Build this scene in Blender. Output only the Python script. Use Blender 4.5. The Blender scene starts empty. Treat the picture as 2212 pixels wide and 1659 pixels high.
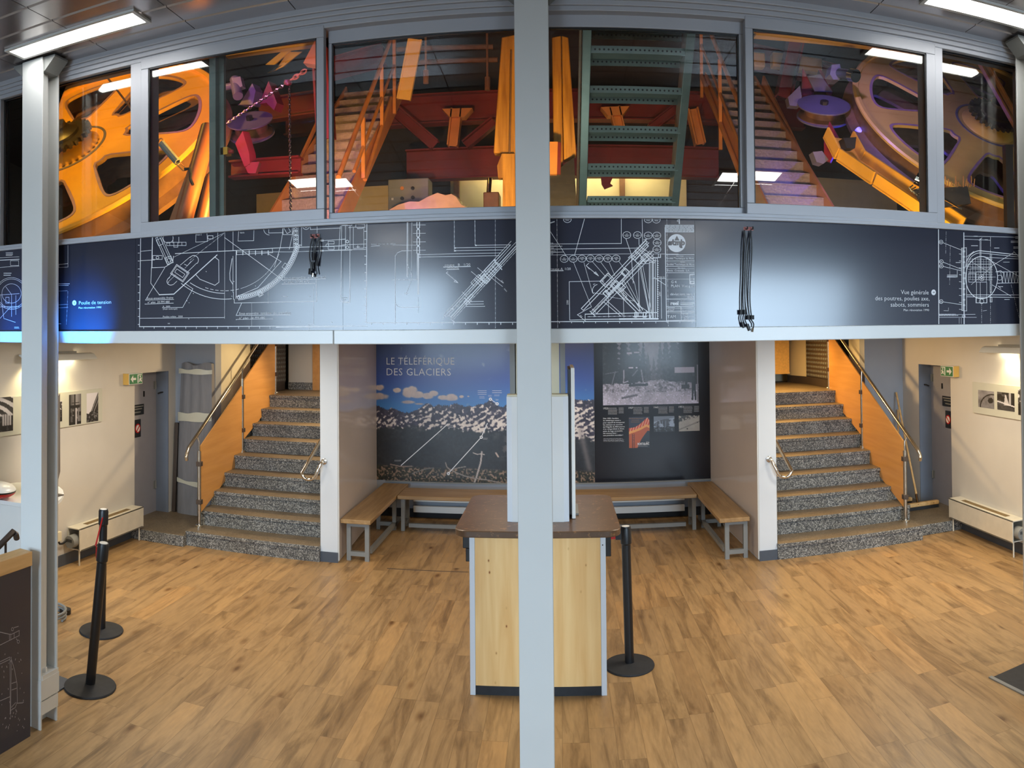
import bpy, bmesh, math, random
import numpy as np
from mathutils import Vector, Matrix

random.seed(4)
SC = bpy.context.scene
COL = SC.collection
PI = math.pi

# ------------------------------------------------------------------ camera
# stitched phone panorama: a cylindrical picture, 1602.8 px per radian
FPX, YC, PITCH, ROLL, YAW, HCAM = 1602.84, 697.56, 0.01525, 0.007568, 0.063146, 2.39
RCAM = Matrix.Rotation(YAW, 3, 'Z') @ Matrix.Rotation(PITCH, 3, 'X') @ Matrix.Rotation(ROLL, 3, 'Y')
cam = bpy.data.cameras.new('camera')
cam.type = 'PANO'
cam.panorama_type = 'CENTRAL_CYLINDRICAL'
cam.central_cylindrical_range_u_min = -1106 / FPX
cam.central_cylindrical_range_u_max = 1106 / FPX
cam.central_cylindrical_range_v_min = -(1659 - YC) / FPX
cam.central_cylindrical_range_v_max = YC / FPX
cam.central_cylindrical_radius = 1.0
cam.clip_start = 0.02
cam_ob = bpy.data.objects.new('camera', cam)
COL.objects.link(cam_ob)
_r, _f, _u = RCAM @ Vector((1, 0, 0)), RCAM @ Vector((0, 1, 0)), RCAM @ Vector((0, 0, 1))
M = Matrix((( _r.x, _u.x, -_f.x, 0), (_r.y, _u.y, -_f.y, 0), (_r.z, _u.z, -_f.z, HCAM), (0, 0, 0, 1)))
cam_ob.matrix_world = M
SC.camera = cam_ob


def ray(px, py):
    t = (px - 1106) / FPX
    return RCAM @ Vector((math.sin(t), math.cos(t), (YC - py) / FPX))


def P(px, py, Y):
    """the point of the plane y = Y that the photograph shows at this pixel (used to read sizes off the photograph)"""
    d = ray(px, py)
    return Vector((0, 0, HCAM)) + d * (Y / d.y)


def PX(px, py, X):
    d = ray(px, py)
    return Vector((0, 0, HCAM)) + d * (X / d.x)


def PZ(px, py, Z):
    d = ray(px, py)
    return Vector((0, 0, HCAM)) + d * ((Z - HCAM) / d.z)


# ------------------------------------------------------------------ world, exposure
SC.view_settings.view_transform = 'Standard'
SC.view_settings.look = 'None'
SC.view_settings.exposure = 0.16
SC.view_settings.gamma = 1.0
SC.view_settings.use_curve_mapping = False
SC.cycles.use_denoising = True
SC.cycles.max_bounces = 8
SC.cycles.diffuse_bounces = 4
SC.cycles.glossy_bounces = 4
SC.cycles.transparent_max_bounces = 8
SC.cycles.caustics_reflective = False
SC.cycles.caustics_refractive = False
SC.cycles.sample_clamp_indirect = 6.0

W = bpy.data.worlds.new('world')
SC.world = W
W.use_nodes = True
W.node_tree.nodes['Background'].inputs[0].default_value = (0.75, 0.86, 1.0, 1)
W.node_tree.nodes['Background'].inputs[1].default_value = 1.0


def lamp(name, kind, loc, energy, color, size=0.5, size_y=None, aim=None, spot=60, blend=0.6, radius=0.08, spread=None):
    d = bpy.data.lights.new(name, kind)
    d.energy = energy
    d.color = color
    if kind == 'AREA':
        d.size = size
        if size_y:
            d.shape = 'RECTANGLE'
            d.size_y = size_y
        if spread:
            d.spread = math.radians(spread)
    else:
        d.shadow_soft_size = radius
    if kind == 'SPOT':
        d.spot_size = math.radians(spot)
        d.spot_blend = blend
    o = bpy.data.objects.new(name, d)
    COL.objects.link(o)
    o.location = loc
    if aim is not None:
        o.rotation_euler = (Vector(aim) - Vector(loc)).to_track_quat('-Z', 'Y').to_euler()
    return o


WARM = (1.0, 0.88, 0.71)
COOL = (0.60, 0.80, 1.0)
AMBER = (1.0, 0.56, 0.14)
# daylight through the windows behind the photographer
for x, wd in ((-3.1, 2.9), (3.3, 2.5)):
    lamp('daylight', 'AREA', (x, -3.9, 2.3), 82, COOL, wd, 2.0, (x * 0.9, 6, -0.5), spread=75)
# lamps set into the low ceiling under the mezzanine
for x, y, e in ((-3.4, 5.6, 26), (-1.5, 5.3, 24), (1.3, 5.3, 24), (3.2, 5.7, 30), (-3.3, 6.9, 12), (3.3, 6.9, 16)):
    lamp('hall_downlight', 'AREA', (x, y, 2.335), e, WARM, 0.5, None, (x, y, 0))
lamp('alcove_downlight', 'AREA', (-0.2, 8.5, 2.335), 15, (1.0, 0.80, 0.58), 1.4, 0.4, (-0.2, 8.6, 0))
lamp('landing_lamp', 'AREA', (-3.4, 10.2, 2.335), 6, (1.0, 0.72, 0.45), 0.5, None, (-3.4, 10.2, 0))
lamp('landing_lamp', 'AREA', (3.2, 10.4, 2.335), 26, (1.0, 0.58, 0.18), 0.5, None, (3.2, 10.4, 0))
lamp('landing_lamp', 'SPOT', (-2.75, 9.4, 2.3), 110, (1.0, 0.72, 0.40), aim=(-4.2, 8.6, 0.9), spot=110, radius=0.1)
lamp('landing_lamp', 'SPOT', (2.5, 9.4, 2.3), 100, (1.0, 0.62, 0.25), aim=(3.95, 8.6, 0.9), spot=110, radius=0.1)
# show lighting in the machine room
lamp('machine_spot', 'SPOT', (-1.7, 4.5, 3.3), 400, (1.0, 0.52, 0.07), aim=(-4.3, 5.6, 4.2), spot=70, radius=0.1)
lamp('machine_spot', 'SPOT', (-4.6, 4.3, 5.9), 300, (1.0, 0.52, 0.07), aim=(-4.4, 5.6, 4.2), spot=110, radius=0.1)
lamp('machine_spot', 'SPOT', (-2.6, 4.4, 4.9), 60, (0.62, 0.20, 1.0), aim=(-2.5, 6.0, 4.05), spot=70, radius=0.08)
lamp('machine_spot', 'SPOT', (-2.3, 4.6, 3.1), 90, (1.0, 0.28, 0.62), aim=(-2.2, 6.2, 4.1), spot=70, radius=0.08)
lamp('machine_spot', 'SPOT', (-1.2, 4.6, 3.0), 430, (1.0, 0.56, 0.26), aim=(-2.2, 9.0, 4.6), spot=60, radius=0.1)
lamp('machine_spot', 'SPOT', (0.0, 5.0, 3.0), 260, (1.0, 0.58, 0.16), aim=(-0.2, 9.6, 4.6), spot=80, radius=0.1)
lamp('machine_spot', 'SPOT', (1.3, 4.6, 3.0), 170, (0.95, 0.60, 0.50), aim=(2.2, 9.0, 4.8), spot=60, radius=0.1)
lamp('machine_spot', 'SPOT', (2.2, 4.5, 3.0), 150, (1.0, 0.64, 0.26), aim=(4.2, 6.7, 4.5), spot=95, radius=0.1)
lamp('machine_spot', 'SPOT', (2.2, 5.6, 5.4), 120, (0.30, 0.22, 1.0), aim=(3.2, 6.8, 4.2), spot=75, radius=0.08)
lamp('machine_spot', 'POINT', (3.25, 6.9, 4.0), 22, (0.05, 0.05, 1.0), radius=0.05)
lamp('machine_spot', 'AREA', (0.2, 10.75, 4.95), 22, (1.0, 0.84, 0.5), 2.6, 0.2, (0.2, 11.1, 4.2))
# unseen blue spots, added for the glow on the left panel and beam
lamp('display_glow', 'SPOT', (-2.70, 3.33, 2.20), 110, (0.0, 0.25, 1.0), aim=(-2.72, 3.70, 2.45), spot=58, blend=1.0, radius=0.03)
lamp('display_glow', 'SPOT', (-3.36, 3.28, 2.20), 45, (0.0, 0.22, 1.0), aim=(-3.28, 3.70, 2.43), spot=60, blend=1.0, radius=0.03)
lamp('machine_spot', 'SPOT', (0.1, 4.2, 2.75), 14, (0.86, 1.0, 0.92), aim=(0.4, 4.9, 3.8), spot=110, radius=0.1)  # added only to brighten the ladder, not part of the show lighting

# ------------------------------------------------------------------ mesh builder


class MB:
    def __init__(s):
        s.v, s.f, s.m = [], [], []

    def add(s, vs, fs, m=0):
        b = len(s.v)
        s.v += [tuple(v) for v in vs]
        for f in fs:
            s.f.append([b + i for i in f])
            s.m.append(m)
        return s

    def box(s, lo, hi, m=0):
        (x0, y0, z0), (x1, y1, z1) = lo, hi
        return s.add([(x0, y0, z0), (x1, y0, z0), (x1, y1, z0), (x0, y1, z0), (x0, y0, z1), (x1, y0, z1), (x1, y1, z1), (x0, y1, z1)],
                     [(0, 3, 2, 1), (4, 5, 6, 7), (0, 1, 5, 4), (1, 2, 6, 5), (2, 3, 7, 6), (3, 0, 4, 7)], m)

    def bar(s, p0, p1, w, h, up=(0, 0, 1), m=0):
        """a bar from p0 to p1, w wide across `up`, h along it"""
        p0, p1 = Vector(p0), Vector(p1)
        d = (p1 - p0).normalized()
        u = Vector(up)
        side = d.cross(u)
        if side.length < 1e-4:
            side = d.cross(Vector((0, 1, 0)))
        side.normalize()
        u = side.cross(d).normalized()
        a, b = side * w / 2, u * h / 2
        q = [p + i * a + j * b for p in (p0, p1) for i, j in ((-1, -1), (1, -1), (1, 1), (-1, 1))]
        return s.add(q, [(0, 1, 2, 3), (7, 6, 5, 4), (0, 4, 5, 1), (1, 5, 6, 2), (2, 6, 7, 3), (3, 7, 4, 0)], m)

    def ibeam(s, p0, p1, w, h, t=0.014, up=(0, 0, 1), m=0):
        p0, p1 = Vector(p0), Vector(p1)
        d = (p1 - p0).normalized()
        u = Vector(up)
        side = d.cross(u)
        side.normalize()
        u = side.cross(d).normalized()
        o = u * (h / 2 - t / 2)
        s.bar(p0 + o, p1 + o, w, t, u, m)
        s.bar(p0 - o, p1 - o, w, t, u, m)
        return s.bar(p0, p1, t, h - 2 * t, u, m)

    def tube(s, pts, r, n=12, m=0, closed=False, r1=None):
        pts = [Vector(p) for p in pts]
        k = len(pts)
        ref = Vector((0.31, 0.17, 0.93))
        rings = []
        nrm = None
        for i, p in enumerate(pts):
            if closed:
                t = (pts[(i + 1) % k] - pts[i - 1]).normalized()
            else:
                t = (pts[min(i + 1, k - 1)] - pts[max(i - 1, 0)]).normalized()
            if nrm is None:
                nrm = t.cross(ref).normalized()
            else:
                nrm = (nrm - t * nrm.dot(t)).normalized()
            bi = t.cross(nrm)
            rr = r if r1 is None else r + (r1 - r) * i / (k - 1)
            rings.append([p + (nrm * math.cos(2 * PI * j / n) + bi * math.sin(2 * PI * j / n)) * rr for j in range(n)])
        vs = [q for g in rings for q in g]
        fs = []
        for i in range(k if closed else k - 1):
            a, b = i * n, ((i + 1) % k) * n
            for j in range(n):
                fs.append((a + j, a + (j + 1) % n, b + (j + 1) % n, b + j))
        if not closed:
            fs += [tuple(range(n - 1, -1, -1)), tuple((k - 1) * n + j for j in range(n))]
        return s.add(vs, fs, m)

    def lathe(s, prof, c=(0, 0, 0), n=28, axis=(0, 0, 1), m=0, cap=True):
        ax = Vector(axis).normalized()
        a = ax.orthogonal().normalized()
        b = ax.cross(a)
        c = Vector(c)
        vs = [c + ax * z + (a * math.cos(2 * PI * j / n) + b * math.sin(2 * PI * j / n)) * r for r, z in prof for j in range(n)]
        fs = []
        for i in range(len(prof) - 1):
            for j in range(n):
                fs.append((i * n + j, i * n + (j + 1) % n, (i + 1) * n + (j + 1) % n, (i + 1) * n + j))
        if cap:
            fs += [tuple(range(n - 1, -1, -1)), tuple((len(prof) - 1) * n + j for j in range(n))]
        return s.add(vs, fs, m)

    def prism(s, poly, ext, m=0):
        """a flat polygon swept along the vector ext"""
        k = len(poly)
        e = Vector(ext)
        a = [Vector(p) for p in poly]
        vs = a + [p + e for p in a]
        fs = [tuple(range(k)), tuple(range(2 * k - 1, k - 1, -1))] + [(i, i + k, (i + 1) % k + k, (i + 1) % k) for i in range(k)]
        return s.add(vs, fs, m)

    def poly(s, pts, m=0):
        return s.add(pts, [tuple(range(len(pts)))], m)

    def mesh(s, name, mats, off=(0, 0, 0), sharp=32, fix=True):
        me = bpy.data.meshes.new(name)
        o = Vector(off)
        me.from_pydata([Vector(v) - o for v in s.v], [], s.f)
        for k in mats:
            me.materials.append(k)
        me.polygons.foreach_set('material_index', s.m)
        if fix:
            b = bmesh.new()
            b.from_mesh(me)
            bmesh.ops.recalc_face_normals(b, faces=b.faces)
            b.to_mesh(me)
            b.free()
        me.polygons.foreach_set('use_smooth', [True] * len(me.polygons))
        me.set_sharp_from_angle(angle=math.radians(sharp))
        me.update()
        return me


def wloc(o):
    p = Vector((0, 0, 0))
    while o is not None:
        p = p + o.location
        o = o.parent
    return p


def tag(o, label=None, cat=None, group=None, kind=None):
    if label:
        o['label'] = label
    if cat:
        o['category'] = cat
    if group:
        o['group'] = group
    if kind:
        o['kind'] = kind
    return o


def thing(name, label, cat, loc, group=None, kind=None):
    o = bpy.data.objects.new(name, None)
    o.empty_display_size = 0.1
    COL.objects.link(o)
    o.location = loc
    return tag(o, label, cat, group, kind)


def ob(name, mb, mats, parent=None, label=None, cat=None, group=None, kind=None, bevel=0, sharp=32, fix=True):
    """one mesh object out of world-space geometry, its origin at its parent's or at its own foot"""
    if not isinstance(mats, (list, tuple)):
        mats = [mats]
    if parent is not None:
        off = wloc(parent)
    else:
        a = np.array([tuple(v) for v in mb.v])
        lo, hi = a.min(0), a.max(0)
        off = Vector(((lo[0] + hi[0]) / 2, (lo[1] + hi[1]) / 2, lo[2]))
    me = mb.mesh(name, mats, off, sharp, fix)
    o = bpy.data.objects.new(name, me)
    COL.objects.link(o)
    if parent is not None:
        o.parent = parent
    else:
        o.location = off
    if bevel:
        md = o.modifiers.new('bevel', 'BEVEL')
        md.width = bevel
        md.segments = 2
        md.limit_method = 'ANGLE'
        md.angle_limit = math.radians(40)
    return tag(o, label, cat, group, kind)


def struct(name, mb, mats, label, cat, parent=None, bevel=0):
    return ob(name, mb, mats, parent, label, cat, None, 'structure', bevel)


# ------------------------------------------------------------------ materials


def lin(c):
    c = c / 255.0
    return c / 12.92 if c <= 0.04045 else ((c + 0.055) / 1.055) ** 2.4


def rgb(r, g, b):
    return (lin(r), lin(g), lin(b), 1.0)


def newmat(name):
    m = bpy.data.materials.new(name)
    m.use_nodes = True
    nt = m.node_tree
    return m, nt, nt.nodes['Principled BSDF']


def node(nt, typ, **kw):
    n = nt.nodes.new(typ)
    for k, v in kw.items():
        setattr(n, k, v)
    return n


def paint(name, col, rough=0.5, metal=0.0, var=0.10, scale=6.0, spec=0.5, coat=0.0, bump=0.0, stretch=None, spots=None):
    """a plain surface with a little natural unevenness; spots = (colour, amount, scale) for worn or speckled paint"""
    m, nt, b = newmat(name)
    L = nt.links.new
    tc = node(nt, 'ShaderNodeTexCoord')
    vec = tc.outputs['Object']
    if stretch:
        mp = node(nt, 'ShaderNodeMapping')
        mp.inputs['Scale'].default_value = stretch
        L(vec, mp.inputs[0])
        vec = mp.outputs[0]
    nz = node(nt, 'ShaderNodeTexNoise')
    nz.inputs['Scale'].default_value = scale
    nz.inputs['Detail'].default_value = 5
    L(vec, nz.inputs['Vector'])
    cr = node(nt, 'ShaderNodeValToRGB')
    k0, k1 = 1 - var, 1 + var
    cr.color_ramp.elements[0].position = 0.3
    cr.color_ramp.elements[1].position = 0.7
    cr.color_ramp.elements[0].color = (col[0] * k0, col[1] * k0, col[2] * k0, 1)
    cr.color_ramp.elements[1].color = (min(1, col[0] * k1), min(1, col[1] * k1), min(1, col[2] * k1), 1)
    L(nz.outputs['Fac'], cr.inputs[0])
    out = cr.outputs[0]
    if spots:
        n2 = node(nt, 'ShaderNodeTexNoise')
        n2.inputs['Scale'].default_value = spots[2]
        n2.inputs['Detail'].default_value = 8
        n2.inputs['Roughness'].default_value = 0.7
        L(tc.outputs['Object'], n2.inputs['Vector'])
        r2 = node(nt, 'ShaderNodeValToRGB')
        r2.color_ramp.elements[0].position = 1 - spots[1] - 0.03
        r2.color_ramp.elements[1].position = 1 - spots[1] + 0.03
        L(n2.outputs['Fac'], r2.inputs[0])
        mx = node(nt, 'ShaderNodeMix', data_type='RGBA')
        L(r2.outputs[0], mx.inputs['Factor'])
        L(out, mx.inputs['A'])
        mx.inputs['B'].default_value = spots[0]
        out = mx.outputs['Result']
    L(out, b.inputs['Base Color'])
    b.inputs['Roughness'].default_value = rough
    b.inputs['Metallic'].default_value = metal
    b.inputs['Specular IOR Level'].default_value = spec
    b.inputs['Coat Weight'].default_value = coat
    b.inputs['Coat Roughness'].default_value = 0.12
    if bump:
        bp = node(nt, 'ShaderNodeBump')
        bp.inputs['Strength'].default_value = bump
        bp.inputs['Distance'].default_value = 0.01
        L(nz.outputs['Fac'], bp.inputs['Height'])
        L(bp.outputs[0], b.inputs['Normal'])
    return m


def emit(name, col, strength):
    m, nt, b = newmat(name)
    b.inputs['Base Color'].default_value = (0.8, 0.8, 0.8, 1)
    b.inputs['Emission Color'].default_value = col
    b.inputs['Emission Strength'].default_value = strength
    return m


def math_n(nt, op, a, b=None, c=None):
    n = node(nt, 'ShaderNodeMath', operation=op)
    for i, v in enumerate((a, b, c)):
        if v is None:
            continue
        if isinstance(v, (int, float)):
            n.inputs[i].default_value = v
        else:
            nt.links.new(v, n.inputs[i])
    return n.outputs[0]


def ramp(nt, fac, stops):
    cr = node(nt, 'ShaderNodeValToRGB')
    e = cr.color_ramp.elements
    while len(e) > 1:
        e.remove(e[-1])
    e[0].position, e[0].color = stops[0]
    for p, c in stops[1:]:
        x = e.new(p)
        x.color = c
    nt.links.new(fac, cr.inputs[0])
    return cr.outputs[0]


def mix(nt, fac, a, b, mode='MIX'):
    n = node(nt, 'ShaderNodeMix', data_type='RGBA', blend_type=mode)
    for s, v in (('Factor', fac), ('A', a), ('B', b)):
        if isinstance(v, (int, float)):
            n.inputs[s].default_value = v
        elif isinstance(v, tuple):
            n.inputs[s].default_value = v
        else:
            nt.links.new(v, n.inputs[s])
    return n.outputs['Result']


def plank_floor():
    m, nt, b = newmat('vinyl_plank_floor')
    L = nt.links.new
    g = node(nt, 'ShaderNodeNewGeometry')
    sx = node(nt, 'ShaderNodeSeparateXYZ')
    L(g.outputs['Position'], sx.inputs[0])
    x, y = sx.outputs[0], sx.outputs[1]
    u = math_n(nt, 'DIVIDE', x, 0.158)
    col = math_n(nt, 'FLOOR', u)
    wn = node(nt, 'ShaderNodeTexWhiteNoise', noise_dimensions='1D')
    L(col, wn.inputs['W'])
    v = math_n(nt, 'ADD', math_n(nt, 'DIVIDE', y, 0.92), math_n(nt, 'MULTIPLY', wn.outputs['Value'], 7.3))
    row = math_n(nt, 'FLOOR', v)
    cb = node(nt, 'ShaderNodeCombineXYZ')
    L(col, cb.inputs[0])
    L(row, cb.inputs[1])
    w2 = node(nt, 'ShaderNodeTexWhiteNoise', noise_dimensions='3D')
    L(cb.outputs[0], w2.inputs['Vector'])
    tone = ramp(nt, w2.outputs['Value'], [(0.0, rgb(160, 128, 88)), (0.3, rgb(172, 140, 97)), (0.6, rgb(167, 136, 96)), (0.85, rgb(178, 145, 101)), (1.0, rgb(184, 146, 98))])
    # grain along the plank, shifted from plank to plank
    off = node(nt, 'ShaderNodeVectorMath', operation='MULTIPLY_ADD')
    L(g.outputs['Position'], off.inputs[0])
    off.inputs[1].default_value = (9.0, 1.3, 1.0)
    sc = node(nt, 'ShaderNodeVectorMath', operation='SCALE')
    L(w2.outputs['Color'], sc.inputs[0])
    sc.inputs['Scale'].default_value = 40.0
    L(sc.outputs[0], off.inputs[2])
    n1 = node(nt, 'ShaderNodeTexNoise')
    n1.inputs['Scale'].default_value = 1.1
    n1.inputs['Detail'].default_value = 7
    n1.inputs['Roughness'].default_value = 0.62
    n1.inputs['Distortion'].default_value = 0.6
    L(off.outputs[0], n1.inputs['Vector'])
    patch = ramp(nt, n1.outputs['Fac'], [(0.30, (0.48, 0.46, 0.45, 1)), (0.42, (0.74, 0.72, 0.70, 1)), (0.52, (0.98, 0.98, 0.98, 1)), (0.75, (1.12, 1.09, 1.04, 1))])
    c1 = mix(nt, 1.0, tone, patch, 'MULTIPLY')
    n2 = node(nt, 'ShaderNodeTexNoise')
    n2.inputs['Scale'].default_value = 6.0
    n2.inputs['Detail'].default_value = 4
    L(off.outputs[0], n2.inputs['Vector'])
    fine = ramp(nt, n2.outputs['Fac'], [(0.3, (0.86, 0.85, 0.84, 1)), (0.7, (1.06, 1.06, 1.05, 1))])
    c2 = mix(nt, 1.0, c1, fine, 'MULTIPLY')
    # knots
    off2 = node(nt, 'ShaderNodeVectorMath', operation='MULTIPLY_ADD')
    L(g.outputs['Position'], off2.inputs[0])
    off2.inputs[1].default_value = (7.0, 3.2, 1.0)
    L(sc.outputs[0], off2.inputs[2])
    vo = node(nt, 'ShaderNodeTexVoronoi')
    vo.inputs['Scale'].default_value = 0.55
    L(off2.outputs[0], vo.inputs['Vector'])
    kn = ramp(nt, vo.outputs['Distance'], [(0.04, (0.42, 0.34, 0.28, 1)), (0.10, (0.80, 0.76, 0.72, 1)), (0.16, (1, 1, 1, 1))])
    c3 = mix(nt, 1.0, c2, kn, 'MULTIPLY')
    # joints
    fu = math_n(nt, 'ABSOLUTE', math_n(nt, 'SUBTRACT', math_n(nt, 'FRACT', u), 0.5))
    fv = math_n(nt, 'ABSOLUTE', math_n(nt, 'SUBTRACT', math_n(nt, 'FRACT', v), 0.5))
    j = math_n(nt, 'MAXIMUM', math_n(nt, 'GREATER_THAN', fu, 0.490), math_n(nt, 'GREATER_THAN', fv, 0.4982))
    c4 = mix(nt, math_n(nt, 'MULTIPLY', j, 0.45), c3, rgb(92, 70, 46))
    L(c4, b.inputs['Base Color'])
    L(ramp(nt, n2.outputs['Fac'], [(0.3, (0.36, 0.36, 0.36, 1)), (0.7, (0.48, 0.48, 0.48, 1))]), b.inputs['Roughness'])
    b.inputs['Specular IOR Level'].default_value = 0.35
    return m


def granite(name, base, lightc, darkc, scale=120):
    m, nt, b = newmat(name)
    L = nt.links.new
    g = node(nt, 'ShaderNodeNewGeometry')
    vo = node(nt, 'ShaderNodeTexVoronoi')
    vo.inputs['Scale'].default_value = scale
    L(g.outputs['Position'], vo.inputs['Vector'])
    bw = node(nt, 'ShaderNodeSeparateColor')
    L(vo.outputs['Color'], bw.inputs[0])
    c = ramp(nt, bw.outputs[0], [(0.0, darkc), (0.22, darkc), (0.3, base), (0.7, base), (0.8, lightc), (1.0, lightc)])
    nz = node(nt, 'ShaderNodeTexNoise')
    nz.inputs['Scale'].default_value = 3.5
    nz.inputs['Detail'].default_value = 6
    L(g.outputs['Position'], nz.inputs['Vector'])
    d = ramp(nt, nz.outputs['Fac'], [(0.3, (0.75, 0.73, 0.70, 1)), (0.7, (1.1, 1.1, 1.1, 1))])
    L(mix(nt, 1.0, c, d, 'MULTIPLY'), b.inputs['Base Color'])
    b.inputs['Roughness'].default_value = 0.5
    return m


def wood(name, c0, c1, rough=0.45, along=(1, 0, 0), knots=None, scale=1.0):
    """boards with grain along one axis"""
    m, nt, b = newmat(name)
    L = nt.links.new
    g = node(nt, 'ShaderNodeNewGeometry')
    mp = node(nt, 'ShaderNodeMapping')
    mp.inputs['Scale'].default_value = tuple((1.2 if a else 16.0) * scale for a in along)
    L(g.outputs['Position'], mp.inputs[0])
    nz = node(nt, 'ShaderNodeTexNoise')
    nz.inputs['Scale'].default_value = 1.6
    nz.inputs['Detail'].default_value = 6
    nz.inputs['Distortion'].default_value = 0.4
    L(mp.outputs[0], nz.inputs['Vector'])
    c = ramp(nt, nz.outputs['Fac'], [(0.3, c0), (0.7, c1)])
    if knots:
        m2 = node(nt, 'ShaderNodeMapping')
        m2.inputs['Scale'].default_value = tuple(4.2 if a else 7.0 for a in along)
        L(g.outputs['Position'], m2.inputs[0])
        vo = node(nt, 'ShaderNodeTexVoronoi')
        vo.inputs['Scale'].default_value = 1.7
        vo.inputs['Randomness'].default_value = 1.0
        L(m2.outputs[0], vo.inputs['Vector'])
        k = ramp(nt, vo.outputs['Distance'], [(0.0, knots), (0.045, knots), (0.075, (0.86, 0.80, 0.72, 1)), (0.12, (1, 1, 1, 1))])
        c = mix(nt, 1.0, c, k, 'MULTIPLY')
    L(c, b.inputs['Base Color'])
    b.inputs['Roughness'].default_value = rough
    return m


def print_mat(name, rough=0.3, coat=0.12):
    m, nt, b = newmat(name)
    at = node(nt, 'ShaderNodeAttribute', attribute_name='Col')
    nt.links.new(at.outputs['Color'], b.inputs['Base Color'])
    b.inputs['Roughness'].default_value = rough
    b.inputs['Coat Weight'].default_value = coat
    b.inputs['Coat Roughness'].default_value = 0.1
    return m


def glass_mat():
    m, nt, b = newmat('window_glass')
    nt.nodes.remove(b)
    out = [n for n in nt.nodes if n.type == 'OUTPUT_MATERIAL'][0]
    tr = node(nt, 'ShaderNodeBsdfTransparent')
    tr.inputs[0].default_value = (0.93, 0.95, 0.93, 1)
    gl = node(nt, 'ShaderNodeBsdfGlossy')
    gl.inputs['Roughness'].default_value = 0.0
    gl.inputs['Color'].default_value = (1, 1, 1, 1)
    lw = node(nt, 'ShaderNodeFresnel')
    lw.inputs['IOR'].default_value = 1.5
    mx = node(nt, 'ShaderNodeMixShader')
    nt.links.new(lw.outputs[0], mx.inputs[0])
    nt.links.new(tr.outputs[0], mx.inputs[1])
    nt.links.new(gl.outputs[0], mx.inputs[2])
    nt.links.new(mx.outputs[0], out.inputs[0])
    return m


MT = {}
MT['floor'] = plank_floor()
MT['white'] = paint('white_wall_paint', rgb(206, 202, 194), 0.6, var=0.03, scale=2.5)
MT['greywall'] = paint('grey_wall_paint', rgb(150, 156, 166), 0.6, var=0.05, scale=2.5)
MT['cream'] = paint('cream_wall_paint', rgb(214, 206, 178), 0.6, var=0.04, scale=2.5)
MT['gloss'] = paint('glossy_white_board', rgb(208, 200, 196), 0.10, var=0.03, scale=1.5)
MT['pillar'] = paint('pale_pillar_paint', rgb(212, 220, 228), 0.5, var=0.02, scale=2)
MT['base'] = paint('slate_baseboard', rgb(72, 80, 92), 0.5, var=0.1)
MT['alu'] = paint('window_aluminium', rgb(176, 178, 184), 0.42, metal=0.15, var=0.04, scale=2)
MT['beam'] = paint('white_lacquered_beam', rgb(226, 228, 226), 0.28, var=0.02, scale=2)
MT['ceil'] = paint('satin_metal_ceiling', rgb(184, 178, 178), 0.25, metal=0.85, var=0.05, scale=1.2)
MT['dark'] = paint('dark_gap', rgb(24, 24, 26), 0.7)
MT['colwhite'] = paint('column_paint', rgb(206, 208, 206), 0.45, var=0.02, scale=3)
MT['steel'] = paint('brushed_stainless_steel', rgb(190, 184, 174), 0.22, metal=1.0, var=0.05, scale=20)
MT['chrome'] = paint('polished_steel', rgb(215, 210, 200), 0.08, metal=1.0, var=0.02)
MT['darksteel'] = paint('dark_brown_steel', rgb(84, 74, 68), 0.4, metal=0.4)
MT['black'] = paint('black_plastic', rgb(22, 24, 28), 0.38, var=0.1)
MT['rubber'] = paint('worn_black_rubber', rgb(34, 36, 40), 0.7, var=0.2, scale=20)
MT['red'] = paint('red_belt', rgb(190, 26, 24), 0.5)
MT['granite'] = granite('stair_granite', rgb(106, 106, 103), rgb(164, 164, 160), rgb(58, 60, 64), 115)
MT['tread'] = granite('worn_stair_tread', rgb(116, 104, 86), rgb(128, 116, 98), rgb(106, 94, 76), 90)
MT['beech'] = wood('beech_veneer_panel', rgb(196, 142, 76), rgb(210, 156, 90), 0.35, (0, 1, 0), scale=0.6)
MT['oak'] = wood('oiled_bench_wood', rgb(138, 108, 68), rgb(170, 138, 94), 0.4, (0, 1, 0))
MT['oakx'] = wood('oiled_bench_wood_long', rgb(138, 108, 68), rgb(170, 138, 94), 0.4, (1, 0, 0))
MT['pine'] = wood('knotty_pine_board', rgb(226, 180, 116), rgb(240, 204, 144), 0.4, (0, 0, 1), knots=rgb(150, 96, 52), scale=0.7)
MT['pinerail'] = wood('pine_rail', rgb(200, 160, 104), rgb(224, 186, 130), 0.5, (0, 1, 0), knots=rgb(110, 70, 40))
MT['darktop'] = paint('worn_dark_worktop', rgb(92, 70, 52), 0.34, var=0.22, scale=5, spots=(rgb(140, 104, 70), 0.40, 24))
MT['navy'] = paint('navy_blueprint_panel', rgb(48, 51, 66), 0.19, var=0.03, scale=1.5, coat=0.3)
MT['ink'] = paint('white_print', rgb(232, 235, 240), 0.4, var=0.02)
MT['greymetal'] = paint('grey_painted_metal', rgb(128, 130, 128), 0.5, var=0.06)
MT['radiator'] = paint('yellowed_radiator_enamel', rgb(212, 206, 190), 0.4, var=0.05, scale=10)
MT['scorch'] = paint('scorched_grille', rgb(120, 98, 60), 0.6, var=0.3, scale=14)
MT['doorgrey'] = paint('door_paint', rgb(150, 150, 158), 0.45, var=0.03)
MT['jamb'] = paint('door_reveal_paint', rgb(112, 122, 138), 0.5, var=0.05)
MT['diffuser'] = emit('light_diffuser', (1, 0.98, 0.94, 1), 16)
MT['tube'] = emit('lit_lamp', (1, 0.86, 0.56, 1), 30)
MT['glass'] = glass_mat()
MT['print'] = print_mat('printed_picture')
MT['printmat'] = print_mat('printed_photo_paper', 0.4, 0.1)
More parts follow.
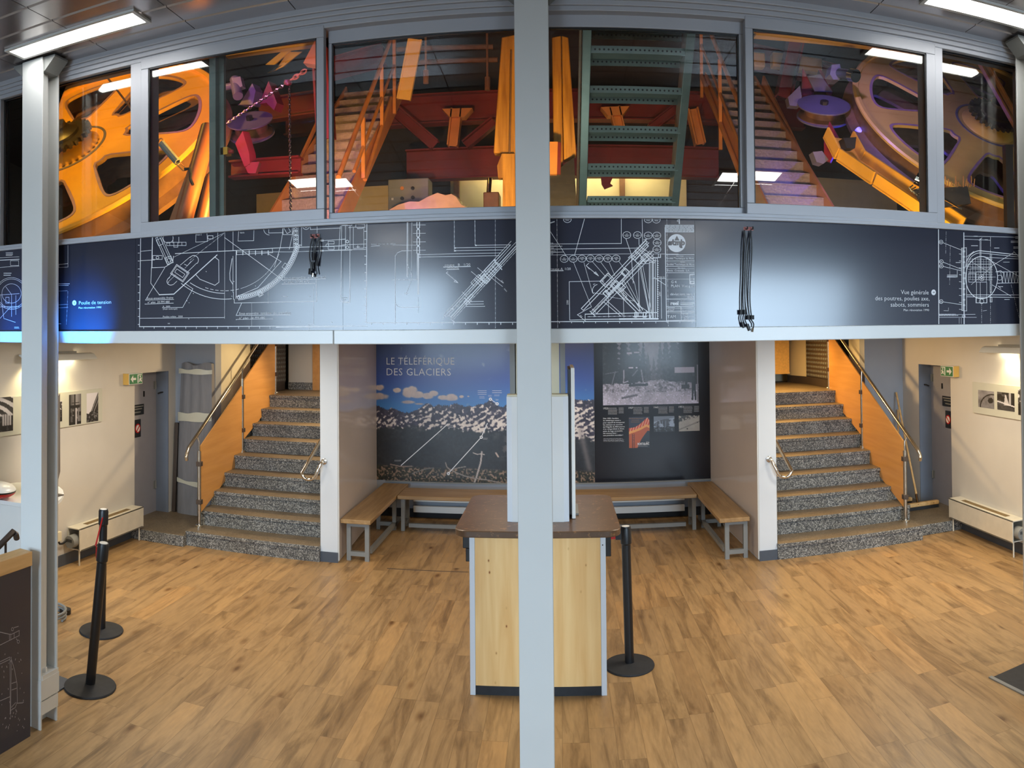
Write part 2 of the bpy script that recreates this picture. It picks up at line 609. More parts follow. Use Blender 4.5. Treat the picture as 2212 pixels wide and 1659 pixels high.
MT['yellow'] = paint('yellow_machine_paint', rgb(236, 172, 50), 0.36, var=0.10, scale=3, spots=(rgb(120, 80, 30), 0.30, 16))
MT['ochre'] = paint('ochre_machine_paint', rgb(214, 170, 82), 0.40, var=0.12, scale=3, spots=(rgb(96, 72, 40), 0.30, 16))
MT['pipe'] = paint('brown_pipe_paint', rgb(112, 64, 44), 0.4, var=0.12, scale=6)
MT['rim'] = paint('worn_rubber_rim', rgb(120, 84, 56), 0.5, var=0.2, scale=12)
MT['redox'] = paint('red_oxide_beam', rgb(112, 24, 26), 0.5, var=0.15, scale=5)
MT['orange'] = paint('orange_steel_paint', rgb(214, 140, 70), 0.42, var=0.1, scale=6)
MT['checker'] = paint('checker_plate', rgb(168, 150, 138), 0.45, metal=0.3, var=0.12, scale=40, bump=0.6)
MT['iron'] = paint('dark_greasy_iron', rgb(40, 36, 34), 0.4, metal=0.15, var=0.3, scale=20)
MT['sheave'] = paint('grey_pulley_steel', rgb(120, 112, 122), 0.4, metal=0.3, var=0.1)
MT['greensteel'] = paint('green_grey_galvanised_steel', rgb(112, 124, 118), 0.45, metal=0.3, var=0.1, scale=14)
MT['timber'] = wood('old_timber_mast', rgb(150, 98, 34), rgb(206, 146, 58), 0.5, (0, 0, 1))
MT['mdark'] = paint('dark_machine_room', rgb(40, 30, 26), 0.8, var=0.3, scale=2)
MT['mcream'] = paint('machine_room_plaster', rgb(220, 206, 160), 0.7, var=0.05)
# ------------------------------------------------------------------ the setting
XL, XR, YW = -4.80, 4.57, 3.70          # side walls of the hall, face of the mezzanine wall
ZB = 2.343                               # underside of the mezzanine
YP = 7.49                                # front of the two short walls beside the alcove
YA = 9.60                                # back wall of the alcove


KW = YW / 3.90                            # the wall was first measured as if it stood at 3.90


def sx(x):
    return x * KW


def sz(z):
    return HCAM + (z - HCAM) * KW


def zc(y):
    return 4.11 if y > 2.6 else 4.11 - 0.164 * (2.6 - max(y, 0.0))


struct('floor', MB().box((-6.2, -4.2, -0.1), (6.2, 12.8, 0)), MT['floor'], 'worn oak-look plank floor of the hall', 'floor')
# ceiling: long satin metal planks, each with folded edges
mb = MB()
w = 0.205
y = YW + 0.03
while y > -0.6:
    y0, y1 = y - w + 0.006, y
    for k in range(-11, 11):
        x0, x1 = k * 0.6 + 0.455, k * 0.6 + 1.052
        e = 0.008
        a, b, c, d = (x0, y0, zc(y0) + 0.012), (x1, y0, zc(y0) + 0.012), (x1, y1, zc(y1) + 0.012), (x0, y1, zc(y1) + 0.012)
        A, B, C_, D = (x0 + .001, y0 + e, zc(y0 + e)), (x1 - .001, y0 + e, zc(y0 + e)), (x1 - .001, y1 - e, zc(y1 - e)), (x0 + .001, y1 - e, zc(y1 - e))
        mb.add([a, b, c, d, A, B, C_, D], [(4, 5, 6, 7), (0, 1, 5, 4), (1, 2, 6, 5), (2, 3, 7, 6), (3, 0, 4, 7)])
    y -= w
struct('ceiling', mb, MT['ceil'], 'satin metal plank ceiling sloping up to the window wall', 'ceiling')
mb = MB()
mb.poly([(-6.3, YW + 0.05, zc(YW) + 0.03), (6.3, YW + 0.05, zc(YW) + 0.03), (6.3, 2.6, zc(2.6) + 0.03), (-6.3, 2.6, zc(2.6) + 0.03)])
mb.poly([(-6.3, 2.6, zc(2.6) + 0.03), (6.3, 2.6, zc(2.6) + 0.03), (6.3, 0, zc(0) + 0.03), (-6.3, 0, zc(0) + 0.03)])
mb.poly([(-6.3, 0, zc(0) + 0.03), (6.3, 0, zc(0) + 0.03), (6.3, -4.2, zc(1.2) + 0.03), (-6.3, -4.2, zc(1.2) + 0.03)])
mb.box((-6.3, -4.2, zc(0) - 0.002), (6.3, y, zc(0) + 0.02))
struct('ceiling_backing', mb, MT['dark'], 'dark void above the ceiling planks', 'ceiling')

# rear wall with three window openings, behind the photographer
mb = MB()
zt = zc(0)
for x0, x1 in ((-6.2, -4.6), (-1.6, 2.0), (4.6, 6.2)):
    mb.box((x0, -4.2, 0), (x1, -4.0, zt))
for x0, x1 in ((-4.6, -1.6), (2.0, 4.6)):
    mb.box((x0, -4.2, 0), (x1, -4.0, 1.2))
    mb.box((x0, -4.2, 3.4), (x1, -4.0, zt))
struct('wall_rear', mb, MT['white'], 'white wall with window openings behind the photographer', 'wall')

# side walls; each has a recessed service door near its far end


def side_wall(name, X, s, yd0, yd1, yend, label):
    mb = MB()
    t = 0.3 * s
    lo, hi = min(X, X + t), max(X, X + t)
    mb.box((lo, -4.2, 0), (hi, YW + .02, 4.3))
    mb.box((lo, YW + .02, 0), (hi, yd0, 2.56))
    mb.box((lo, yd0, 1.935), (hi, yd1, 2.56))
    mb.box((lo, yd1, 0), (hi, yend + 0.3, 2.56))
    struct(name, mb, MT['white'], label, 'wall')


side_wall('wall_left', XL, -1, 7.46, 8.27, 8.45, 'white left wall with photo boards, heater and service door')
side_wall('wall_right', XR, 1, 7.86, 8.70, 9.17, 'white right wall with photo board, heater and service door')
struct('baseboard_left', MB().box((XL, -4, 0), (XL + 0.012, 7.36, 0.115)), MT['base'], 'slate baseboard along the left wall', 'baseboard')
struct('baseboard_right', MB().box((XR - 0.012, -4, 0), (XR, 7.70, 0.115)), MT['base'], 'slate baseboard along the right wall', 'baseboard')


def service_door(n, X, s, yd0, yd1, label):
    """leaf set back in the wall, hinged at its far edge, with reveals; s = direction away from the hall"""
    xd = X + 0.18 * s
    mb = MB()
    mb.box((min(xd, xd + 0.045 * s), yd0 - 0.1, 0.125), (max(xd, xd + 0.045 * s), yd1, 1.99))
    d = struct('door_%d' % n, mb, MT['doorgrey'], label, 'door')
    mb = MB()
    mb.box((min(X + .001 * s, xd), yd1 - 0.014, 0.12), (max(X + .001 * s, xd), yd1, 1.94))
    ob('reveal', mb, MT['jamb'], d, 'blue-grey reveal beside the hinges')
    for z in (0.42, 1.70):
        mb = MB().tube([(xd - .012 * s, yd1 - 0.045, z), (xd - .012 * s, yd1 - 0.045, z + 0.1)], 0.011, 10)
        mb.box((min(xd - .004 * s, xd), yd1 - 0.085, z), (max(xd - .004 * s, xd), yd1 - 0.045, z + 0.1))
        ob('hinge', mb, MT['greymetal'], d)
    mb = MB().tube([(X + 0.08 * s, yd1 - 0.014, 1.66), (X + 0.08 * s, yd1 - 0.075, 1.66), (X + 0.11 * s, yd1 - 0.09, 1.645)], 0.009, 8)
    ob('coat_hook', mb, MT['dark'], d)
    mb = MB().box((min(xd - .015 * s, xd), yd1 - 0.33, 1.62), (max(xd - .015 * s, xd), yd1 - 0.315, 1.69))
    ob('latch', mb, MT['dark'], d)
    # two small plates: a black notice and a red no-entry sign
    mb = MB().box((min(xd - .006 * s, xd), yd1 - 0.56, 1.40), (max(xd - .006 * s, xd), yd1 - 0.32, 1.53))
    for k, z in enumerate((1.505, 1.475, 1.435)):
        mb.box((min(xd - .008 * s, xd), yd1 - 0.54, z - 0.006), (max(xd - .008 * s, xd), yd1 - 0.34 - 0.03 * k, z + 0.006), 1)
    ob('notice_plate', mb, [MT['black'], MT['greymetal']], d, 'small black notice plate')
    cy, cz = yd1 - 0.47, 1.235
    mb = MB().box((min(xd - .006 * s, xd), cy - 0.075, cz - 0.11), (max(xd - .006 * s, xd), cy + 0.075, cz + 0.11))
    ax = (-s, 0, 0)
    mb.lathe([(0.058, 0), (0.058, 0.004)], (xd - .006 * s, cy, cz), 24, ax, 1)
    mb.lathe([(0.043, 0), (0.043, 0.003)], (xd - .010 * s, cy, cz), 24, ax, 2)
    mb.bar((xd - .0142 * s, cy - 0.034, cz - 0.034), (xd - .0142 * s, cy + 0.034, cz + 0.034), 0.014, 0.003, (s, 0, 0), 1)
    ob('no_entry_sign', mb, [MT['black'], MT['red'], MT['beam']], d, 'red prohibition sign on a black plate')
    return d


service_door(1, XL, -1, 7.46, 8.27, 'grey service door recessed in the left wall')
service_door(2, XR, 1, 7.86, 8.70, 'grey-blue service door recessed in the right wall')

# back walls behind the landings, stair wells, alcove
struct('wall_back_left', MB().box((XL, 8.45, 0), (-4.22, 8.62, 2.56)), MT['greywall'], 'blue-grey wall behind the left service door', 'wall')
struct('wall_back_right', MB().box((4.0, 9.17, 0), (XR, 9.34, 2.56)), MT['greywall'], 'blue-grey wall behind the brooms', 'wall')
struct('wall_stairwell_left', MB().box((-4.42, 8.62, 0), (-4.22, 9.55, 2.56)).box((-5.3, 9.35, 0), (-4.42, 9.55, 2.56)), MT['cream'], 'cream wall beside the left staircase', 'wall')
struct('wall_stairwell_right', MB().box((4.0, 9.34, 0), (4.2, 9.72, 2.56)).box((4.2, 9.5, 0), (5.0, 9.72, 2.56)), MT['cream'], 'cream wall beside the right staircase', 'wall')
for nm, x0, x1, d, lab in (('wall_alcove_left', -2.50, -2.31, -0.115, 'short pale wall between left staircase and alcove'), ('wall_alcove_right', 2.05, 2.24, -0.07, 'short pale wall between alcove and right staircase')):
    q = [(x0, YP, 0), (x1, YP, 0), (x1 + d, YA, 0), (x1 + d, 12.4, 0), (x0, 12.4, 0)] if x0 < 0 else [(x0, YP, 0), (x1, YP, 0), (x1, 12.4, 0), (x0 + d, 12.4, 0), (x0 + d, YA, 0)]
    struct(nm, MB().prism(q, (0, 0, 2.56)), MT['pillar'], lab, 'wall')
    struct('baseboard_' + nm[5:], MB().box((x0 - 0.004, YP - 0.012, 0), (x1 + 0.004, YP, 0.105)), MT['base'], 'slate baseboard at the foot of the %s' % lab[:40], 'baseboard')
struct('wall_alcove_back', MB().box((-2.42, YA, 0), (1.98, YA + 0.15, 2.56)), MT['greywall'], 'back wall of the alcove behind the printed panels', 'wall')
struct('baseboard_alcove', MB().box((-2.40, YA - 0.014, 0), (1.96, YA, 0.11)), MT['dark'], 'dark baseboard under the alcove bench', 'baseboard')
# glossy boards on the two inner cheeks of the alcove, with edge trims
for s, x, d, lab in ((1, -2.31, -0.115, 'left'), (-1, 2.05, -0.07, 'right')):
    mb = MB().prism([(x, YP + 0.02, 0.02), (x + 0.012 * s, YP + 0.02, 0.02), (x + d + 0.012 * s, YA, 0.02), (x + d, YA, 0.02)], (0, 0, 2.33))
    tag(ob('cladding_board', mb, MT['gloss']), 'glossy white board lining the %s cheek of the alcove' % lab, 'wall board', kind='structure')
    mb = MB().box((min(x, x + 0.016 * s), YP + 0.004, 0.02), (max(x, x + 0.016 * s), YP + 0.02, 2.35))
    struct('trim_%d' % (3 if s > 0 else 4), mb, MT['colwhite'], 'thin white edge trim on the %s alcove wall' % lab, 'trim')
    mb = MB().box((min(x - 0.19 * s, x - 0.194 * s), YP + 0.001, 0.16), (max(x - 0.19 * s, x - 0.194 * s), YP + 0.05, 0.98))
    struct('trim_%d' % (5 if s > 0 else 6), mb, MT['greymetal'], 'metal corner guard on the stair side of the %s alcove wall' % lab, 'trim')

# mezzanine: slab, wall, white edge beam
struct('ceiling_mezzanine', MB().box((-5.1, YW + 0.05, ZB + 0.005), (4.87, 12.6, 2.56)), MT['white'], 'white underside of the mezzanine floor', 'ceiling')
struct('wall_mezzanine', MB().box((-6.2, YW + 0.012, ZB), (6.2, YW + 0.14, sz(3.0))), MT['white'], 'wall under the machine room windows', 'wall')
xs = P(723, 725, YW).x
for k, (x0, x1, lab) in enumerate(((-6.2, xs - 0.0015, 'left length of white beam edging the mezzanine'), (xs + 0.0015, 6.2, 'right length of white beam edging the mezzanine'))):
    struct('trim_%d' % (k + 1), MB().box((x0, YW - 0.022, ZB), (x1, YW + 0.012, sz(2.418))), MT['beam'], lab, 'trim', bevel=0.004)

# window wall: fixed frame, then six windows
mb = MB()
mb.box((-6.2, YW - 0.01, sz(3.0)), (6.2, YW + 0.13, sz(3.034)))                 # sill
mb.box((-6.2, YW - 0.03, sz(2.994)), (6.2, YW - 0.01, sz(3.012)))
mb.box((-6.2, YW, sz(4.10)), (6.2, YW + 0.13, sz(4.19)))                        # head
mb.box((-6.2, YW - 0.014, sz(4.125)), (6.2, YW, sz(4.19)))
for x0, x1 in ((-3.74, -3.66), (-2.542, -2.415), (2.142, 2.246), (2.86, 2.95)):
    mb.box((sx(x0), YW, sz(3.034)), (sx(x1), YW + 0.13, sz(4.10)))
struct('trim_7', mb, MT['alu'], 'grey aluminium frame of the window wall', 'window frame', bevel=0.003)
mb = MB()
mb.box((-6.2, YW - 0.03, sz(4.15)), (6.2, YW + 0.0, sz(4.185)))
mb.box((-6.2, YW - 0.045, sz(4.172)), (6.2, YW - 0.03, zc(YW) + 0.006))
struct('trim_8', mb, MT['alu'], 'stepped metal cornice where windows meet ceiling', 'cornice', bevel=0.004)


def window(n, x0, x1, z0, z1, y, l, r, b, t, label):
    """an opening x0..x1, z0..z1 with bars of the given widths outside it; y = front of its frame"""
    x0, x1, z0, z1 = sx(x0), sx(x1), sz(z0), sz(z1)
    mb = MB()
    d = 0.045
    mb.box((x0 - l, y, z0 - b), (x1 + r, y + d, z0))
    mb.box((x0 - l, y, z1), (x1 + r, y + d, z1 + t))
    if l:
        mb.box((x0 - l, y, z0), (x0, y + d, z1))
    if r:
        mb.box((x1, y, z0), (x1 + r, y + d, z1))
    w = struct('window_%d' % n, mb, MT['alu'], label, 'window', bevel=0.003)
    g = MB().box((x0 - .004, y + 0.02, z0 - .004), (x1 + .004, y + 0.026, z1 + .004))
    ob('pane', g, MT['glass'], w)
    s = MB()
    for a, c in (((x0, z1 - 0.007), (x1, z1)),):
        s.box((a[0], y + 0.006, a[1]), (c[0], y + 0.02, c[1]))
    s.box((x0, y + 0.006, z0), (x0 + 0.006, y + 0.02, z1))
    s.box((x1 - 0.006, y + 0.006, z0), (x1, y + 0.02, z1))
    ob('glazing_seal', s, MT['black'], w)
    return w


window(1, -3.66, -2.542, 3.03, 4.10, YW + 0.03, 0, 0, 0.0, 0.0, 'fixed window showing the orange wheel behind the left column')
window(2, -2.408, -1.316, 3.092, 4.05, YW - 0.004, 0.052, 0.042, 0.062, 0.062, 'sliding window left of the centre with spring, wheel rim and pulley')
window(3, -1.243, -0.20, 3.075, 4.03, YW + 0.05, 0.02, 0.02, 0.045, 0.075, 'sliding window left of the middle column with orange stairs behind')
window(4, -0.09, 0.997, 3.075, 4.035, YW + 0.05, 0.06, 0.026, 0.045, 0.075, 'sliding window right of the middle column with ladder behind')
window(5, 1.062, 2.13, 3.092, 4.05, YW - 0.004, 0.042, 0.06, 0.062, 0.062, 'sliding window right of the centre with blue lit pulley')
window(6, 2.246, 2.86, 3.03, 4.10, YW + 0.03, 0, 0, 0.0, 0.0, 'fixed window showing the ochre wheel beside the right column')

# steel columns


def hcolumn(name, x0, x1, y0, z0, z1, label, base=False):
    mb = MB()
    d, t = 0.165, 0.013
    xm = (x0 + x1) / 2
    mb.box((x0, y0, z0), (x1, y0 + t, z1))
    mb.box((x0, y0 + d - t, z0), (x1, y0 + d, z1))
    mb.box((xm - 0.005, y0 + t, z0), (xm + 0.005, y0 + d - t, z1))
    # the recesses are boxed with a folded sheet
    mb.box((x1 - 0.045, y0 + t, z0 + (0.34 if base else 0)), (x1 - 0.03, y0 + d * 0.55, z1))
    mb.box((x0 + 0.03, y0 + t, z0), (x0 + 0.045, y0 + d * 0.55, z1))
    c = struct(name, mb, MT['colwhite'], label, 'column', bevel=0.002)
    if base:
        m2 = MB().box((xm + 0.005, y0 + t, 0.30), (x1 + 0.004, y0 + d + 0.002, 0.325)).box((xm + 0.02, y0 - 0.004, 0.18), (x1 + 0.006, y0 + d + 0.006, 0.30))
        m2.box((xm + 0.02, y0 - 0.002, 0.09), (x1 + 0.003, y0 + d, 0.17))
        ob('base_plate', m2, MT['colwhite'], c)
        m3 = MB().lathe([(0.022, 0), (0.022, 0.02), (0.018, 0.026)], (x1 - 0.035, y0 + 0.07, 0.325), 6)
        ob('bolt', m3, MT['colwhite'], c)
    cap = MB()
    zz = zc(y0 - 0.02) - 0.006
    cap.prism([(x0 - 0.005, y0 + 0.014, z1 - 0.085), (x1 + 0.005, y0 + 0.014, z1 - 0.085), (x1 + 0.085, y0 + 0.014, z1 - 0.012), (x1 + 0.085, y0 + 0.014, z1), (x0 - 0.085, y0 + 0.014, z1), (x0 - 0.085, y0 + 0.014, z1 - 0.012)], (0, 0.13, 0.0))
    ob('cap_plate', cap, MT['greymetal'], c)
    return c


hcolumn('column_left', -3.068, -2.903, 3.468, 0, 4.10, 'white steel column at the left of the window wall', True)
hcolumn('column_middle', -0.200, -0.038, 3.50, 0, 4.10, 'pale steel column in the middle of the picture')
hcolumn('column_right', 2.605, 2.77, 3.48, 0, 4.10, 'white steel column at the right edge of the picture')

# staircases of granite, nine risers to the landing


def staircase(name, x0, x1, rise, ys, zl, ymax, label):
    r = thing(name, label, 'stairs', (x0, ys[0], 0), kind='structure')
    for k, y in enumerate(ys):
        yb = ys[k + 1] + 0.02 if k + 1 < len(ys) else ymax
        z0, z1 = rise * k, rise * (k + 1)
        xx1 = x1
        xx0 = x0
        mb = MB().box((xx0, y + 0.022, 0 if k == 0 else z0 - 0.02), (xx1, yb, z1 - 0.04))
        s = ob('step', mb, MT['granite'], r)
        mb = MB().box((xx0 - 0.003, y, z1 - 0.04), (xx1, yb, z1), 0)
        mb.m = [0, 1, 0, 0, 0, 0]
        ob('tread', mb, [MT['granite'], MT['tread']], s, bevel=0.005)
    return r


rise = 0.17
staircase('staircase_left', -4.09, -2.50, rise, [7.43 + 0.312 * k for k in range(9)], 1.53, 12.3, 'left granite staircase rising beside the alcove')
staircase('staircase_right', 2.24, 3.95, rise, [7.45 + 0.318 * k for k in range(9)], 1.53, 12.3, 'right granite staircase rising beside the alcove')
# low granite landings in front of the service doors
mb = MB().box((XL - 0.19, 7.37, 0), (-4.09, 8.45, 0.125)); mb.m = [0, 1, 0, 0, 0, 0]
struct('landing_left', mb, [MT['granite'], MT['tread']], 'low granite platform before the left service door', 'platform', bevel=0.005)
mb = MB().box((3.95, 7.62, 0), (XR + 0.19, 9.17, 0.125)); mb.m = [0, 1, 0, 0, 0, 0]
struct('landing_right', mb, [MT['granite'], MT['tread']], 'low granite platform before the right service door', 'platform', bevel=0.005)

# what is seen at the top of the stairs
mb = MB().box((-4.80, 9.56, 0), (-4.11, 12.3, 1.525)); mb.m = [0, 1, 0, 0, 0, 0]
struct('landing_upper_left', mb, [MT['granite'], MT['tread']], 'stone landing edge at the top of the left staircase', 'platform')
mb = MB().box((3.97, 9.73, 0), (4.9, 12.3, 1.525)); mb.m = [0, 1, 0, 0, 0, 0]
struct('landing_upper_right', mb, [MT['granite'], MT['tread']], 'stone landing edge at the top of the right staircase', 'platform')
struct('wall_outer_back', MB().box((-6.2, 12.4, 0), (6.2, 12.6, 2.56)), MT['cream'], 'outermost back wall behind both landings', 'wall')
for s, lab in ((-1, 'left'), (1, 'right')):
    lo, hi = sorted((4.95 * s, 5.3 * s))
    struct('wall_outer_%s' % lab, MB().box((lo, 9.75 if s > 0 else 9.55, 0), (hi, 12.4, 2.56)), MT['cream'], 'outermost %s wall beside the landing' % lab, 'wall')
struct('wall_upper_left', MB().box((-4.22, 11.06, 1.53), (-2.5, 11.2, 2.56)), MT['white'], 'beige wall at the top of the left staircase', 'wall')
struct('baseboard_upper_left', MB().box((-4.22, 11.045, 1.53), (-2.5, 11.06, 1.645)), MT['granite'], 'stone skirting at the top of the left staircase', 'baseboard')

a, b = PZ(836, 1228, 0), PZ(1012, 1236, 0)
struct('trim_11', MB().bar((a.x, a.y, 0.001), (b.x, b.y, 0.001), 0.012, 0.002), MT['darksteel'], 'worn dark floor joint before the alcove', 'floor joint')
# ------------------------------------------------------------------ flat shapes and lettering


def flat(outer, holes=(), depth=0.0, res=1):
    """(vertices, faces) of a flat outline with holes in the xy plane, swept by depth both ways"""
    cu = bpy.data.curves.new('outline', 'CURVE')
    cu.dimensions = '2D'
    cu.fill_mode = 'BOTH'
    cu.extrude = depth / 2
    for ring in [outer] + list(holes):
        sp = cu.splines.new('POLY')
        sp.points.add(len(ring) - 1)
        for p, q in zip(sp.points, ring):
            p.co = (q[0], q[1], 0, 1)
        sp.use_cyclic_u = True
    o = bpy.data.objects.new('outline', cu)
    me = bpy.data.meshes.new_from_object(o)
    out = ([v.co.copy() for v in me.vertices], [tuple(p.vertices) for p in me.polygons])
    bpy.data.objects.remove(o)
    bpy.data.meshes.remove(me)
    bpy.data.curves.remove(cu)
    return out


def place(mb, vf, o, ex, ey, ez=None, m=0):
    ex, ey, o = Vector(ex), Vector(ey), Vector(o)
    ez = Vector(ez) if ez is not None else ex.cross(ey)
    return mb.add([o + ex * v.x + ey * v.y + ez * v.z for v in vf[0]], vf[1], m)


_txt = {}


def lettering(mb, s, o, ex, ey, cap, align='LEFT', thin=0.0, squeeze=1.0, m=0, shear=0.0, space=1.0):
    """words as flat letters; cap = height of a capital in metres; o = start of the base line"""
    key = (s, align, thin, shear, space)
    if key not in _txt:
        cu = bpy.data.curves.new('words', 'FONT')
        cu.body = s
        cu.align_x = align
        cu.offset = thin
        cu.shear = shear
        cu.resolution_u = 2
        cu.space_character = space
        o2 = bpy.data.objects.new('words', cu)
        me = bpy.data.meshes.new_from_object(o2)
        _txt[key] = ([v.co.copy() for v in me.vertices], [tuple(p.vertices) for p in me.polygons])
        bpy.data.objects.remove(o2)
        bpy.data.meshes.remove(me)
        bpy.data.curves.remove(cu)
    k = cap / 0.72
    vf = ([Vector((v.x * k * squeeze, v.y * k, 0)) for v in _txt[key][0]], _txt[key][1])
    return place(mb, vf, o, ex, ey, m=m)


def circ(cx, cy, r, n=24, a0=0, a1=2 * PI, ry=None):
    ry = r if ry is None else ry
    full = abs(a1 - a0 - 2 * PI) < 1e-6
    k = n if full else n + 1
    return [(cx + r * math.cos(a0 + (a1 - a0) * i / n), cy + ry * math.sin(a0 + (a1 - a0) * i / n)) for i in range(k)]


# ------------------------------------------------------------------ ceiling lights


def ceiling_light(x0, x1, y0, y1, label):
    t = thing('ceiling_light', label, 'light', ((x0 + x1) / 2, (y0 + y1) / 2, zc((y0 + y1) / 2)), 'square light panels in the metal ceiling')
    def q(x, y, d):
        return (x, y, zc(y) - d)
    mb = MB()
    a, b = 0.022, 0.012
    for (u0, u1, v0, v1) in ((x0, x1, y0, y0 + a), (x0, x1, y1 - a, y1), (x0, x0 + a, y0 + a, y1 - a), (x1 - a, x1, y0 + a, y1 - a)):
        p = [q(u0, v0, 0.002), q(u1, v0, 0.002), q(u1, v1, 0.002), q(u0, v1, 0.002)]
        mb.prism(p, (0, 0, -b))
    ob('frame', mb, MT['beam'], t)
    mb = MB().prism([q(x0 + a, y0 + a, 0.003), q(x1 - a, y0 + a, 0.003), q(x1 - a, y1 - a, 0.003), q(x0 + a, y1 - a, 0.003)], (0, 0, -0.006))
    ob('diffuser', mb, MT['diffuser'], t)


ceiling_light(-3.02, -2.10, 3.25, 3.43, 'lit ceiling panel at the upper left, beside the left column')
ceiling_light(1.83, 2.70, 3.23, 3.42, 'lit ceiling panel at the upper right, beside the right column')
ceiling_light(-2.48, -1.90, -0.30, 1.03, 'lit ceiling panel mirrored in the left sliding windows')
ceiling_light(1.46, 2.04, -0.30, 1.03, 'lit ceiling panel mirrored in the right sliding windows')
for x in (-2.2, 1.75):
    ceiling_light(x - 0.28, x + 0.28, -2.9, -1.9, 'lit ceiling panel over the %s rear of the hall' % ('left' if x < 0 else 'right'))

# ------------------------------------------------------------------ low half wall in front of the left column
hx = -2.905
t = thing('half_wall', 'dark half wall with blueprint print and pine rail, before the left column', 'half wall', (hx - 0.05, 2.6, 0))
ob('panel', MB().box((hx - 0.085, 1.6, 0), (hx - 0.008, 3.385, 1.012)), MT['navy'], t)
ob('rail', MB().box((hx - 0.098, 1.6, 1.012), (hx + 0.0, 3.39, 1.098)), MT['pinerail'], t, 'knotty pine top rail', bevel=0.004)
HALF = t

# ------------------------------------------------------------------ barrier posts


def stanchion(base, lean, h, label, group='black belt barrier posts', head=False):
    b = Vector((base[0], base[1], 0))
    t = thing('barrier_post', label, 'barrier post', b, group)
    ob('base', MB().lathe([(0.0, 0.0), (0.178, 0.0), (0.180, 0.006), (0.176, 0.014), (0.10, 0.020), (0.045, 0.026), (0.036, 0.028)], b, 40), MT['rubber'], t, 'round flat base')
    top = b + Vector((lean[0], lean[1], h))
    ax = (top - b).normalized()
    ob('post', MB().lathe([(0.033, 0.02), (0.033, h - 0.13)], b, 24, ax), MT['black'], t)
    mb = MB().lathe([(0.033, h - 0.13), (0.040, h - 0.12), (0.040, h - 0.015), (0.034, h)], b, 24, ax)
    hd = ob('belt_head', mb, MT['black'], t)
    ob('cap', MB().lathe([(0.028, h), (0.028, h + 0.002)], b, 24, ax), MT['beam'], hd, 'white round top')
    return t, b, ax


t, b, ax = stanchion((-3.0, 4.105), (0.112, 0.0), 1.0, 'leaning black barrier post beside the half wall, nearest of the left pair')
p = b + ax * 0.97 + Vector((-0.041, 0, 0))
ob('belt_tongue', MB().box((p.x - 0.006, p.y - 0.02, p.z - 0.075), (p.x + 0.004, p.y + 0.02, p.z)), MT['red'], t)
t, b, ax = stanchion((-3.49, 4.93), (0.02, 0.0), 0.985, 'upright black barrier post behind the leaning one, near the heater')
mb = MB().prism([(-3.452, 4.886, 0.93), (-3.446, 4.892, 0.93), (-3.49, 4.86, 0.70), (-3.505, 4.86, 0.70)], (0, -0.003, 0))
ob('belt_tongue', mb, MT['red'], t)
t, b, ax = stanchion((0.487, 5.345), (-0.02, 0.0), 1.0, 'black barrier post standing right of the wooden counter')
p = b + ax * 0.945
ob('belt_head_arm', MB().box((p.x - 0.075, p.y - 0.022, p.z - 0.035), (p.x - 0.03, p.y + 0.022, p.z + 0.03)), MT['black'], t)
ob('belt_tongue', MB().box((p.x - 0.115, p.y - 0.018, p.z - 0.03), (p.x - 0.07, p.y + 0.018, p.z + 0.025)), MT['red'], t)

# ------------------------------------------------------------------ counter
cx0, cx1, cy0, cy1 = -0.607, 0.297, 4.925, 5.86
t = thing('counter', 'knotty pine ticket counter with dark rounded top behind the middle column', 'counter', ((cx0 + cx1) / 2, cy0, 0))
ob('front_panel', MB().box((cx0 + 0.036, cy0 + 0.003, 0.062), (cx1 - 0.036, cy0 + 0.04, 1.052)), MT['pine'], t, 'knotty pine front')
ob('kick_board', MB().box((cx0 + 0.036, cy0 + 0.006, 0.0), (cx1 - 0.036, cy0 + 0.045, 0.062)), MT['rubber'], t, 'scuffed black foot strip')
for x in (cx0, cx1 - 0.035):
    ob('side_panel', MB().box((x, cy0, 0), (x + 0.035, cy1, 1.052)), MT['pillar'], t, 'pale blue-white side')
ob('back_panel', MB().box((cx0 + 0.036, cy1 - 0.04, 0), (cx1 - 0.036, cy1, 1.052)), MT['pine'], t)
a0, a1, b0, b1, r = -0.705, 0.400, 4.865, 5.975, 0.10
pts = []
for cxx, cyy, st in ((a1 - r, b1 - r, 0), (a0 + r, b1 - r, 90), (a0 + r, b0 + r, 180), (a1 - r, b0 + r, 270)):
    pts += [(cxx + r * math.cos(math.radians(st + k * 15)), cyy + r * math.sin(math.radians(st + k * 15)), 1.053) for k in range(7)]
ob('worktop', MB().prism(pts, (0, 0, 0.045)), MT['darktop'], t, 'worn dark brown rounded top', bevel=0.006)
for x0, x1, z0, z1, y in ((-0.668, -0.612, 0.93, 1.045, 5.05), (-0.648, -0.612, 0.84, 0.93, 5.05), (0.302, 0.345, 0.86, 1.045, 5.10)):
    ob('belt_receiver', MB().box((x0, y, z0), (x1, y + 0.08, z1)), MT['black'], t, 'black belt clip', bevel=0.004)
ob('scanner_lamp', MB().lathe([(0.004, 0), (0.004, 0.004)], (cx1 - 0.02, cy0, 0.99), 12, (0, -1, 0)), MT['black'], t)

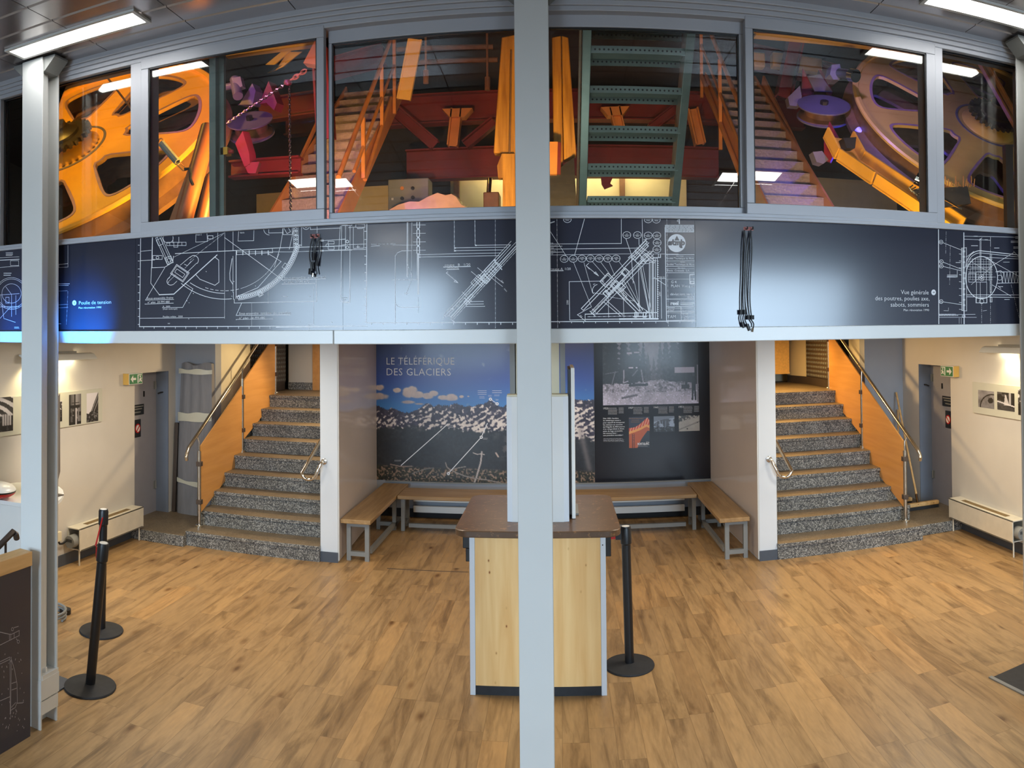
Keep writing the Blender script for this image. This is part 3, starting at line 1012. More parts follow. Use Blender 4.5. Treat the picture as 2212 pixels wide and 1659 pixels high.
# cladding around the column that rises out of the counter
t = thing('column_casing', 'white casing of the column rising out of the counter', 'column casing', (-0.155, 5.12, 1.098))
zt = P(1100, 857, 5.12).z
X0, X1 = -0.366, 0.060
ob('front_panel', MB().box((X0 + 0.036, 5.11, 1.099), (X1 - 0.036, 5.13, zt)), MT['beam'], t)
for sx, x in ((-1, X0), (1, X1)):
    mb = MB().prism([(x - sx * 0.036, 5.112, 1.099), (x, 5.124, 1.099), (x, 5.40, 1.099), (x - sx * 0.036, 5.40, 1.099)], (0, 0, zt - 1.099))
    ob('corner_strip', mb, MT['pillar'], t)
mb = MB().box((X0 + 0.06, 5.24, zt - 0.01), (X1 - 0.06, 5.40, ZB))
ob('upper_box', mb, MT['cream'], t, 'cream upper box')
for sx, x in ((-1, X0 + 0.018), (1, X1 - 0.018)):
    mb = MB().box((min(x, x - sx * 0.036), 5.22, zt - 0.01), (max(x, x - sx * 0.036), 5.40, ZB))
    ob('upper_return', mb, MT['greymetal'], t)
ob('cap_strip', MB().box((X0 + 0.002, 5.135, zt - 0.004), (X1 - 0.002, 5.24, zt + 0.012)), MT['cream'], t)
for z in (1.76, ):
    ob('screw_cap', MB().lathe([(0.007, 0), (0.006, 0.004)], (-0.275, 5.11, z), 12, (0, -1, 0)), MT['greymetal'], t)

t = thing('display_screen', 'thin flat screen seen edge-on against the right of the column casing', 'screen', (0.09, 5.4, 1.098))
z1 = P(1236, 796, 5.3).z
ob('bezel', MB().box((0.062, 5.20, 1.13), (0.078, 5.72, z1)), MT['black'], t)
ob('housing', MB().box((0.080, 5.19, 1.10), (0.106, 5.74, z1 + 0.01)), MT['beam'], t, bevel=0.004)
ob('foot', MB().box((0.062, 5.30, 1.0985), (0.13, 5.60, 1.112)), MT['greymetal'], t)

# ------------------------------------------------------------------ benches in the alcove


def bench(label, x0, x1, y0, y1, legs, along, inner):
    t = thing('bench', label, 'bench', ((x0 + x1) / 2, (y0 + y1) / 2, 0), 'wooden benches around the alcove')
    ob('seat', MB().box((x0, y0, 0.405), (x1, y1, 0.45)), MT['oak'] if along == 'y' else MT['oakx'], t, 'oiled wooden seat', bevel=0.006)
    for (lx, ly) in legs:
        mb = MB()
        q = 0.045
        if along == 'y':
            for x in (lx - 0.115, lx + 0.085):
                ob('leg', MB().box((x, ly, 0), (x + q, ly + q, 0.404)), MT['greymetal'], t)
            m2 = MB().box((lx - 0.07, ly, 0.36), (lx + 0.085, ly + q, 0.404))
            mb.box((lx - 0.07, ly, 0.05), (lx + 0.085, ly + q, 0.095))
        else:
            for yy in (ly - 0.14, ly + 0.12):
                ob('leg', MB().box((lx, yy, 0), (lx + q, yy + q, 0.404)), MT['greymetal'], t)
            m2 = MB().box((lx, ly - 0.095, 0.36), (lx + q, ly + 0.12, 0.404))
            mb.box((lx, ly - 0.095, 0.05), (lx + q, ly + 0.12, 0.095))
        ob('crossbar', mb, MT['greymetal'], t)
        ob('crossbar', m2, MT['greymetal'], t)
    if along == 'y':
        mb = MB().box((inner, y0 + 0.2, 0.05), (inner + 0.045, y1 - 0.3, 0.095))
    else:
        mb = MB().box((x0 + 0.12, inner, 0.05), (x1 - 0.12, inner + 0.045, 0.095))
    ob('stretcher', mb, MT['greymetal'], t)


bench('wooden bench along the left cheek of the alcove', -2.294, -1.965, 7.53, 9.50, [(-2.13, 7.60), (-2.13, 8.9)], 'y', -2.045)
bench('wooden bench along the right cheek of the alcove', 1.640, 1.965, 7.56, 9.50, [(1.83, 7.64), (1.83, 8.95)], 'y', 1.715)
bench('long wooden bench under the printed panels', -1.955, 1.630, 8.78, 9.27, [(-1.93, 9.02), (-0.2, 9.02), (1.59, 9.02)], 'x', 8.88)
for z, lab in ((0.225, 'upper white heating pipe cover under the long bench'), (0.085, 'lower white heating pipe cover under the long bench')):
    tag(ob('pipe_cover', MB().box((-1.9, 9.49, z), (1.6, 9.57, z + 0.08)), MT['beam'], bevel=0.004), lab, 'pipe cover')

# ------------------------------------------------------------------ stair railings


def railing(name, label, s, xr, xp, posts, ramp0, ramp1, end):
    """s = +1 left staircase (panel on the stair side), posts = [(y, foot z)]"""
    t = thing('stair_railing', label, 'railing', (xp[0], posts[0][0], posts[0][1]), 'stair railings of steel and wood')
    zr = lambda y: ramp0[1] + (ramp1[1] - ramp0[1]) * (y - ramp0[0]) / (ramp1[0] - ramp0[0])
    for k, (y, z) in enumerate(posts):
        h = zr(y) - 0.05 - z
        x = xp[k] if isinstance(xp, (list, tuple)) else xp
        po = ob('post', MB().tube([(x, y, z + 0.012), (x, y, z + h - 0.13)], 0.021, 16), MT['steel'], t)
        m2 = MB().tube([(x, y, z + h - 0.13), (x, y, z + h - 0.03), (xr, y, zr(y) - 0.02)], 0.009, 10)
        ob('saddle', m2, MT['steel'], po)
        ob('foot_flange', MB().lathe([(0.05, 0.0), (0.05, 0.02), (0.047, 0.024), (0.022, 0.026)], (x, y, z), 24), MT['chrome'], po)
        for dz in (0.26, 0.70):
            m3 = MB().box((x - 0.03, y - 0.026, z + dz), (x + 0.03, y + 0.036, z + dz + 0.055))
            ob('panel_clamp', m3, MT['darksteel'], po, bevel=0.004)
    y0 = posts[0][0]
    pts = [(xr, end[0], end[1] - 0.055), (xr, end[0] - 0.012, end[1] - 0.02), (xr, end[0] + 0.01, end[1] + 0.02), (xr, end[0] + 0.05, zr(end[0] + 0.05))]
    y = end[0] + 0.3
    pts += [(xr, yy, zr(yy)) for yy in (y, y + 1, y + 2.4, y + 3.0)]
    ob('handrail', MB().tube(pts, 0.021, 16), MT['steel'], t)
    for k in range(len(posts) - 1):
        (ya, za), (yb, zb) = posts[k], posts[k + 1]
        xa, xb = (xp[k], xp[k + 1]) if isinstance(xp, (list, tuple)) else (xp, xp)
        g = 0.028
        q = [(xa, ya + g, za + 0.16), (xb, yb - g, zb - 0.09), (xb, yb - g, zb + 0.87), (xa, ya + g, za + 0.93)]
        ob('infill_panel', MB().prism([(p[0] - 0.008, p[1], p[2]) for p in q], (0.016, 0, 0)), MT['beech'], t, 'honey coloured wooden infill')
    return t


railing('l', 'steel and wood railing on the left staircase', 1, -4.065, [-4.035, -4.08, -4.10], [(7.66, 0.17), (8.97, 0.85), (10.2, 1.53)], (7.72, 1.262), (9.40, 2.25), (7.41, 1.03))
railing('r', 'steel and wood railing on the right staircase', -1, 3.885, [3.85, 3.88, 3.91], [(7.70, 0.17), (9.0, 0.85), (10.3, 1.53)], (7.73, 1.19), (9.65, 2.236), (7.39, 0.975))

# bent hand grips fixed to the short walls
for s, x, lab in ((-1, -2.455, 'bent steel hand grip on the wall end beside the left staircase'), (1, 2.16, 'bent steel hand grip on the wall end beside the right staircase')):
    y = YP
    t = thing('hand_grip', lab, 'handrail', (x, y, 1.05), 'steel hand grips at the stair feet')
    pts = [(x, y - 0.002, 1.055), (x + s * 0.01, y - 0.05, 1.05)]
    cx, cz, rr = x + s * 0.145, 0.955, 0.085
    pts += [(x + s * 0.035, y - 0.075, 1.0)]
    for k in range(9):
        a = math.radians(195 + k * 18.5)
        pts.append((cx + s * rr * math.cos(a), y - 0.085, cz + rr * math.sin(a)))
    pts += [(x + s * 0.10, y + 0.0 + 0.45, 1.36), (x + s * 0.09, y + 1.6, 1.98)]
    ob('bent_tube', MB().tube(pts, 0.0172, 16), MT['chrome'], t)
    ob('rosette', MB().lathe([(0.032, 0), (0.032, 0.014), (0.024, 0.018)], (x, y, 1.055), 24, (0, -1, 0)), MT['steel'], t)

# ------------------------------------------------------------------ heaters on the side walls


def heater(label, X, s, y0, y1, group='white convector heaters'):
    """s = direction into the room"""
    t = thing('convector_heater', label, 'heater', (X + 0.09 * s, (y0 + y1) / 2, 0), group)
    a, b = X + 0.002 * s, X + 0.165 * s
    z0, z1 = 0.155, 0.385
    lo = lambda u, v: (min(u, v), max(u, v))
    f = lo(b, b - 0.012 * s)
    ob('front_plate', MB().box((f[0], y0, z0), (f[1], y1, z1)), MT['radiator'], t, bevel=0.002)
    g = lo(a, b)
    ob('top_plate', MB().box((g[0], y0, z1 - 0.012), (g[1], y1, z1)), MT['radiator'], t, bevel=0.002)
    gr = lo(X + 0.055 * s, X + 0.115 * s)
    ob('grille', MB().box((gr[0], y0 + 0.2, z1), (gr[1], y1 - 0.2, z1 + 0.002)), MT['scorch'], t, 'scorched brown grille')
    ob('back_plate', MB().box((lo(a, a + .01 * s)[0], y0, z0), (lo(a, a + .01 * s)[1], y1, z1 - 0.012)), MT['radiator'], t)
    ob('bottom_plate', MB().box((g[0], y0 + 0.02, z0), (g[1], y1 - 0.02, z0 + 0.01)), MT['radiator'], t)
    c = Vector((X + 0.085 * s, y0 - 0.075, 0.255))
    ob('fan_motor', MB().lathe([(0.062, 0), (0.066, 0.01), (0.066, 0.12), (0.04, 0.135)], c, 28, (0, 1, 0)), MT['greymetal'], t, 'round grey end housing')
    mb = MB()
    for k in range(5):
        mb.box((c.x - 0.035 + 0.015 * k, c.y - 0.003, c.z + 0.0), (c.x - 0.028 + 0.015 * k, c.y + 0.001, c.z + 0.03))
    ob('vent_slot', mb, MT['dark'], t)
    for y in (y0 + 0.03, y1 - 0.05):
        x = X + 0.135 * s
        ob('leg', MB().tube([(x, y, 0), (x, y, z0)], 0.009, 8), MT['radiator'], t)
    return t


heater('white convector heater on the left wall, scorched on top', XL, 1, 6.16, 7.40)
heater('white convector heater on the right wall, scorched on top', XR, -1, 6.34, 7.66)
t = thing('cable_duct', 'white plastic cable duct on the left wall beside the heater', 'cable duct', (XL + 0.04, 5.75, 0.29))
ob('duct_cover', MB().box((XL + 0.001, 5.40, 0.29), (XL + 0.07, 5.98, 0.385)), MT['cream'], t, bevel=0.004)
ob('cable', MB().tube([(XL + 0.035, 5.96, 0.29), (XL + 0.035, 5.99, 0.25), (XL + 0.04, 6.03, 0.245), (XL + 0.045, 6.075, 0.262)], 0.011, 8), MT['black'], t)

# ------------------------------------------------------------------ wall lamps


def wall_lamp(label, X, s, y0, y1, z):
    t = thing('wall_lamp', label, 'lamp', (X + 0.06 * s, (y0 + y1) / 2, z), 'slim wall lamps over the photo boards')
    prof = [(0.0, 0.0), (0.13, -0.075), (0.14, -0.07), (0.13, -0.05), (0.085, 0.0), (0.03, 0.015)]
    ob('reflector', MB().prism([(X + s * (0.03 + a * 0.8), y0, z + b * 0.8) for a, b in prof], (0, y1 - y0, 0)), MT['colwhite'], t)
    lo, hi = sorted((X + 0.002 * s, X + 0.05 * s))
    ob('bracket', MB().box((lo, y0 + 0.25, z + 0.01), (hi, y1 - 0.25, z + 0.03)), MT['greymetal'], t)
    ob('tube', MB().tube([(X + 0.055 * s, y0 + 0.55, z - 0.045), (X + 0.055 * s, y1 - 0.25, z - 0.045)], 0.012, 10), MT['tube'], t, 'lit fluorescent tube')


wall_lamp('slim wall lamp shining on the left photo board', XL, 1, 5.35, 6.50, 2.195)
for y in (5.55, 5.95):
    lamp('wall_lamp_light', 'SPOT', (XL + 0.10, y, 2.13), 16, (1.0, 0.80, 0.42), aim=(XL + 0.0, y, 1.6), spot=130, radius=0.04)
wall_lamp('slim wall lamp shining on the right photo board', XR, -1, 5.9, 6.98, 2.185)
for y in (6.15, 6.5):
    lamp('wall_lamp_light', 'SPOT', (XR - 0.10, y, 2.12), 16, (1.0, 0.80, 0.42), aim=(XR, y, 1.6), spot=130, radius=0.04)

# ------------------------------------------------------------------ exit signs


def exit_sign(label, X, s, y0, y1, z0, z1, flip):
    """a sign hung out from the wall; s = into the room; drawn on the face turned to the hall"""
    t = thing('exit_sign', label, 'exit sign', (X + 0.04 * s, y0, z0), 'green emergency exit signs')
    a, b = sorted((X + 0.002 * s, X + 0.075 * s))
    ob('housing', MB().box((a, y0, z0), (b, y1, z1)), MT['beam'], t, bevel=0.004)
    xf = X + 0.0765 * s
    # pictogram coordinates: u along the wall (0..1, arrow side first), v up
    def pt(u, v, d=0.0):
        yy = y0 + (y1 - y0) * (0.04 + 0.92 * u)
        return (xf + d * s, yy, z0 + (z1 - z0) * v)
    mb = MB().prism([pt(0.0, 0.06), pt(1, 0.06), pt(1, 0.94), pt(0.0, 0.94)], (0.001 * s, 0, 0))
    w = lambda P_: mb.prism([pt(u, v, 0.001) for u, v in P_], (0.001 * s, 0, 0), 1)
    w([(0.08, 0.5), (0.28, 0.84), (0.28, 0.6), (0.5, 0.6), (0.5, 0.4), (0.28, 0.4), (0.28, 0.16)])
    w([(0.62, 0.12), (0.70, 0.12), (0.70, 0.80), (0.95, 0.80), (0.95, 0.88), (0.62, 0.88)])
    w([(0.74, 0.2), (0.80, 0.2), (0.84, 0.36), (0.90, 0.2), (0.97, 0.2), (0.90, 0.48), (0.97, 0.5), (0.97, 0.56), (0.86, 0.56), (0.78, 0.5)])
    w([(0.84 + 0.05 * math.cos(a_), 0.68 + 0.09 * math.sin(a_)) for a_ in [k * PI / 5 for k in range(10)]])
    ob('pictogram', mb, [MT['signgreen'], MT['beam']], t, 'white running figure and arrow on green')
    e = MB().box((a, y0 - 0.012, z0), (b, y0 - 0.001, z1))
    ob('end_strip', e, MT['ochre'], t)


MT['signgreen'] = paint('exit_sign_green', rgb(24, 118, 70), 0.4)
exit_sign('green exit sign with left arrow above the left service door', XL, 1, 7.22, 7.52, 1.815, 1.945, False)
exit_sign('green exit sign with right arrow above the right service door', XR, -1, 7.66, 7.97, 1.815, 1.945, True)

# ------------------------------------------------------------------ wrapped mattress-like roll, beam and brooms in the corners
t = thing('wrapped_board', 'tall grey cloth-wrapped board taped and leaning left of the stairs', 'wrapped board', (-4.47, 8.35, 0.125))
n = 18
mb = MB()
cols = []
rows = [0.126, 0.35, 0.75, 1.10, 1.28, 1.35, 1.7, 1.97, 2.03]
wid = [(-4.70, -4.215), (-4.70, -4.21), (-4.70, -4.215), (-4.695, -4.215), (-4.69, -4.215), (-4.69, -4.215), (-4.68, -4.222), (-4.67, -4.228), (-4.665, -4.232)]
vs = []
for r, z in enumerate(rows):
    for k in range(n):
        u = k / (n - 1)
        x = wid[r][0] + (wid[r][1] - wid[r][0]) * u
        fold = 0.012 * math.sin(u * 23) * (1.0 if z > 1.3 else 0.25)
        yy = 8.31 + 0.035 * (z - 0.126) - 0.05 * math.sin(PI * u) ** 0.5 + fold
        vs.append((x, min(yy, 8.43), z + (0.02 * math.sin(9 * u) if r == len(rows) - 1 else 0)))
fs = [(r * n + k, r * n + k + 1, (r + 1) * n + k + 1, (r + 1) * n + k) for r in range(len(rows) - 1) for k in range(n - 1)]
b0 = len(vs)
for r, z in enumerate(rows):
    vs += [(wid[r][0], 8.44, z), (wid[r][1], 8.44, z)]
for r in range(len(rows) - 1):
    fs.append((r * n, (r + 1) * n, b0 + 2 * r + 2, b0 + 2 * r))
    fs.append((r * n + n - 1, b0 + 2 * r + 1, b0 + 2 * r + 3, (r + 1) * n + n - 1))
    fs.append((b0 + 2 * r, b0 + 2 * r + 2, b0 + 2 * r + 3, b0 + 2 * r + 1))
MT['cloth'] = paint('grey_packing_cloth', rgb(128, 128, 132), 0.8, var=0.08, scale=8, stretch=(6, 1, 0.6))
MT['tape'] = paint('pale_packing_tape', rgb(206, 204, 186), 0.4, var=0.04)
ob('cloth_cover', mb.add(vs, fs), MT['cloth'], t, sharp=60)
for z0, z1, dz in ((1.90, 1.96, 0.0), (1.29, 1.40, 0.02), (0.52, 0.57, -0.05)):
    mb = MB()
    top, bot = [], []
    for k in range(13):
        u = k / 12
        x = -4.702 + 0.482 * u
        yy = 8.296 + 0.035 * ((z0 + z1) / 2 - 0.126) - 0.052 * math.sin(PI * u) ** 0.5
        bot.append((x, yy, z0 + dz * u + 0.006 * math.sin(7 * u)))
        top.append((x, yy, z1 + dz * u + 0.008 * math.sin(11 * u + 1)))
    k = len(bot)
    mb.add(bot + top + [(p[0], p[1] + 0.006, p[2]) for p in bot + top],
           [(i, i + 1, k + i + 1, k + i) for i in range(k - 1)] + [(3 * k + i, 3 * k + i + 1, 2 * k + i + 1, 2 * k + i) for i in range(k - 1)])
    ob('tape', mb, MT['tape'], t)
x = -4.755
tag(ob('dark_plank', MB().bar((x, 8.33, 0.128), (x, 8.41, 1.26), 0.05, 0.04, (0, 1, 0)), MT['darksteel'], bevel=0.003), 'dark narrow plank leaning in the corner beside the wrapped board', 'plank')


def broom(label, hx0, hx1, y, z, stick_top, mat, tilt=0.0):
    t = thing('broom', label, 'broom', ((hx0 + hx1) / 2, y, 0.126), 'wide brooms in the right corner')
    ob('head', MB().box((hx0, y - 0.03, 0.165), (hx1, y + 0.03, 0.215)), mat, t, 'pale wooden broom head', bevel=0.01)
    ob('bristle_block', MB().box((hx0 + 0.01, y - 0.024, 0.127), (hx1 - 0.01, y + 0.024, 0.166)), MT['rubber'], t)
    x = (hx0 + hx1) / 2
    ob('socket', MB().tube([(x, y, 0.214), (x + (stick_top[0] - x) * 0.07, y + (stick_top[1] - y) * 0.07, 0.214 + (stick_top[2] - 0.214) * 0.07)], 0.018, 10), MT['chrome'], t)
    ob('stick', MB().tube([(x, y, 0.22), stick_top], 0.014, 12), MT['pinerail'], t, 'wooden broom stick')


broom('wide broom before the right service door, stick leaning to the wall', 4.03, 4.62, 8.30, 0, tuple(P(1936, 848, 9.12)), MT['pinerail'])
broom('second broom half hidden behind the front broom in the right corner', 4.02, 4.40, 8.62, 0, tuple(P(1940, 885, 9.13)), MT['pinerail'])

# perforated sheets at the top of the stairs
def perforated(label, a, b, z0, z1, n):
    """a pressed sheet from a to b on plan, louvres on the side n"""
    a, b, n = Vector((a[0], a[1], 0)), Vector((b[0], b[1], 0)), Vector((n[0], n[1], 0))
    t = thing('perforated_screen', label, 'metal screen', (a + b) / 2 + Vector((0, 0, z0)), 'perforated metal screens by the landings')
    L_ = (b - a).length
    u = (b - a) / L_
    zv = lambda z: Vector((0, 0, z))
    mb = MB().prism([a + zv(z0), b + zv(z0), b + zv(z1), a + zv(z1)], n * -0.006)
    nx, nz = max(3, int(L_ / 0.075)), int((z1 - z0) / 0.062)
    for i in range(nx):
        for k in range(nz):
            c = a + u * ((i + 0.5) * L_ / nx) + zv(z0 + (k + 0.5) * (z1 - z0) / nz) + n * 0.0005
            mb.prism([c + u * -0.018 + zv(-.018), c + u * .018 + zv(-.008), c + u * .018 + zv(.020), c + u * -.018 + zv(.010)], n * 0.008, 1)
    ob('pressed_sheet', mb, [MT['darksteel'], MT['greymetal']], t)


perforated('perforated metal screen behind the left handrail, at the landing', (-4.28, 9.58), (-4.24, 10.98), 1.66, 2.34, (1, 0))
perforated('perforated metal screen behind the right handrail, at the landing', (3.955, 10.42), (3.94, 11.40), 1.66, 2.34, (-1, 0))
struct('baseboard_landing_left', MB().box((-4.29, 9.58, 1.53), (-4.25, 10.98, 1.66)), MT['darksteel'], 'dark skirting under the left perforated screen', 'baseboard')
struct('baseboard_landing_right', MB().prism([(3.95, 10.42, 1.53), (3.93, 11.40, 1.53), (3.80, 11.98, 1.53), (3.86, 11.98, 1.53), (3.98, 11.4, 1.53), (3.99, 10.42, 1.53)], (0, 0, 0.125)), MT['darksteel'], 'dark skirting under the right perforated screen', 'baseboard')
MT['crepi'] = paint('rough_orange_plaster', rgb(222, 176, 96), 0.8, var=0.1, scale=30, bump=1.0)
a = P(1705, 780, 11.7).x
struct('wall_plaster_right', MB().box((2.26, 11.7, 1.72), (a, 11.9, 2.56)).box((2.26, 11.68, 1.69), (a, 11.9, 1.72)), MT['crepi'], 'rough plaster block lit orange on the right landing', 'wall')
struct('wall_panel_right', MB().prism([(3.935, 11.41, 1.655), (3.80, 11.98, 1.655), (3.84, 12.0, 1.655), (3.985, 11.42, 1.655)], (0, 0, 0.9)), MT['cream'], 'smooth cream wall strip on the right landing', 'wall')
a, b = P(675, 800, 11.03).x, P(690, 800, 11.03).x
struct('trim_9', MB().box((a, 11.03, 1.53), (b, 11.06, 2.56)), MT['beech'], 'brown door edge on the left landing', 'trim')

# ------------------------------------------------------------------ left edge of the picture: display table, model, sign, hand rail
t = thing('display_table', 'white round-ended display table behind the left column', 'table', (-4.3, 4.95, 0))
edge = [(138, 1066), (136, 1058), (128, 1051), (112, 1046), (80, 1042), (36, 1042), (0, 1047)]
top = [PZ(x, y, 1.0) for x, y in edge]
low = [PZ(x, y, 1.0) for x, y in [(0, 1080), (36, 1086), (80, 1090), (108, 1089), (124, 1083), (133, 1075)]]
pl = [Vector((max(p.x, XL + 0.02), p.y, 0.965)) for p in top + [Vector((XL + 0.02, 4.7, 0)), Vector((-4.6, 4.45, 0))] + low]
ob('table_top', MB().prism(pl, (0, 0, 0.035)), MT['beam'], t, bevel=0.003)
c = Vector((sum(p.x for p in pl) / len(pl), sum(p.y for p in pl) / len(pl), 0))
pb = [c + (Vector((p.x, p.y, 0)) - c) * 0.55 + Vector((-0.10, 0, 0)) for p in pl]
ob('pedestal', MB().prism(pb, (0, 0, 0.963)), MT['beam'], t)
p = PZ(122, 1070, 1.0)
t = thing('info_sign', 'edge-on framed sign on a post, standing on the display table', 'sign', (p.x, p.y, 1.0))
ob('foot_plate', MB().box((p.x - 0.06, p.y - 0.04, 1.0005), (p.x + 0.05, p.y + 0.04, 1.008)), MT['darksteel'], t)
ob('post', MB().box((p.x - 0.009, p.y - 0.012, 1.008), (p.x + 0.009, p.y + 0.012, 1.16)), MT['darksteel'], t)
d = Vector((p.x, p.y, 0)).normalized()
d = (Matrix.Rotation(math.radians(-3.0), 3, 'Z') @ d)
q = Vector((-d.y, d.x, 0))
zt_ = P(122, 858, p.y).z
a = Vector((p.x, p.y, 0))
mb = MB().prism([a + q * 0.013 + Vector((0, 0, 1.13)), a - q * 0.013 + Vector((0, 0, 1.13)), a - q * 0.008 + Vector((0, 0, zt_)), a + q * 0.004 + Vector((0, 0, zt_))], d * 0.42)
ob('frame', mb, MT['darksteel'], t)
for z in (1.20, 1.38, 1.62):
    ob('screw', MB().lathe([(0.004, 0), (0.004, 0.003)], a + d * -0.001 + Vector((0, 0, z)), 10, -d), MT['chrome'], t)
pc = PZ(-8, 1062, 1.06)
t = thing('cabin_model', 'small white and red cabin model on the display table', 'model', (pc.x, pc.y, 1.0))
mb = MB()
n = 24
def ell(z0f, z1f, m):
    pr = []
    for k in range(7):
        f = z0f + (z1f - z0f) * k / 6
        pr.append((max(0.002, 0.17 * math.sqrt(max(0, 1 - f * f))), 0.07 * f))
    mb.lathe(pr, (pc.x, pc.y, 1.075), n, (0, 0, 1), m)
ell(0.05, 1.0, 0); ell(-1.0, -0.15, 1); ell(-0.15, 0.05, 2)
ob('shell', mb, [MT['beam'], MT['red'], MT['black']], t)
ob('stand', MB().lathe([(0.05, 0.0), (0.05, 0.004), (0.012, 0.006), (0.012, 0.05)], (pc.x, pc.y, 1.0005), 16), MT['darksteel'], t)
t = thing('stair_handrail', 'dark steel handrail rising behind the half wall', 'handrail', (-3.2, 3.3, 0.6))
a, b = P(33, 1150, 3.58), P(-14, 1192, 3.40)
e = P(36, 1163, 3.60)
ob('rail', MB().tube([e, a + Vector((0.004, 0.0, -0.01)), a + Vector((-0.015, 0, 0.004)), b, b + (b - a) * 2], 0.020, 14), MT['darksteel'], t)
c = a + (b - a) * 0.45
ob('support_post', MB().tube([c, c + Vector((0, 0, -0.05)), (c.x, c.y, 0.0)], 0.008, 10), MT['darksteel'], t)
# coiled cable and black puck on the floor, grey mats
pc = PZ(104, 1335, 0.0)
t = thing('coiled_hose', 'grey hose coiled on the floor behind the left column', 'hose', (pc.x, pc.y, 0))
ob('hose', MB().tube([(pc.x + 0.15 * math.cos(a_ * 0.35), pc.y + 0.15 * math.sin(a_ * 0.35), 0.013 + 0.0016 * a_) for a_ in range(48)], 0.011, 8), MT['greymetal'], t)
ob('fitting', MB().lathe([(0.05, 0.0), (0.05, 0.04), (0.03, 0.05)], (pc.x + 0.05, pc.y + 0.17, 0.0), 16), MT['black'], t)
p0 = PZ(132, 1487, 0)
mt = MB().box((-3.75, p0.y - 0.145, 0.0), (p0.x + 0.02, p0.y + 0.12, 0.012))
tag(ob('floor_plate', mt, [MT['base']], bevel=0.002), 'slate-grey floor plate beside the foot of the left column', 'floor plate')
t = thing('door_mat', 'dark floor mat with pale edge strip at the right edge', 'mat', (3.2, 4.2, 0))
a, b, c = PZ(2142, 1462, 0), PZ(2212, 1497, 0), PZ(2212, 1437, 0)
u, v = (b - a).normalized(), (c - a).normalized()
v = Vector((-u.y, u.x, 0)) if Vector((-u.y, u.x, 0)).dot(v) > 0 else Vector((u.y, -u.x, 0))
ob('mat_surface', MB().prism([a + v * 0.0 + u * 0.02, a + u * 0.8 + v * 0.0, a + u * 0.8 + v * 0.9, a + v * 0.9 + u * 0.02], (0, 0, 0.008)), MT['rubber'], t)
ob('edge_strip', MB().prism([a, a + u * 0.8, a + u * 0.8 - v * 0.028, a - v * 0.028], (0, 0, 0.009)), MT['greymetal'], t)

# ------------------------------------------------------------------ black cords hung on the blueprint panels
def hook_plate(px, py, w, h, label, group='red hook plates on the blueprint panels'):
    c = P(px, py, YW - 0.006)
    t = thing('hook_plate', label, 'hook plate', (c.x, c.y, c.z), group)
    ob('plate', MB().box((c.x - w / 2, YW - 0.006, c.z - h / 2), (c.x + w / 2, YW - 0.0005, c.z + h / 2)), MT['plate'], t)
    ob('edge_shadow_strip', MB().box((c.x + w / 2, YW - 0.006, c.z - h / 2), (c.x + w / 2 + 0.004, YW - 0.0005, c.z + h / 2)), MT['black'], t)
    for dx in (-0.012, 0.016):
        ob('hook', MB().tube([(c.x + dx, YW - 0.006, c.z - 0.002), (c.x + dx, YW - 0.03, c.z - 0.004), (c.x + dx, YW - 0.032, c.z + 0.008)], 0.004, 8), MT['black'], t)


MT['plate'] = paint('faded_red_plate', rgb(186, 112, 106), 0.5)
hook_plate(680, 510, 0.052, 0.022, 'small red hook plate holding the short black cords')
hook_plate(1617, 494, 0.052, 0.018, 'small red hook plate holding the long black cords')


def cord(label, loops, plugs, group):
    p0 = P(loops[0][0][0], loops[0][0][1], YW - 0.03)
    t = thing('black_cord', label, 'cord', p0, group)
    for lp in loops:
        k = len(lp)
        pts = []
        for i, q in enumerate(lp):
            v = P(q[0], q[1], YW - 0.024)
            pts.append(v)
        # smooth
        sm = []
        for i in range(k - 1):
            for f in (0, .25, .5, .75):
                a = pts[max(i - 1, 0)]; b = pts[i]; c = pts[i + 1]; d = pts[min(i + 2, k - 1)]
                sm.append(0.5 * ((2 * b) + (c - a) * f + (2 * a - 5 * b + 4 * c - d) * f * f + (3 * b - a - 3 * c + d) * f ** 3))
        sm.append(pts[-1])
        ob('cable', MB().tube(sm, 0.0034, 8), MT['black'], t)
    for (x0, y0, x1, y1, r, mm) in plugs:
        a, b = P(x0, y0, YW - 0.026), P(x1, y1, YW - 0.026)
        ob('plug', MB().tube([a, a + (b - a) * 0.3, b], r, 10), MT[mm], t)


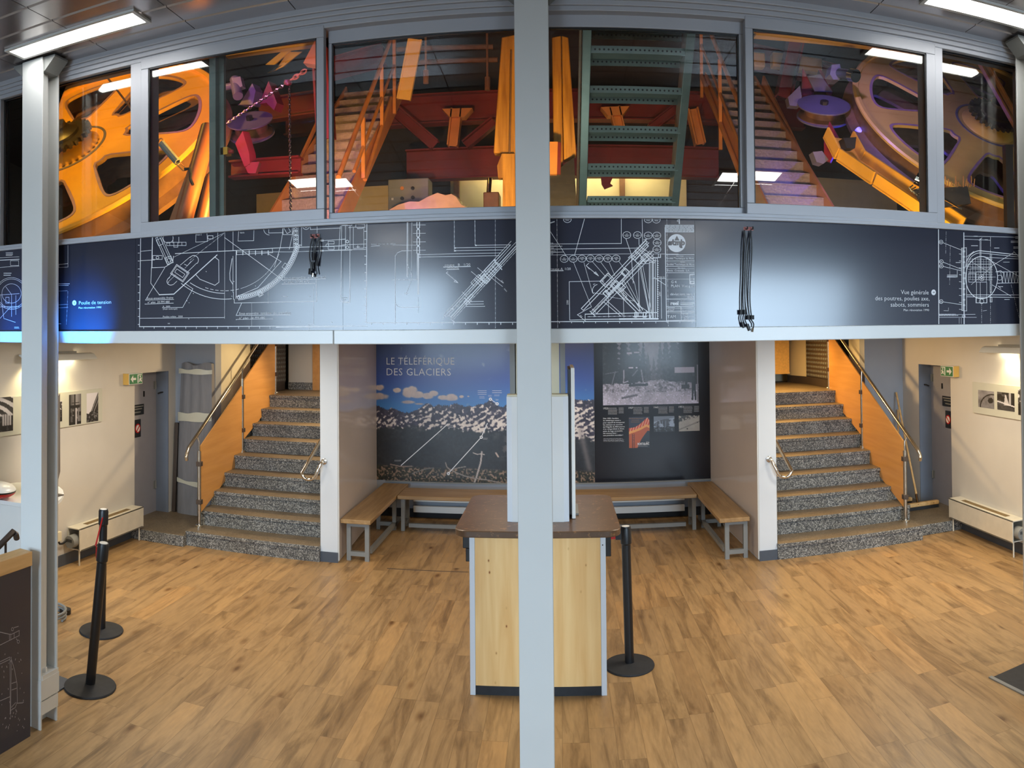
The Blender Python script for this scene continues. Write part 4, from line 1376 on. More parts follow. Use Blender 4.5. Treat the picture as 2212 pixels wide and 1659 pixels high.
G = 'black cords hung from red hook plates'
cord('short knotted black cords hung on the left blueprint panel',
     [[(676, 512), (671, 530), (669, 555), (673, 580), (671, 592)], [(676, 512), (678, 530), (677, 552), (674, 572), (672, 590)],
      [(688, 512), (684, 528), (679, 546), (676, 560), (677, 580)], [(688, 512), (690, 535), (687, 556), (682, 572), (685, 592)]],
     [(678, 546, 677, 562, 0.008, 'black'), (686, 556, 684, 574, 0.006, 'black'), (672, 566, 674, 585, 0.007, 'black'), (671, 580, 670, 593, 0.010, 'black'), (676, 590, 675, 598, 0.006, 'chrome')], G)
cord('long straight black cords hung right of the blueprint drawing',
     [[(1608, 497), (1605, 540), (1604, 590), (1602, 640), (1602, 675)], [(1608, 497), (1612, 530), (1610, 575), (1609, 640), (1610, 672)],
      [(1622, 497), (1616, 540), (1613, 600), (1614, 650), (1619, 685)], [(1622, 497), (1624, 540), (1621, 600), (1620, 650), (1623, 682)],
      [(1602, 676), (1600, 688), (1604, 703)], [(1611, 676), (1609, 690), (1615, 704)], [(1622, 690), (1628, 700), (1626, 712)]],
     [(1601, 669, 1601, 679, 0.010, 'black'), (1609, 669, 1609, 679, 0.010, 'black'), (1617, 681, 1617, 690, 0.010, 'black'), (1625, 681, 1625, 690, 0.010, 'black'),
      (1603, 696, 1607, 708, 0.007, 'black'), (1614, 700, 1619, 714, 0.008, 'black'), (1626, 709, 1625, 717, 0.006, 'chrome')], G)
# ------------------------------------------------------------------ machine room behind the windows
struct('wall_machine_back', MB().box((-7.5, 11.4, 2.56), (7.5, 11.6, 8.5)), MT['mdark'], 'dark back wall of the machine room', 'wall')
struct('wall_machine_plaster', MB().box((-1.62, 11.1, 2.56), (1.95, 11.38, 4.85)), MT['mcream'], 'cream plastered wall low at the back of the machine room', 'wall')
for s in (-1, 1):
    struct('wall_machine_%s' % ('left' if s < 0 else 'right'), MB().box((min(7.5 * s, 7.7 * s), 4.1, 2.56), (max(7.5 * s, 7.7 * s), 11.6, 8.5)), MT['mdark'], 'dark %s wall of the machine room' % ('left' if s < 0 else 'right'), 'wall')
struct('ceiling_machine', MB().box((-7.7, 4.05, 8.0), (7.7, 11.6, 8.2)), MT['mdark'], 'dark ceiling of the machine room', 'ceiling')
struct('wall_machine_front', MB().box((-7.7, 4.05, 4.2), (7.7, 4.15, 8.2)), MT['mdark'], 'dark wall above the windows inside the machine room', 'wall')
for s in (-1, 1):
    lo, hi = sorted((6.0 * s, 7.7 * s))
    struct('wall_machine_corner_%s' % ('left' if s < 0 else 'right'), MB().box((lo, 4.05, 2.5), (hi, 4.15, 4.3)), MT['mdark'], 'dark %s front corner wall of the machine room' % ('left' if s < 0 else 'right'), 'wall')
struct('floor_machine', MB().box((-7.7, 4.05, 2.56), (7.7, 11.6, 2.58)), MT['mdark'], 'dark floor of the machine room', 'floor')
# plaster patches seen low behind the machines at both sides
for k, (x0, x1, y, z0, z1, lab) in enumerate(((-4.9, -2.3, 11.36, 3.9, 4.75, 'left'), (3.2, 5.6, 11.36, 4.0, 4.9, 'right'))):
    struct('wall_machine_patch_%s' % lab, MB().box((x0, y, z0), (x1, 11.4, z1)), MT['mcream'], 'pale wall patch low behind the %s pulley' % lab, 'wall')


MT['primer'] = paint('mauve_primer', rgb(150, 112, 124), 0.5, var=0.15, scale=14)


def bull_wheel(label, C, a, b, R, off, face, flipgear):
    C = Vector(C)
    n = Vector((math.sin(a) * math.cos(b), -math.cos(a) * math.cos(b), math.sin(b)))
    ex = Vector((1, 0, 0)); ex = (ex - n * ex.dot(n)).normalized()
    ey = n.cross(ex)
    t = thing('bull_wheel', label, 'pulley wheel', C, 'tilted cable wheels in the machine room')
    holes = []
    for k in range(8):
        c = math.radians(off + 45 * k)
        raw = []
        # spoke-shaped hole: wide at the rim, narrow towards the hub
        ro, ri = 1.30 * R / 1.5, 0.60 * R / 1.5
        for (r, d) in ((ri, -7), (ri * 1.04, 0), (ri, 7), (ri * 1.35, 11.5), (ro * 0.88, 15.5), (ro * 0.97, 15.2), (ro * 1.0, 11.5), (ro * 1.005, 4), (ro * 1.005, -4), (ro, -11.5), (ro * 0.97, -15.2), (ro * 0.88, -15.5), (ri * 1.35, -11.5)):
            raw.append((r * math.cos(c + math.radians(d)), r * math.sin(c + math.radians(d))))
        # round the corners once
        sm = []
        m = len(raw)
        for i in range(m):
            p, q = Vector(raw[i]), Vector(raw[(i + 1) % m])
            sm += [p.lerp(q, 0.25)[:], p.lerp(q, 0.75)[:]]
        holes.append(sm)
    disc = flat(circ(0, 0, R * 0.985, 96), holes, 0.03)
    mb = place(MB(), disc, C - n * 0.017, ex, ey)
    ob('spoked_disc', mb, face, t, 'painted disc with eight openings')
    mb = MB()
    for h in holes:
        cx = sum(p[0] for p in h) / len(h); cy = sum(p[1] for p in h) / len(h)
        big = []
        for p in h:
            v = Vector((p[0] - cx, p[1] - cy))
            big.append((p[0] + v.normalized().x * 0.030, p[1] + v.normalized().y * 0.030))
        place(mb, flat(big, [h], 0.003), C + n * 0.0005, ex, ey)
    ob('primer_edging', mb, MT['primer'], t, 'mauve primer edging round the openings')
    rear = flat(circ(0, 0, R * 0.985, 96), holes, 0.03)
    mb = place(MB(), rear, C - n * 0.235, ex, ey)
    ob('rear_disc', mb, MT['rim'], t, 'brown rear disc seen through the openings')
    # grooved rim: raised lip, dark lining, rear lip
    mb = MB().lathe([(R * 0.975, -0.02), (R * 0.975, 0.03), (R, 0.035), (R * 1.012, 0.02), (R * 1.012, 0.0)], C, 96, n, 0, cap=False)
    ob('front_lip', mb, face, t)
    mb = MB().lathe([(R * 1.012, 0.0), (R * 0.99, -0.02), (R * 0.985, -0.16), (R * 1.02, -0.19), (R * 1.04, -0.20), (R * 1.04, -0.24), (R * 0.97, -0.25), (R * 0.97, -0.15)], C, 96, n, 0, cap=False)
    ob('rim_groove', mb, MT['rim'], t, 'worn brown rim lining')
    mb = MB().lathe([(0.31, -0.003), (0.305, 0.004), (0.28, 0.022), (0.25, 0.045), (0.20, 0.06), (0.15, 0.065), (0.15, 0.12), (0.10, 0.125)], C, 40, n)
    ob('hub', mb, face, t, 'bulged hub')
    mb = MB().lathe([(0.385, -0.004), (0.385, 0.004), (0.36, 0.006), (0.36, -0.004)], C, 40, n, cap=False)
    ob('weld_ring', mb, MT['sheave'], t, 'bare grey ring round the hub')
    g = []
    teeth = 26
    for k in range(teeth):
        for d, r in ((0.0, 0.245), (0.3, 0.245), (0.42, 0.285), (0.8, 0.285), (0.95, 0.245)):
            an = 2 * PI * (k + d) / teeth
            g.append((r * math.cos(an), r * math.sin(an)))
    mb = place(MB(), flat(g, [], 0.045), C + n * 0.13, ex, ey)
    ob('gear_ring', mb, MT['iron'], t, 'dark toothed ring')
    mb = MB().lathe([(0.17, 0.15), (0.17, 0.18), (0.12, 0.20), (0.08, 0.25), (0.08, 0.28)], C, 24, n)
    ob('shaft_end', mb, MT['iron'], t)
    return t, C, n, ex, ey


WL = bull_wheel('large spoked cable wheel lit orange behind the left windows', (-4.34, 5.59, 4.175), 0.007, 0.782, 1.5, 15, MT['yellow'], 1)
WR = bull_wheel('large spoked cable wheel in ochre light behind the right windows', (4.385, 6.646, 4.576), -0.001, 0.729, 1.5, 27, MT['ochre'], 1)


def sheave(label, C, n, R, mat):
    C = Vector(C); n = Vector(n).normalized()
    t = thing('guide_pulley', label, 'pulley', C, 'small guide pulleys beside the cable wheels')
    ob('front_flange', MB().lathe([(R, 0.0), (R, 0.012), (R * 0.2, 0.014)], C, 48, n), mat, t)
    ob('rear_flange', MB().lathe([(R, -0.13), (R, -0.115)], C, 48, n), mat, t)
    ob('groove', MB().lathe([(R * 0.93, -0.115), (R * 0.72, -0.085), (R * 0.72, -0.03), (R * 0.95, 0.0)], C, 48, n, cap=False), MT['rim'], t, 'rusty brown groove')
    mb = MB().lathe([(R * 0.16, 0.012), (R * 0.16, 0.05), (R * 0.09, 0.055)], C, 6, n)
    ob('axle_nut', mb, MT['iron'], t)
    return t


def chan(mb, p0, p1, w, h, t, up, m=0):
    """an open channel: a web and two flanges"""
    p0, p1 = Vector(p0), Vector(p1)
    d = (p1 - p0).normalized(); u = Vector(up); sd = d.cross(u).normalized(); u = sd.cross(d).normalized()
    mb.bar(p0, p1, w, t, u, m)
    mb.bar(p0 + sd * (w / 2 - t / 2) + u * (h / 2), p1 + sd * (w / 2 - t / 2) + u * (h / 2), t, h, u, m)
    mb.bar(p0 - sd * (w / 2 - t / 2) + u * (h / 2), p1 - sd * (w / 2 - t / 2) + u * (h / 2), t, h, u, m)
    return mb


# --- left guide pulley and its bracket
nl = WL[2]
yl = 6.02
pc = P(540, 262, yl)
sheave('small grey pulley in magenta light right of the orange wheel', pc, (0.10, -0.62, 0.80), 0.205, MT['sheave'])
t = thing('pulley_bracket', 'red steel bracket carrying the magenta lit pulley', 'bracket', pc, 'red brackets holding the guide pulleys')
def plate(mb, pix, Y, ext, m=0):
    return mb.prism([P(x, y, Y) for x, y in pix], ext, m)
MT['redplate'] = paint('red_bracket_paint', rgb(122, 24, 40), 0.45, var=0.12, scale=8)
mb = plate(MB(), [(560, 224), (580, 175), (586, 190), (598, 222), (592, 238), (575, 222)], yl + 0.10, (0.03, 0.10, 0.0))
ob('rear_flange_plate', mb, MT['redplate'], t)
mb = plate(MB(), [(517, 226), (545, 180), (552, 196), (546, 226)], yl + 0.08, (0.03, 0.10, 0.0))
ob('rear_flange_plate', mb, MT['sheave'], t)
mb = plate(MB(), [(514, 227), (560, 224), (566, 195), (550, 195)], yl + 0.22, (0.0, 0.02, 0.0))
ob('web_plate', mb, MT['sheave'], t)
mb = plate(MB(), [(508, 310), (524, 283), (538, 330), (540, 355), (528, 360)], yl - 0.30, (0.035, 0.06, 0.0))
ob('front_arm', mb, MT['redplate'], t)
mb = plate(MB(), [(530, 362), (536, 374), (552, 374), (560, 350), (543, 350)], yl - 0.30, (0.0, 0.05, 0.0))
ob('foot_plate', mb, MT['redplate'], t)
# motor-like cylinder above it
t = thing('drive_motor', 'small round motor in violet light above the left pulley', 'motor', P(508, 195, 6.0))
ob('body', MB().tube([P(507, 172, 6.0), P(514, 208, 5.9)], 0.045, 16), MT['sheave'], t)
ob('junction_box', MB().prism([P(500, 168, 5.92), P(519, 165, 5.92), P(524, 186, 5.92), P(506, 194, 5.92)], (0, 0.07, 0)), MT['sheave'], t)
ob('bracket_arm', MB().tube([P(488, 188, 6.0), P(507, 184, 6.0)], 0.03, 12), MT['sheave'], t)
# --- chain with its round weight
def chain_pts(a, b, k):
    return [a + (b - a) * i / k for i in range(k + 1)]
def links(mb, a, b, r, wire):
    L_ = (b - a).length
    k = max(4, int(L_ / (r * 1.7)))
    d = (b - a).normalized()
    s1 = d.cross(Vector((0, 1, 0.2))).normalized(); s2 = d.cross(s1)
    for i in range(k):
        c = a + (b - a) * (i + 0.5) / k
        s = s1 if i % 2 else s2
        pts = [c + d * (r * 1.25 * math.cos(q)) + s * (r * 0.7 * math.sin(q)) for q in [2 * PI * j / 8 for j in range(8)]]
        mb.tube(pts, wire, 4, closed=True)
    return mb
a, b, c = P(488, 268, 5.5), P(622, 178, 5.5), P(660, 152, 5.5)
t = thing('hoist_chain', 'pink lit chain running up past the left pulley to the red post', 'chain', b)
ob('chain_links', links(MB(), a, b, 0.015, 0.0045), MT['steel'], t)
ob('hanging_chain', links(MB(), b + Vector((0.012, 0, -0.03)), (lambda q: Vector((q.x, q.y, 2.60)))(P(629, 312, 5.5)), 0.012, 0.004), MT['steel'], t)
ob('chain_block', MB().lathe([(0.0, -0.025), (0.028, -0.018), (0.034, 0.0), (0.028, 0.018), (0.0, 0.025)], b, 20, (0.2, -0.3, 0.9)), MT['redplate'], t)
ob('shackle', links(MB(), b + Vector((0.02, 0, 0.012)), c, 0.022, 0.007), MT['orange'], t)
# --- yellow switch box at the grey post
p = P(489, 328, 4.30)
t = thing('stop_switch', 'small yellow and white switch on the grey post inside the left window', 'switch', p)
ob('white_half', MB().box((p.x - 0.028, 4.27, p.z - 0.022), (p.x - 0.008, 4.33, p.z + 0.022)), MT['beam'], t)
ob('yellow_half', MB().box((p.x - 0.008, 4.268, p.z - 0.024), (p.x + 0.022, 4.33, p.z + 0.024)), MT['switchy'] if 'switchy' in MT else MT['yellow'], t)
ob('push_button', MB().lathe([(0.012, 0), (0.012, 0.03)], (p.x + 0.022, 4.295, p.z - 0.004), 14, (1, 0, 0)), MT['red'], t)
ob('cable', MB().tube([(p.x - 0.018, 4.30, p.z - 0.022), (p.x - 0.018, 4.30, p.z - 0.05), (p.x - 0.012, 4.30, p.z - 0.10)], 0.006, 8), MT['black'], t)
# --- dark grey steel post close behind the glass
a, b = P(452, 300, 4.22).x, P(488, 300, 4.30).x
mb = MB().box((a, 4.22, 2.58), (a + 0.045, 4.30, 8.0)).box((a + 0.045, 4.27, 2.58), (b, 4.30, 8.0))
tag(ob('steel_post', mb, MT['greensteel']), 'dark green-grey steel post just behind the left sliding window', 'post')
# rounded dark frame at the far left edge
mb = MB()
pts = [P(27, 205, 4.25), P(25, 330, 4.25), P(20, 455, 4.25), P(22, 490, 4.25), P(34, 518, 4.25), P(60, 523, 4.25)]
for i in range(len(pts) - 1):
    mb.bar(pts[i], pts[i + 1], 0.10, 0.03, (0, 0, 1) if abs((pts[i + 1] - pts[i]).x) > abs((pts[i + 1] - pts[i]).z) else (1, 0, 0))
mb = MB().prism([P(x, y, 4.25) for x, y in [(-40, 190), (26, 200), (25, 330), (20, 455), (23, 492), (34, 520), (42, 665), (-40, 665)]], (0, 0.10, 0))
tag(ob('rounded_panel', mb, MT['greensteel']), 'dark green-grey machine panel with rounded edge at the far left window', 'panel')
# --- pipe and spring in front of the left wheel
t = thing('guard_pipe', 'thick orange pipe slanting down in front of the left wheel', 'pipe', P(400, 470, 4.55))
ob('pipe', MB().tube([P(452, 275, 4.75), P(352, 640, 4.30)], 0.062, 20), MT['pipe'], t)
ob('side_flat', MB().bar(P(430, 330, 4.66), P(368, 500, 4.42), 0.02, 0.07, (1, 0, 0)), MT['pipe'], t)
t2 = thing('guard_pipe', 'thin orange pipe right of the thick slanting pipe', 'pipe', P(435, 470, 4.7))
ob('pipe', MB().tube([P(458, 380, 4.8), P(400, 650, 4.6)], 0.045, 16), MT['pipe'], t2)
t = thing('tension_spring', 'coil spring on a thin rod in front of the left wheel', 'spring', P(360, 320, 4.5))
a, b = P(349, 310, 4.46), P(384, 351, 4.44)
d = (b - a).normalized(); s1 = d.cross(Vector((0, 1, 0))).normalized(); s2 = d.cross(s1)
ob('coil', MB().tube([a + (b - a) * (k / 224) + (s1 * math.cos(k * 2 * PI / 8) + s2 * math.sin(k * 2 * PI / 8)) * 0.022 for k in range(225)], 0.0045, 5), MT['greymetal'], t)
ob('rod', MB().tube([P(222, 155, 4.6), P(285, 236, 4.55), P(330, 288, 4.5)], 0.008, 8), MT['rim'], t)
ob('turnbuckle', MB().tube([P(323, 281, 4.5), P(342, 305, 4.47)], 0.010, 8), MT['orange'], t)
e = P(347, 307, 4.46)
ob('eye', MB().tube([e + Vector((0.026 * math.cos(q), 0, 0.026 * math.sin(q))) for q in [2 * PI * j / 12 for j in range(12)]], 0.005, 8, closed=True), MT['orange'], t)
ob('loop', MB().tube([P(378, 352, 4.44), P(396, 369, 4.44), P(404, 367, 4.44), P(388, 350, 4.44)], 0.004, 6), MT['orange'], t)
ob('clamp', MB().tube([P(399, 366, 4.44), P(409, 364, 4.44), P(412, 376, 4.44), P(411, 386, 4.44), P(417, 400, 4.44)], 0.011, 8), MT['black'], t)

# --- steel stairs
def steel_stairs(label, x0, x1, y0, z0, n, rise, run, panel, rail_side, group='checker plate stairs in the machine room'):
    t = thing('steel_stairs', label, 'stairs', ((x0 + x1) / 2, y0, 2.58), group)
    top = Vector((0, y0 + run * n, z0 + rise * n))
    for k in range(n):
        y, z = y0 + run * k, z0 + rise * k
        mb = MB().box((x0, y, z), (x1, y + 0.008, z + rise)).box((x0, y - 0.006, z + rise - 0.012), (x1, y + run + 0.01, z + rise))
        ob('step', mb, MT['checker'], t)
    for x in (x0 - 0.012, x1 + 0.012):
        mb = MB()
        mb.bar((x, y0 - 0.02, z0 + 0.09), (x, y0 + run * n, z0 + rise * n + 0.04), 0.022, 0.24, (0, 0, 1))
        ob('stringer', mb, MT['orange'], t)
    return t


SL = steel_stairs('checker plate stairs in orange light behind the left sliding windows', -2.90, -2.16, 7.2 - 0.215 * 5, 3.50 - 0.172 * 5, 18, 0.172, 0.215, None, 1)
SR = steel_stairs('checker plate stairs in violet light behind the right sliding windows', 2.06, 2.74, 7.3 - 0.215 * 6, 3.62 - 0.172 * 6, 19, 0.172, 0.215, None, -1)


def rail(label, x, segs, posts, par):
    t = bpy.data.objects.new('guard_rail', None)
    COL.objects.link(t)
    t.parent = par
    tag(t, label)
    for a, b, r in segs:
        ob('guard_bar', MB().tube([a, b], r, 12), MT['orange'], t)
    for (y, za, zb) in posts:
        ob('guard_post', MB().box((x - 0.02, y - 0.02, za), (x + 0.02, y + 0.02, zb)), MT['orange'], t)
    return t


X = -2.10
A, B = P(731, 383, 7.1), P(857, 75, 8.2)
def on(px, py, X):
    return PX(px, py, X)
a, b = on(731, 383, X), on(848, 75, X)
c, d = on(765, 370, X), on(851, 142, X)
e, f = on(788, 388, X), on(845, 212, X)
rail('orange guard rail of the left steel stairs', X, [(a, b, 0.026), (c, d, 0.02), (e, f, 0.024)],
     [(on(785, 300, X).y, on(785, 385, X).z, on(785, 255, X).z), (on(825, 200, X).y, on(825, 275, X).z, on(825, 145, X).z), (on(852, 150, X).y, on(852, 245, X).z, on(852, 75, X).z)], SL)
X = 2.0
a, b = on(1533, 65, X), on(1606, 250, X)
c, d = on(1514, 95, X), on(1597, 310, X)
e, f = on(1516, 165, X), on(1598, 375, X)
rail('orange guard rail of the right steel stairs', X, [(a, b, 0.026), (c, d, 0.018), (e, f, 0.028)],
     [(on(1515, 150, X).y, on(1515, 212, X).z, on(1515, 60, X).z), (on(1555, 200, X).y, on(1555, 325, X).z, on(1555, 128, X).z)], SR)
mb = MB().bar(PX(1648, 174, 2.80), PX(1790, 470, 2.80), 0.03, 0.14, (0, 0, 1))
ob('flat_rail', mb, MT['orange'], SR, 'orange flat handrail', bevel=0.004)
mb = MB().bar(PX(596, 460, -2.95), PX(690, 255, -2.95), 0.03, 0.05, (0, 0, 1))
ob('flat_rail', mb, MT['orange'], SL, 'thin orange rail', bevel=0.004)

# --- red beams across the room and their braces
yb = 10.3
def beam(label, p0, p1, w, h, up=(0, 0, 1), mat='redox', group='dark red steel beams in the machine room', t=0.02):
    mb = MB().ibeam(p0, p1, w, h, t, up)
    return tag(ob('steel_beam', mb, MT[mat]), label, 'beam', group)
z0, z1 = P(1000, 262, yb).z, P(1000, 197, yb).z
beam('upper dark red cross beam behind the ladder and stairs', (-4.0, yb + 0.1, (z0 + z1) / 2), (3.6, yb + 0.1, (z0 + z1) / 2), 0.20, z1 - z0)
z0, z1 = P(1000, 384, yb).z, P(1000, 317, yb).z
beam('lower dark red cross beam above the plastered wall', (-2.15, yb + 0.1, (z0 + z1) / 2), (2.3, yb + 0.1, (z0 + z1) / 2), 0.20, z1 - z0)
LZ = z1
z0, z1 = P(600, 374, 8.2).z, P(600, 342, 8.2).z
beam('short red beam low behind the magenta pulley', P(500, 368, 7.0), P(650, 358, 7.0), 0.15, 0.18)
beam('upper red beam running behind the magenta pulley', P(560, 242, 9.0), P(690, 222, 9.0), 0.16, 0.30)
def brace(label, a, b, w=0.16, h=0.16, mat='redox'):
    return beam(label, P(a[0], a[1], yb - 0.12), P(b[0], b[1], yb - 0.12), h, w, (1, 0, 0.01), mat, 'short braces between the red beams')
brace('left slanting brace between the red beams', (858, 243), (940, 314))
brace('upright orange brace between the red beams, left of the middle column', (987, 237), (978, 316), 0.15, 0.16, 'orange')
brace('right slanting brace between the red beams', (1068, 262), (1005, 314), 0.13)
brace('upright orange brace seen through the ladder', (1327, 234), (1338, 280), 0.15, 0.16, 'orange')
brace('slanting red brace seen through the ladder', (1458, 236), (1405, 278), 0.13)
brace('steep orange brace right of the ladder', (1495, 236), (1512, 312), 0.15, 0.16, 'orange')
for x0, x1, y, lab in ((955, 1020, 237, 'left of the middle column'), (1298, 1360, 233, 'behind the ladder')):
    mb = MB().prism([P(x, y_, yb - 0.2) for x, y_ in ((x0, y - 2), (x1, y - 4), ((x0 + x1) / 2 + 16, y + 15), ((x0 + x1) / 2 - 16, y + 16))], (0, 0.18, 0))
    tag(ob('gusset_plate', mb, MT['orange']), 'pale gusset plate on the upper red beam %s' % lab, 'steel plate', 'gusset plates on the upper red beam')
# posts and hanging bars in the dark
beam('tall dark red post left of the orange stairs', P(694, 110, 7.0), P(705, 300, 7.0), 0.16, 0.16, (1, 0, 0))
mb = MB().prism([P(x, y, 6.4) for x, y in ((655, 136), (684, 80), (692, 84), (692, 140), (671, 138))], (0, 0.12, 0))
tag(ob('beam_end_plate', mb, MT['orange']), 'bright orange beam end at the upper left of the stairs', 'steel plate')
beam('slanting dark red post right of the violet stairs', P(1722, 70, 8.2), P(1692, 210, 8.2), 0.18, 0.18, (1, 0, 0))
beam('olive steel strut slanting down beside the orange guard rail', P(897, 85, 8.6), P(872, 215, 8.6), 0.05, 0.17, (1, 0, 0), 'ochre', 'struts in the machine room')
beam('brown lattice strut high in the dark right of the ochre wheel', P(2115, 120, 6.0), P(2215, 300, 6.0), 0.05, 0.10, (1, 0, 0), 'rim', 'struts in the machine room')
for (x, y0, y1, Y, lab) in ((920, 68, 180, 8.8, 'left'), (1053, 58, 195, 8.8, 'right')):
    mb = MB().tube([(P(x, y1, Y).x, Y, 8.0), P(x, y1, Y)], 0.014, 10).tube([P(x, y1 - 28, Y), P(x, y1, Y)], 0.034, 10)
    tag(ob('hanger_rod', mb, MT['rim']), '%s thin vertical hanger rod above the upper red beam' % lab, 'rod', 'hanger rods above the red beams')
for (xa, xb, y, lab) in ((855, 1065, 104, 'upper'), (900, 1075, 132, 'lower')):
    mb = MB().tube([P(xa, y + 3, 10.0), P(xb, y - 3, 10.0)], 0.035, 10)
    tag(ob('ceiling_pipe', mb, MT['rim']), '%s brown pipe high behind the left sliding window' % lab, 'pipe', 'brown pipes high in the machine room')
beam('red girder high behind the orange stairs', P(715, 150, 10.2), P(830, 118, 10.2), 0.2, 0.28)
beam('red girder high behind the violet stairs', P(1615, 120, 10.0), P(1800, 165, 10.0), 0.2, 0.30)
beam('ochre cable tray along the top of the right sliding window', P(1630, 72, 7.0), P(1990, 112, 7.0), 0.10, 0.07, (0, 0, 1), 'ochre', 'trays at the top of the machine room')
beam('ochre cable tray along the top of the left sliding window', P(490, 118, 7.5), P(690, 92, 7.5), 0.10, 0.07, (0, 0, 1), 'ochre', 'trays at the top of the machine room')
for px, lab in ((1640, 'left'), (1683, 'middle'), (1745, 'right')):
    w = 0.18 if px < 1700 else 0.44
    p = P(px, 128 if px < 1700 else 137, 9.75)
    tag(ob('junction_box', MB().box((p.x - w / 2, 9.75, p.z - 0.10), (p.x + w / 2, 9.899, p.z + 0.10)), MT['ochre'], bevel=0.02), '%s of three olive boxes in the dark right of the violet stairs' % lab, 'box', 'olive boxes high in the machine room')
for k, q in enumerate((((573, 140), (612, 108), (628, 108), (592, 140)), ((577, 158), (610, 145), (650, 112), (622, 112), (595, 152)))):
    mb = MB().prism([P(x, y, 7.551 + 0.056 * k) for x, y in q], (0, 0.05, 0.02))
    tag(ob('angle_plate', mb, MT['ochre']), '%s olive angle plate high above the magenta pulley' % ('left' if k == 0 else 'right'), 'steel plate', 'olive plates above the left pulley')

# --- timber mast behind the middle column
t = thing('timber_post', 'old yellow timber post left behind the middle column', 'post', P(1090, 330, 6.8), 'old timber posts behind the middle column')
mb = MB().prism([P(x, y, 6.8) for x, y in ((1083, 80), (1122, 72), (1124, 332), (1066, 330))], (0, 0.14, 0))
ob('plank_pair', mb, MT['timber'], t, bevel=0.01)
mb = MB().prism([P(x, y, 6.78) for x, y in ((1103, 110), (1106, 110), (1103, 330), (1099, 330))], (0, 0.03, 0))
ob('joint_batten', mb, MT['rim'], t)
ob('iron_foot', MB().prism([P(x, y, 6.75) for x, y in ((1074, 358), (1084, 332), (1112, 332), (1116, 700), (1085, 700), (1086, 384), (1076, 384))], (0, 0.1, 0)), MT['timber'], t, 'yellow iron shoe')
t = thing('timber_post', 'old yellow timber post right behind the middle column', 'post', P(1220, 330, 6.8), 'old timber posts behind the middle column')
mb = MB().prism([P(x, y, 6.8) for x, y in ((1192, 80), (1212, 76), (1222, 678), (1204, 678), (1196, 330))], (0, 0.14, 0))
mb.prism([P(x, y, 6.78) for x, y in ((1213, 76), (1228, 80), (1245, 334), (1218, 345))], (0, 0.14, 0))
ob('plank_pair', mb, MT['timber'], t, bevel=0.01)
t = thing('iron_bracket', 'dark red iron bracket at the foot of the right timber post', 'bracket', P(1200, 380, 6.6))
ob('bracket_block', MB().prism([P(x, y, 6.6) for x, y in ((1186, 306), (1205, 306), (1203, 376), (1186, 376))], (0, 0.12, 0)), MT['orange'], t)
ob('side_plate', MB().prism([P(x, y, 6.62) for x, y in ((1205, 306), (1212, 308), (1211, 376), (1203, 376))], (0, 0.12, 0)), MT['redox'], t)
ob('lower_rail', MB().prism([P(x, y, 6.66) for x, y in ((1186, 380), (1240, 340), (1246, 450), (1246, 676), (1186, 676))], (0, 0.10, 0)), MT['iron'], t)

# --- green-grey steel ladder stair near the glass
def corner(px, py, z_over_r):
    d = ray(px, py)
    h = math.hypot(d.x, d.y)
    return d
t = thing('steel_ladder', 'green-grey steel ladder with perforated treads right of the middle column', 'ladder', (0.35, 5.0, 2.58))
def lad(px, py):
    """a point on the sloping plane of the ladder"""
    d = ray(px, py)
    # plane: z = 3.29 - 0.95 * (y - 5.03)
    k = (3.29 + 0.95 * 5.03 - HCAM) / (d.z + 0.95 * d.y)
    return Vector((0, 0, HCAM)) + d * k
nn = Vector((0, 0.95, 1)).normalized()
def rung_pt(f, v):
    return lad(f, v)
mb = MB().bar(lad(1268, 30), lad(1257, 470), 0.05, 0.16, nn)
ob('side_rail', mb, MT['greensteel'], t, bevel=0.003)
mb = MB().bar(lad(1254, 30), lad(1246, 470), 0.012, 0.08, nn)
ob('outer_strip', mb, MT['rim'], t)
mb = MB().bar(lad(1492, 30), lad(1452, 470), 0.05, 0.16, nn)
ob('side_rail', mb, MT['greensteel'], t, bevel=0.003)
for y, xl, xr in ((62, 1276, 1478), (121, 1275, 1474), (204, 1273, 1468), (287, 1271, 1464), (366, 1269, 1459), (434, 1268, 1454)):
    a, b = lad(xl, y), lad(xr, y + 5)
    z = (a.z + b.z) / 2
    yy = (a.y + b.y) / 2
    x0, x1 = a.x, b.x
    mb = MB()
    hh = 0.042
    mb.box((x0, yy - 0.10, z - 0.006 + hh / 2), (x1, yy + 0.09, z + hh / 2))          # tread plate
    mb.box((x0, yy - 0.10, z - hh / 2), (x1, yy - 0.096, z + hh / 2 - 0.006))
    mb.box((x0, yy + 0.086, z - hh / 2 - 0.004), (x1, yy + 0.09, z + hh / 2 - 0.006))
    nh = 20
    for k in range(nh):
        xx = x0 + (k + 0.9) * (x1 - x0) / (nh + 1)
        for yf, q in ((yy - 0.1008, 0.0), (yy + 0.0852, -0.002)):
            mb.prism([(xx + 0.006 * math.cos(an), yf, z + q + 0.006 * math.sin(an)) for an in [k2 * PI / 4 for k2 in range(8)]], (0, 0.0007, 0), 1)
    ob('tread', mb, [MT['greensteel'], MT['dark']], t, 'perforated channel tread')

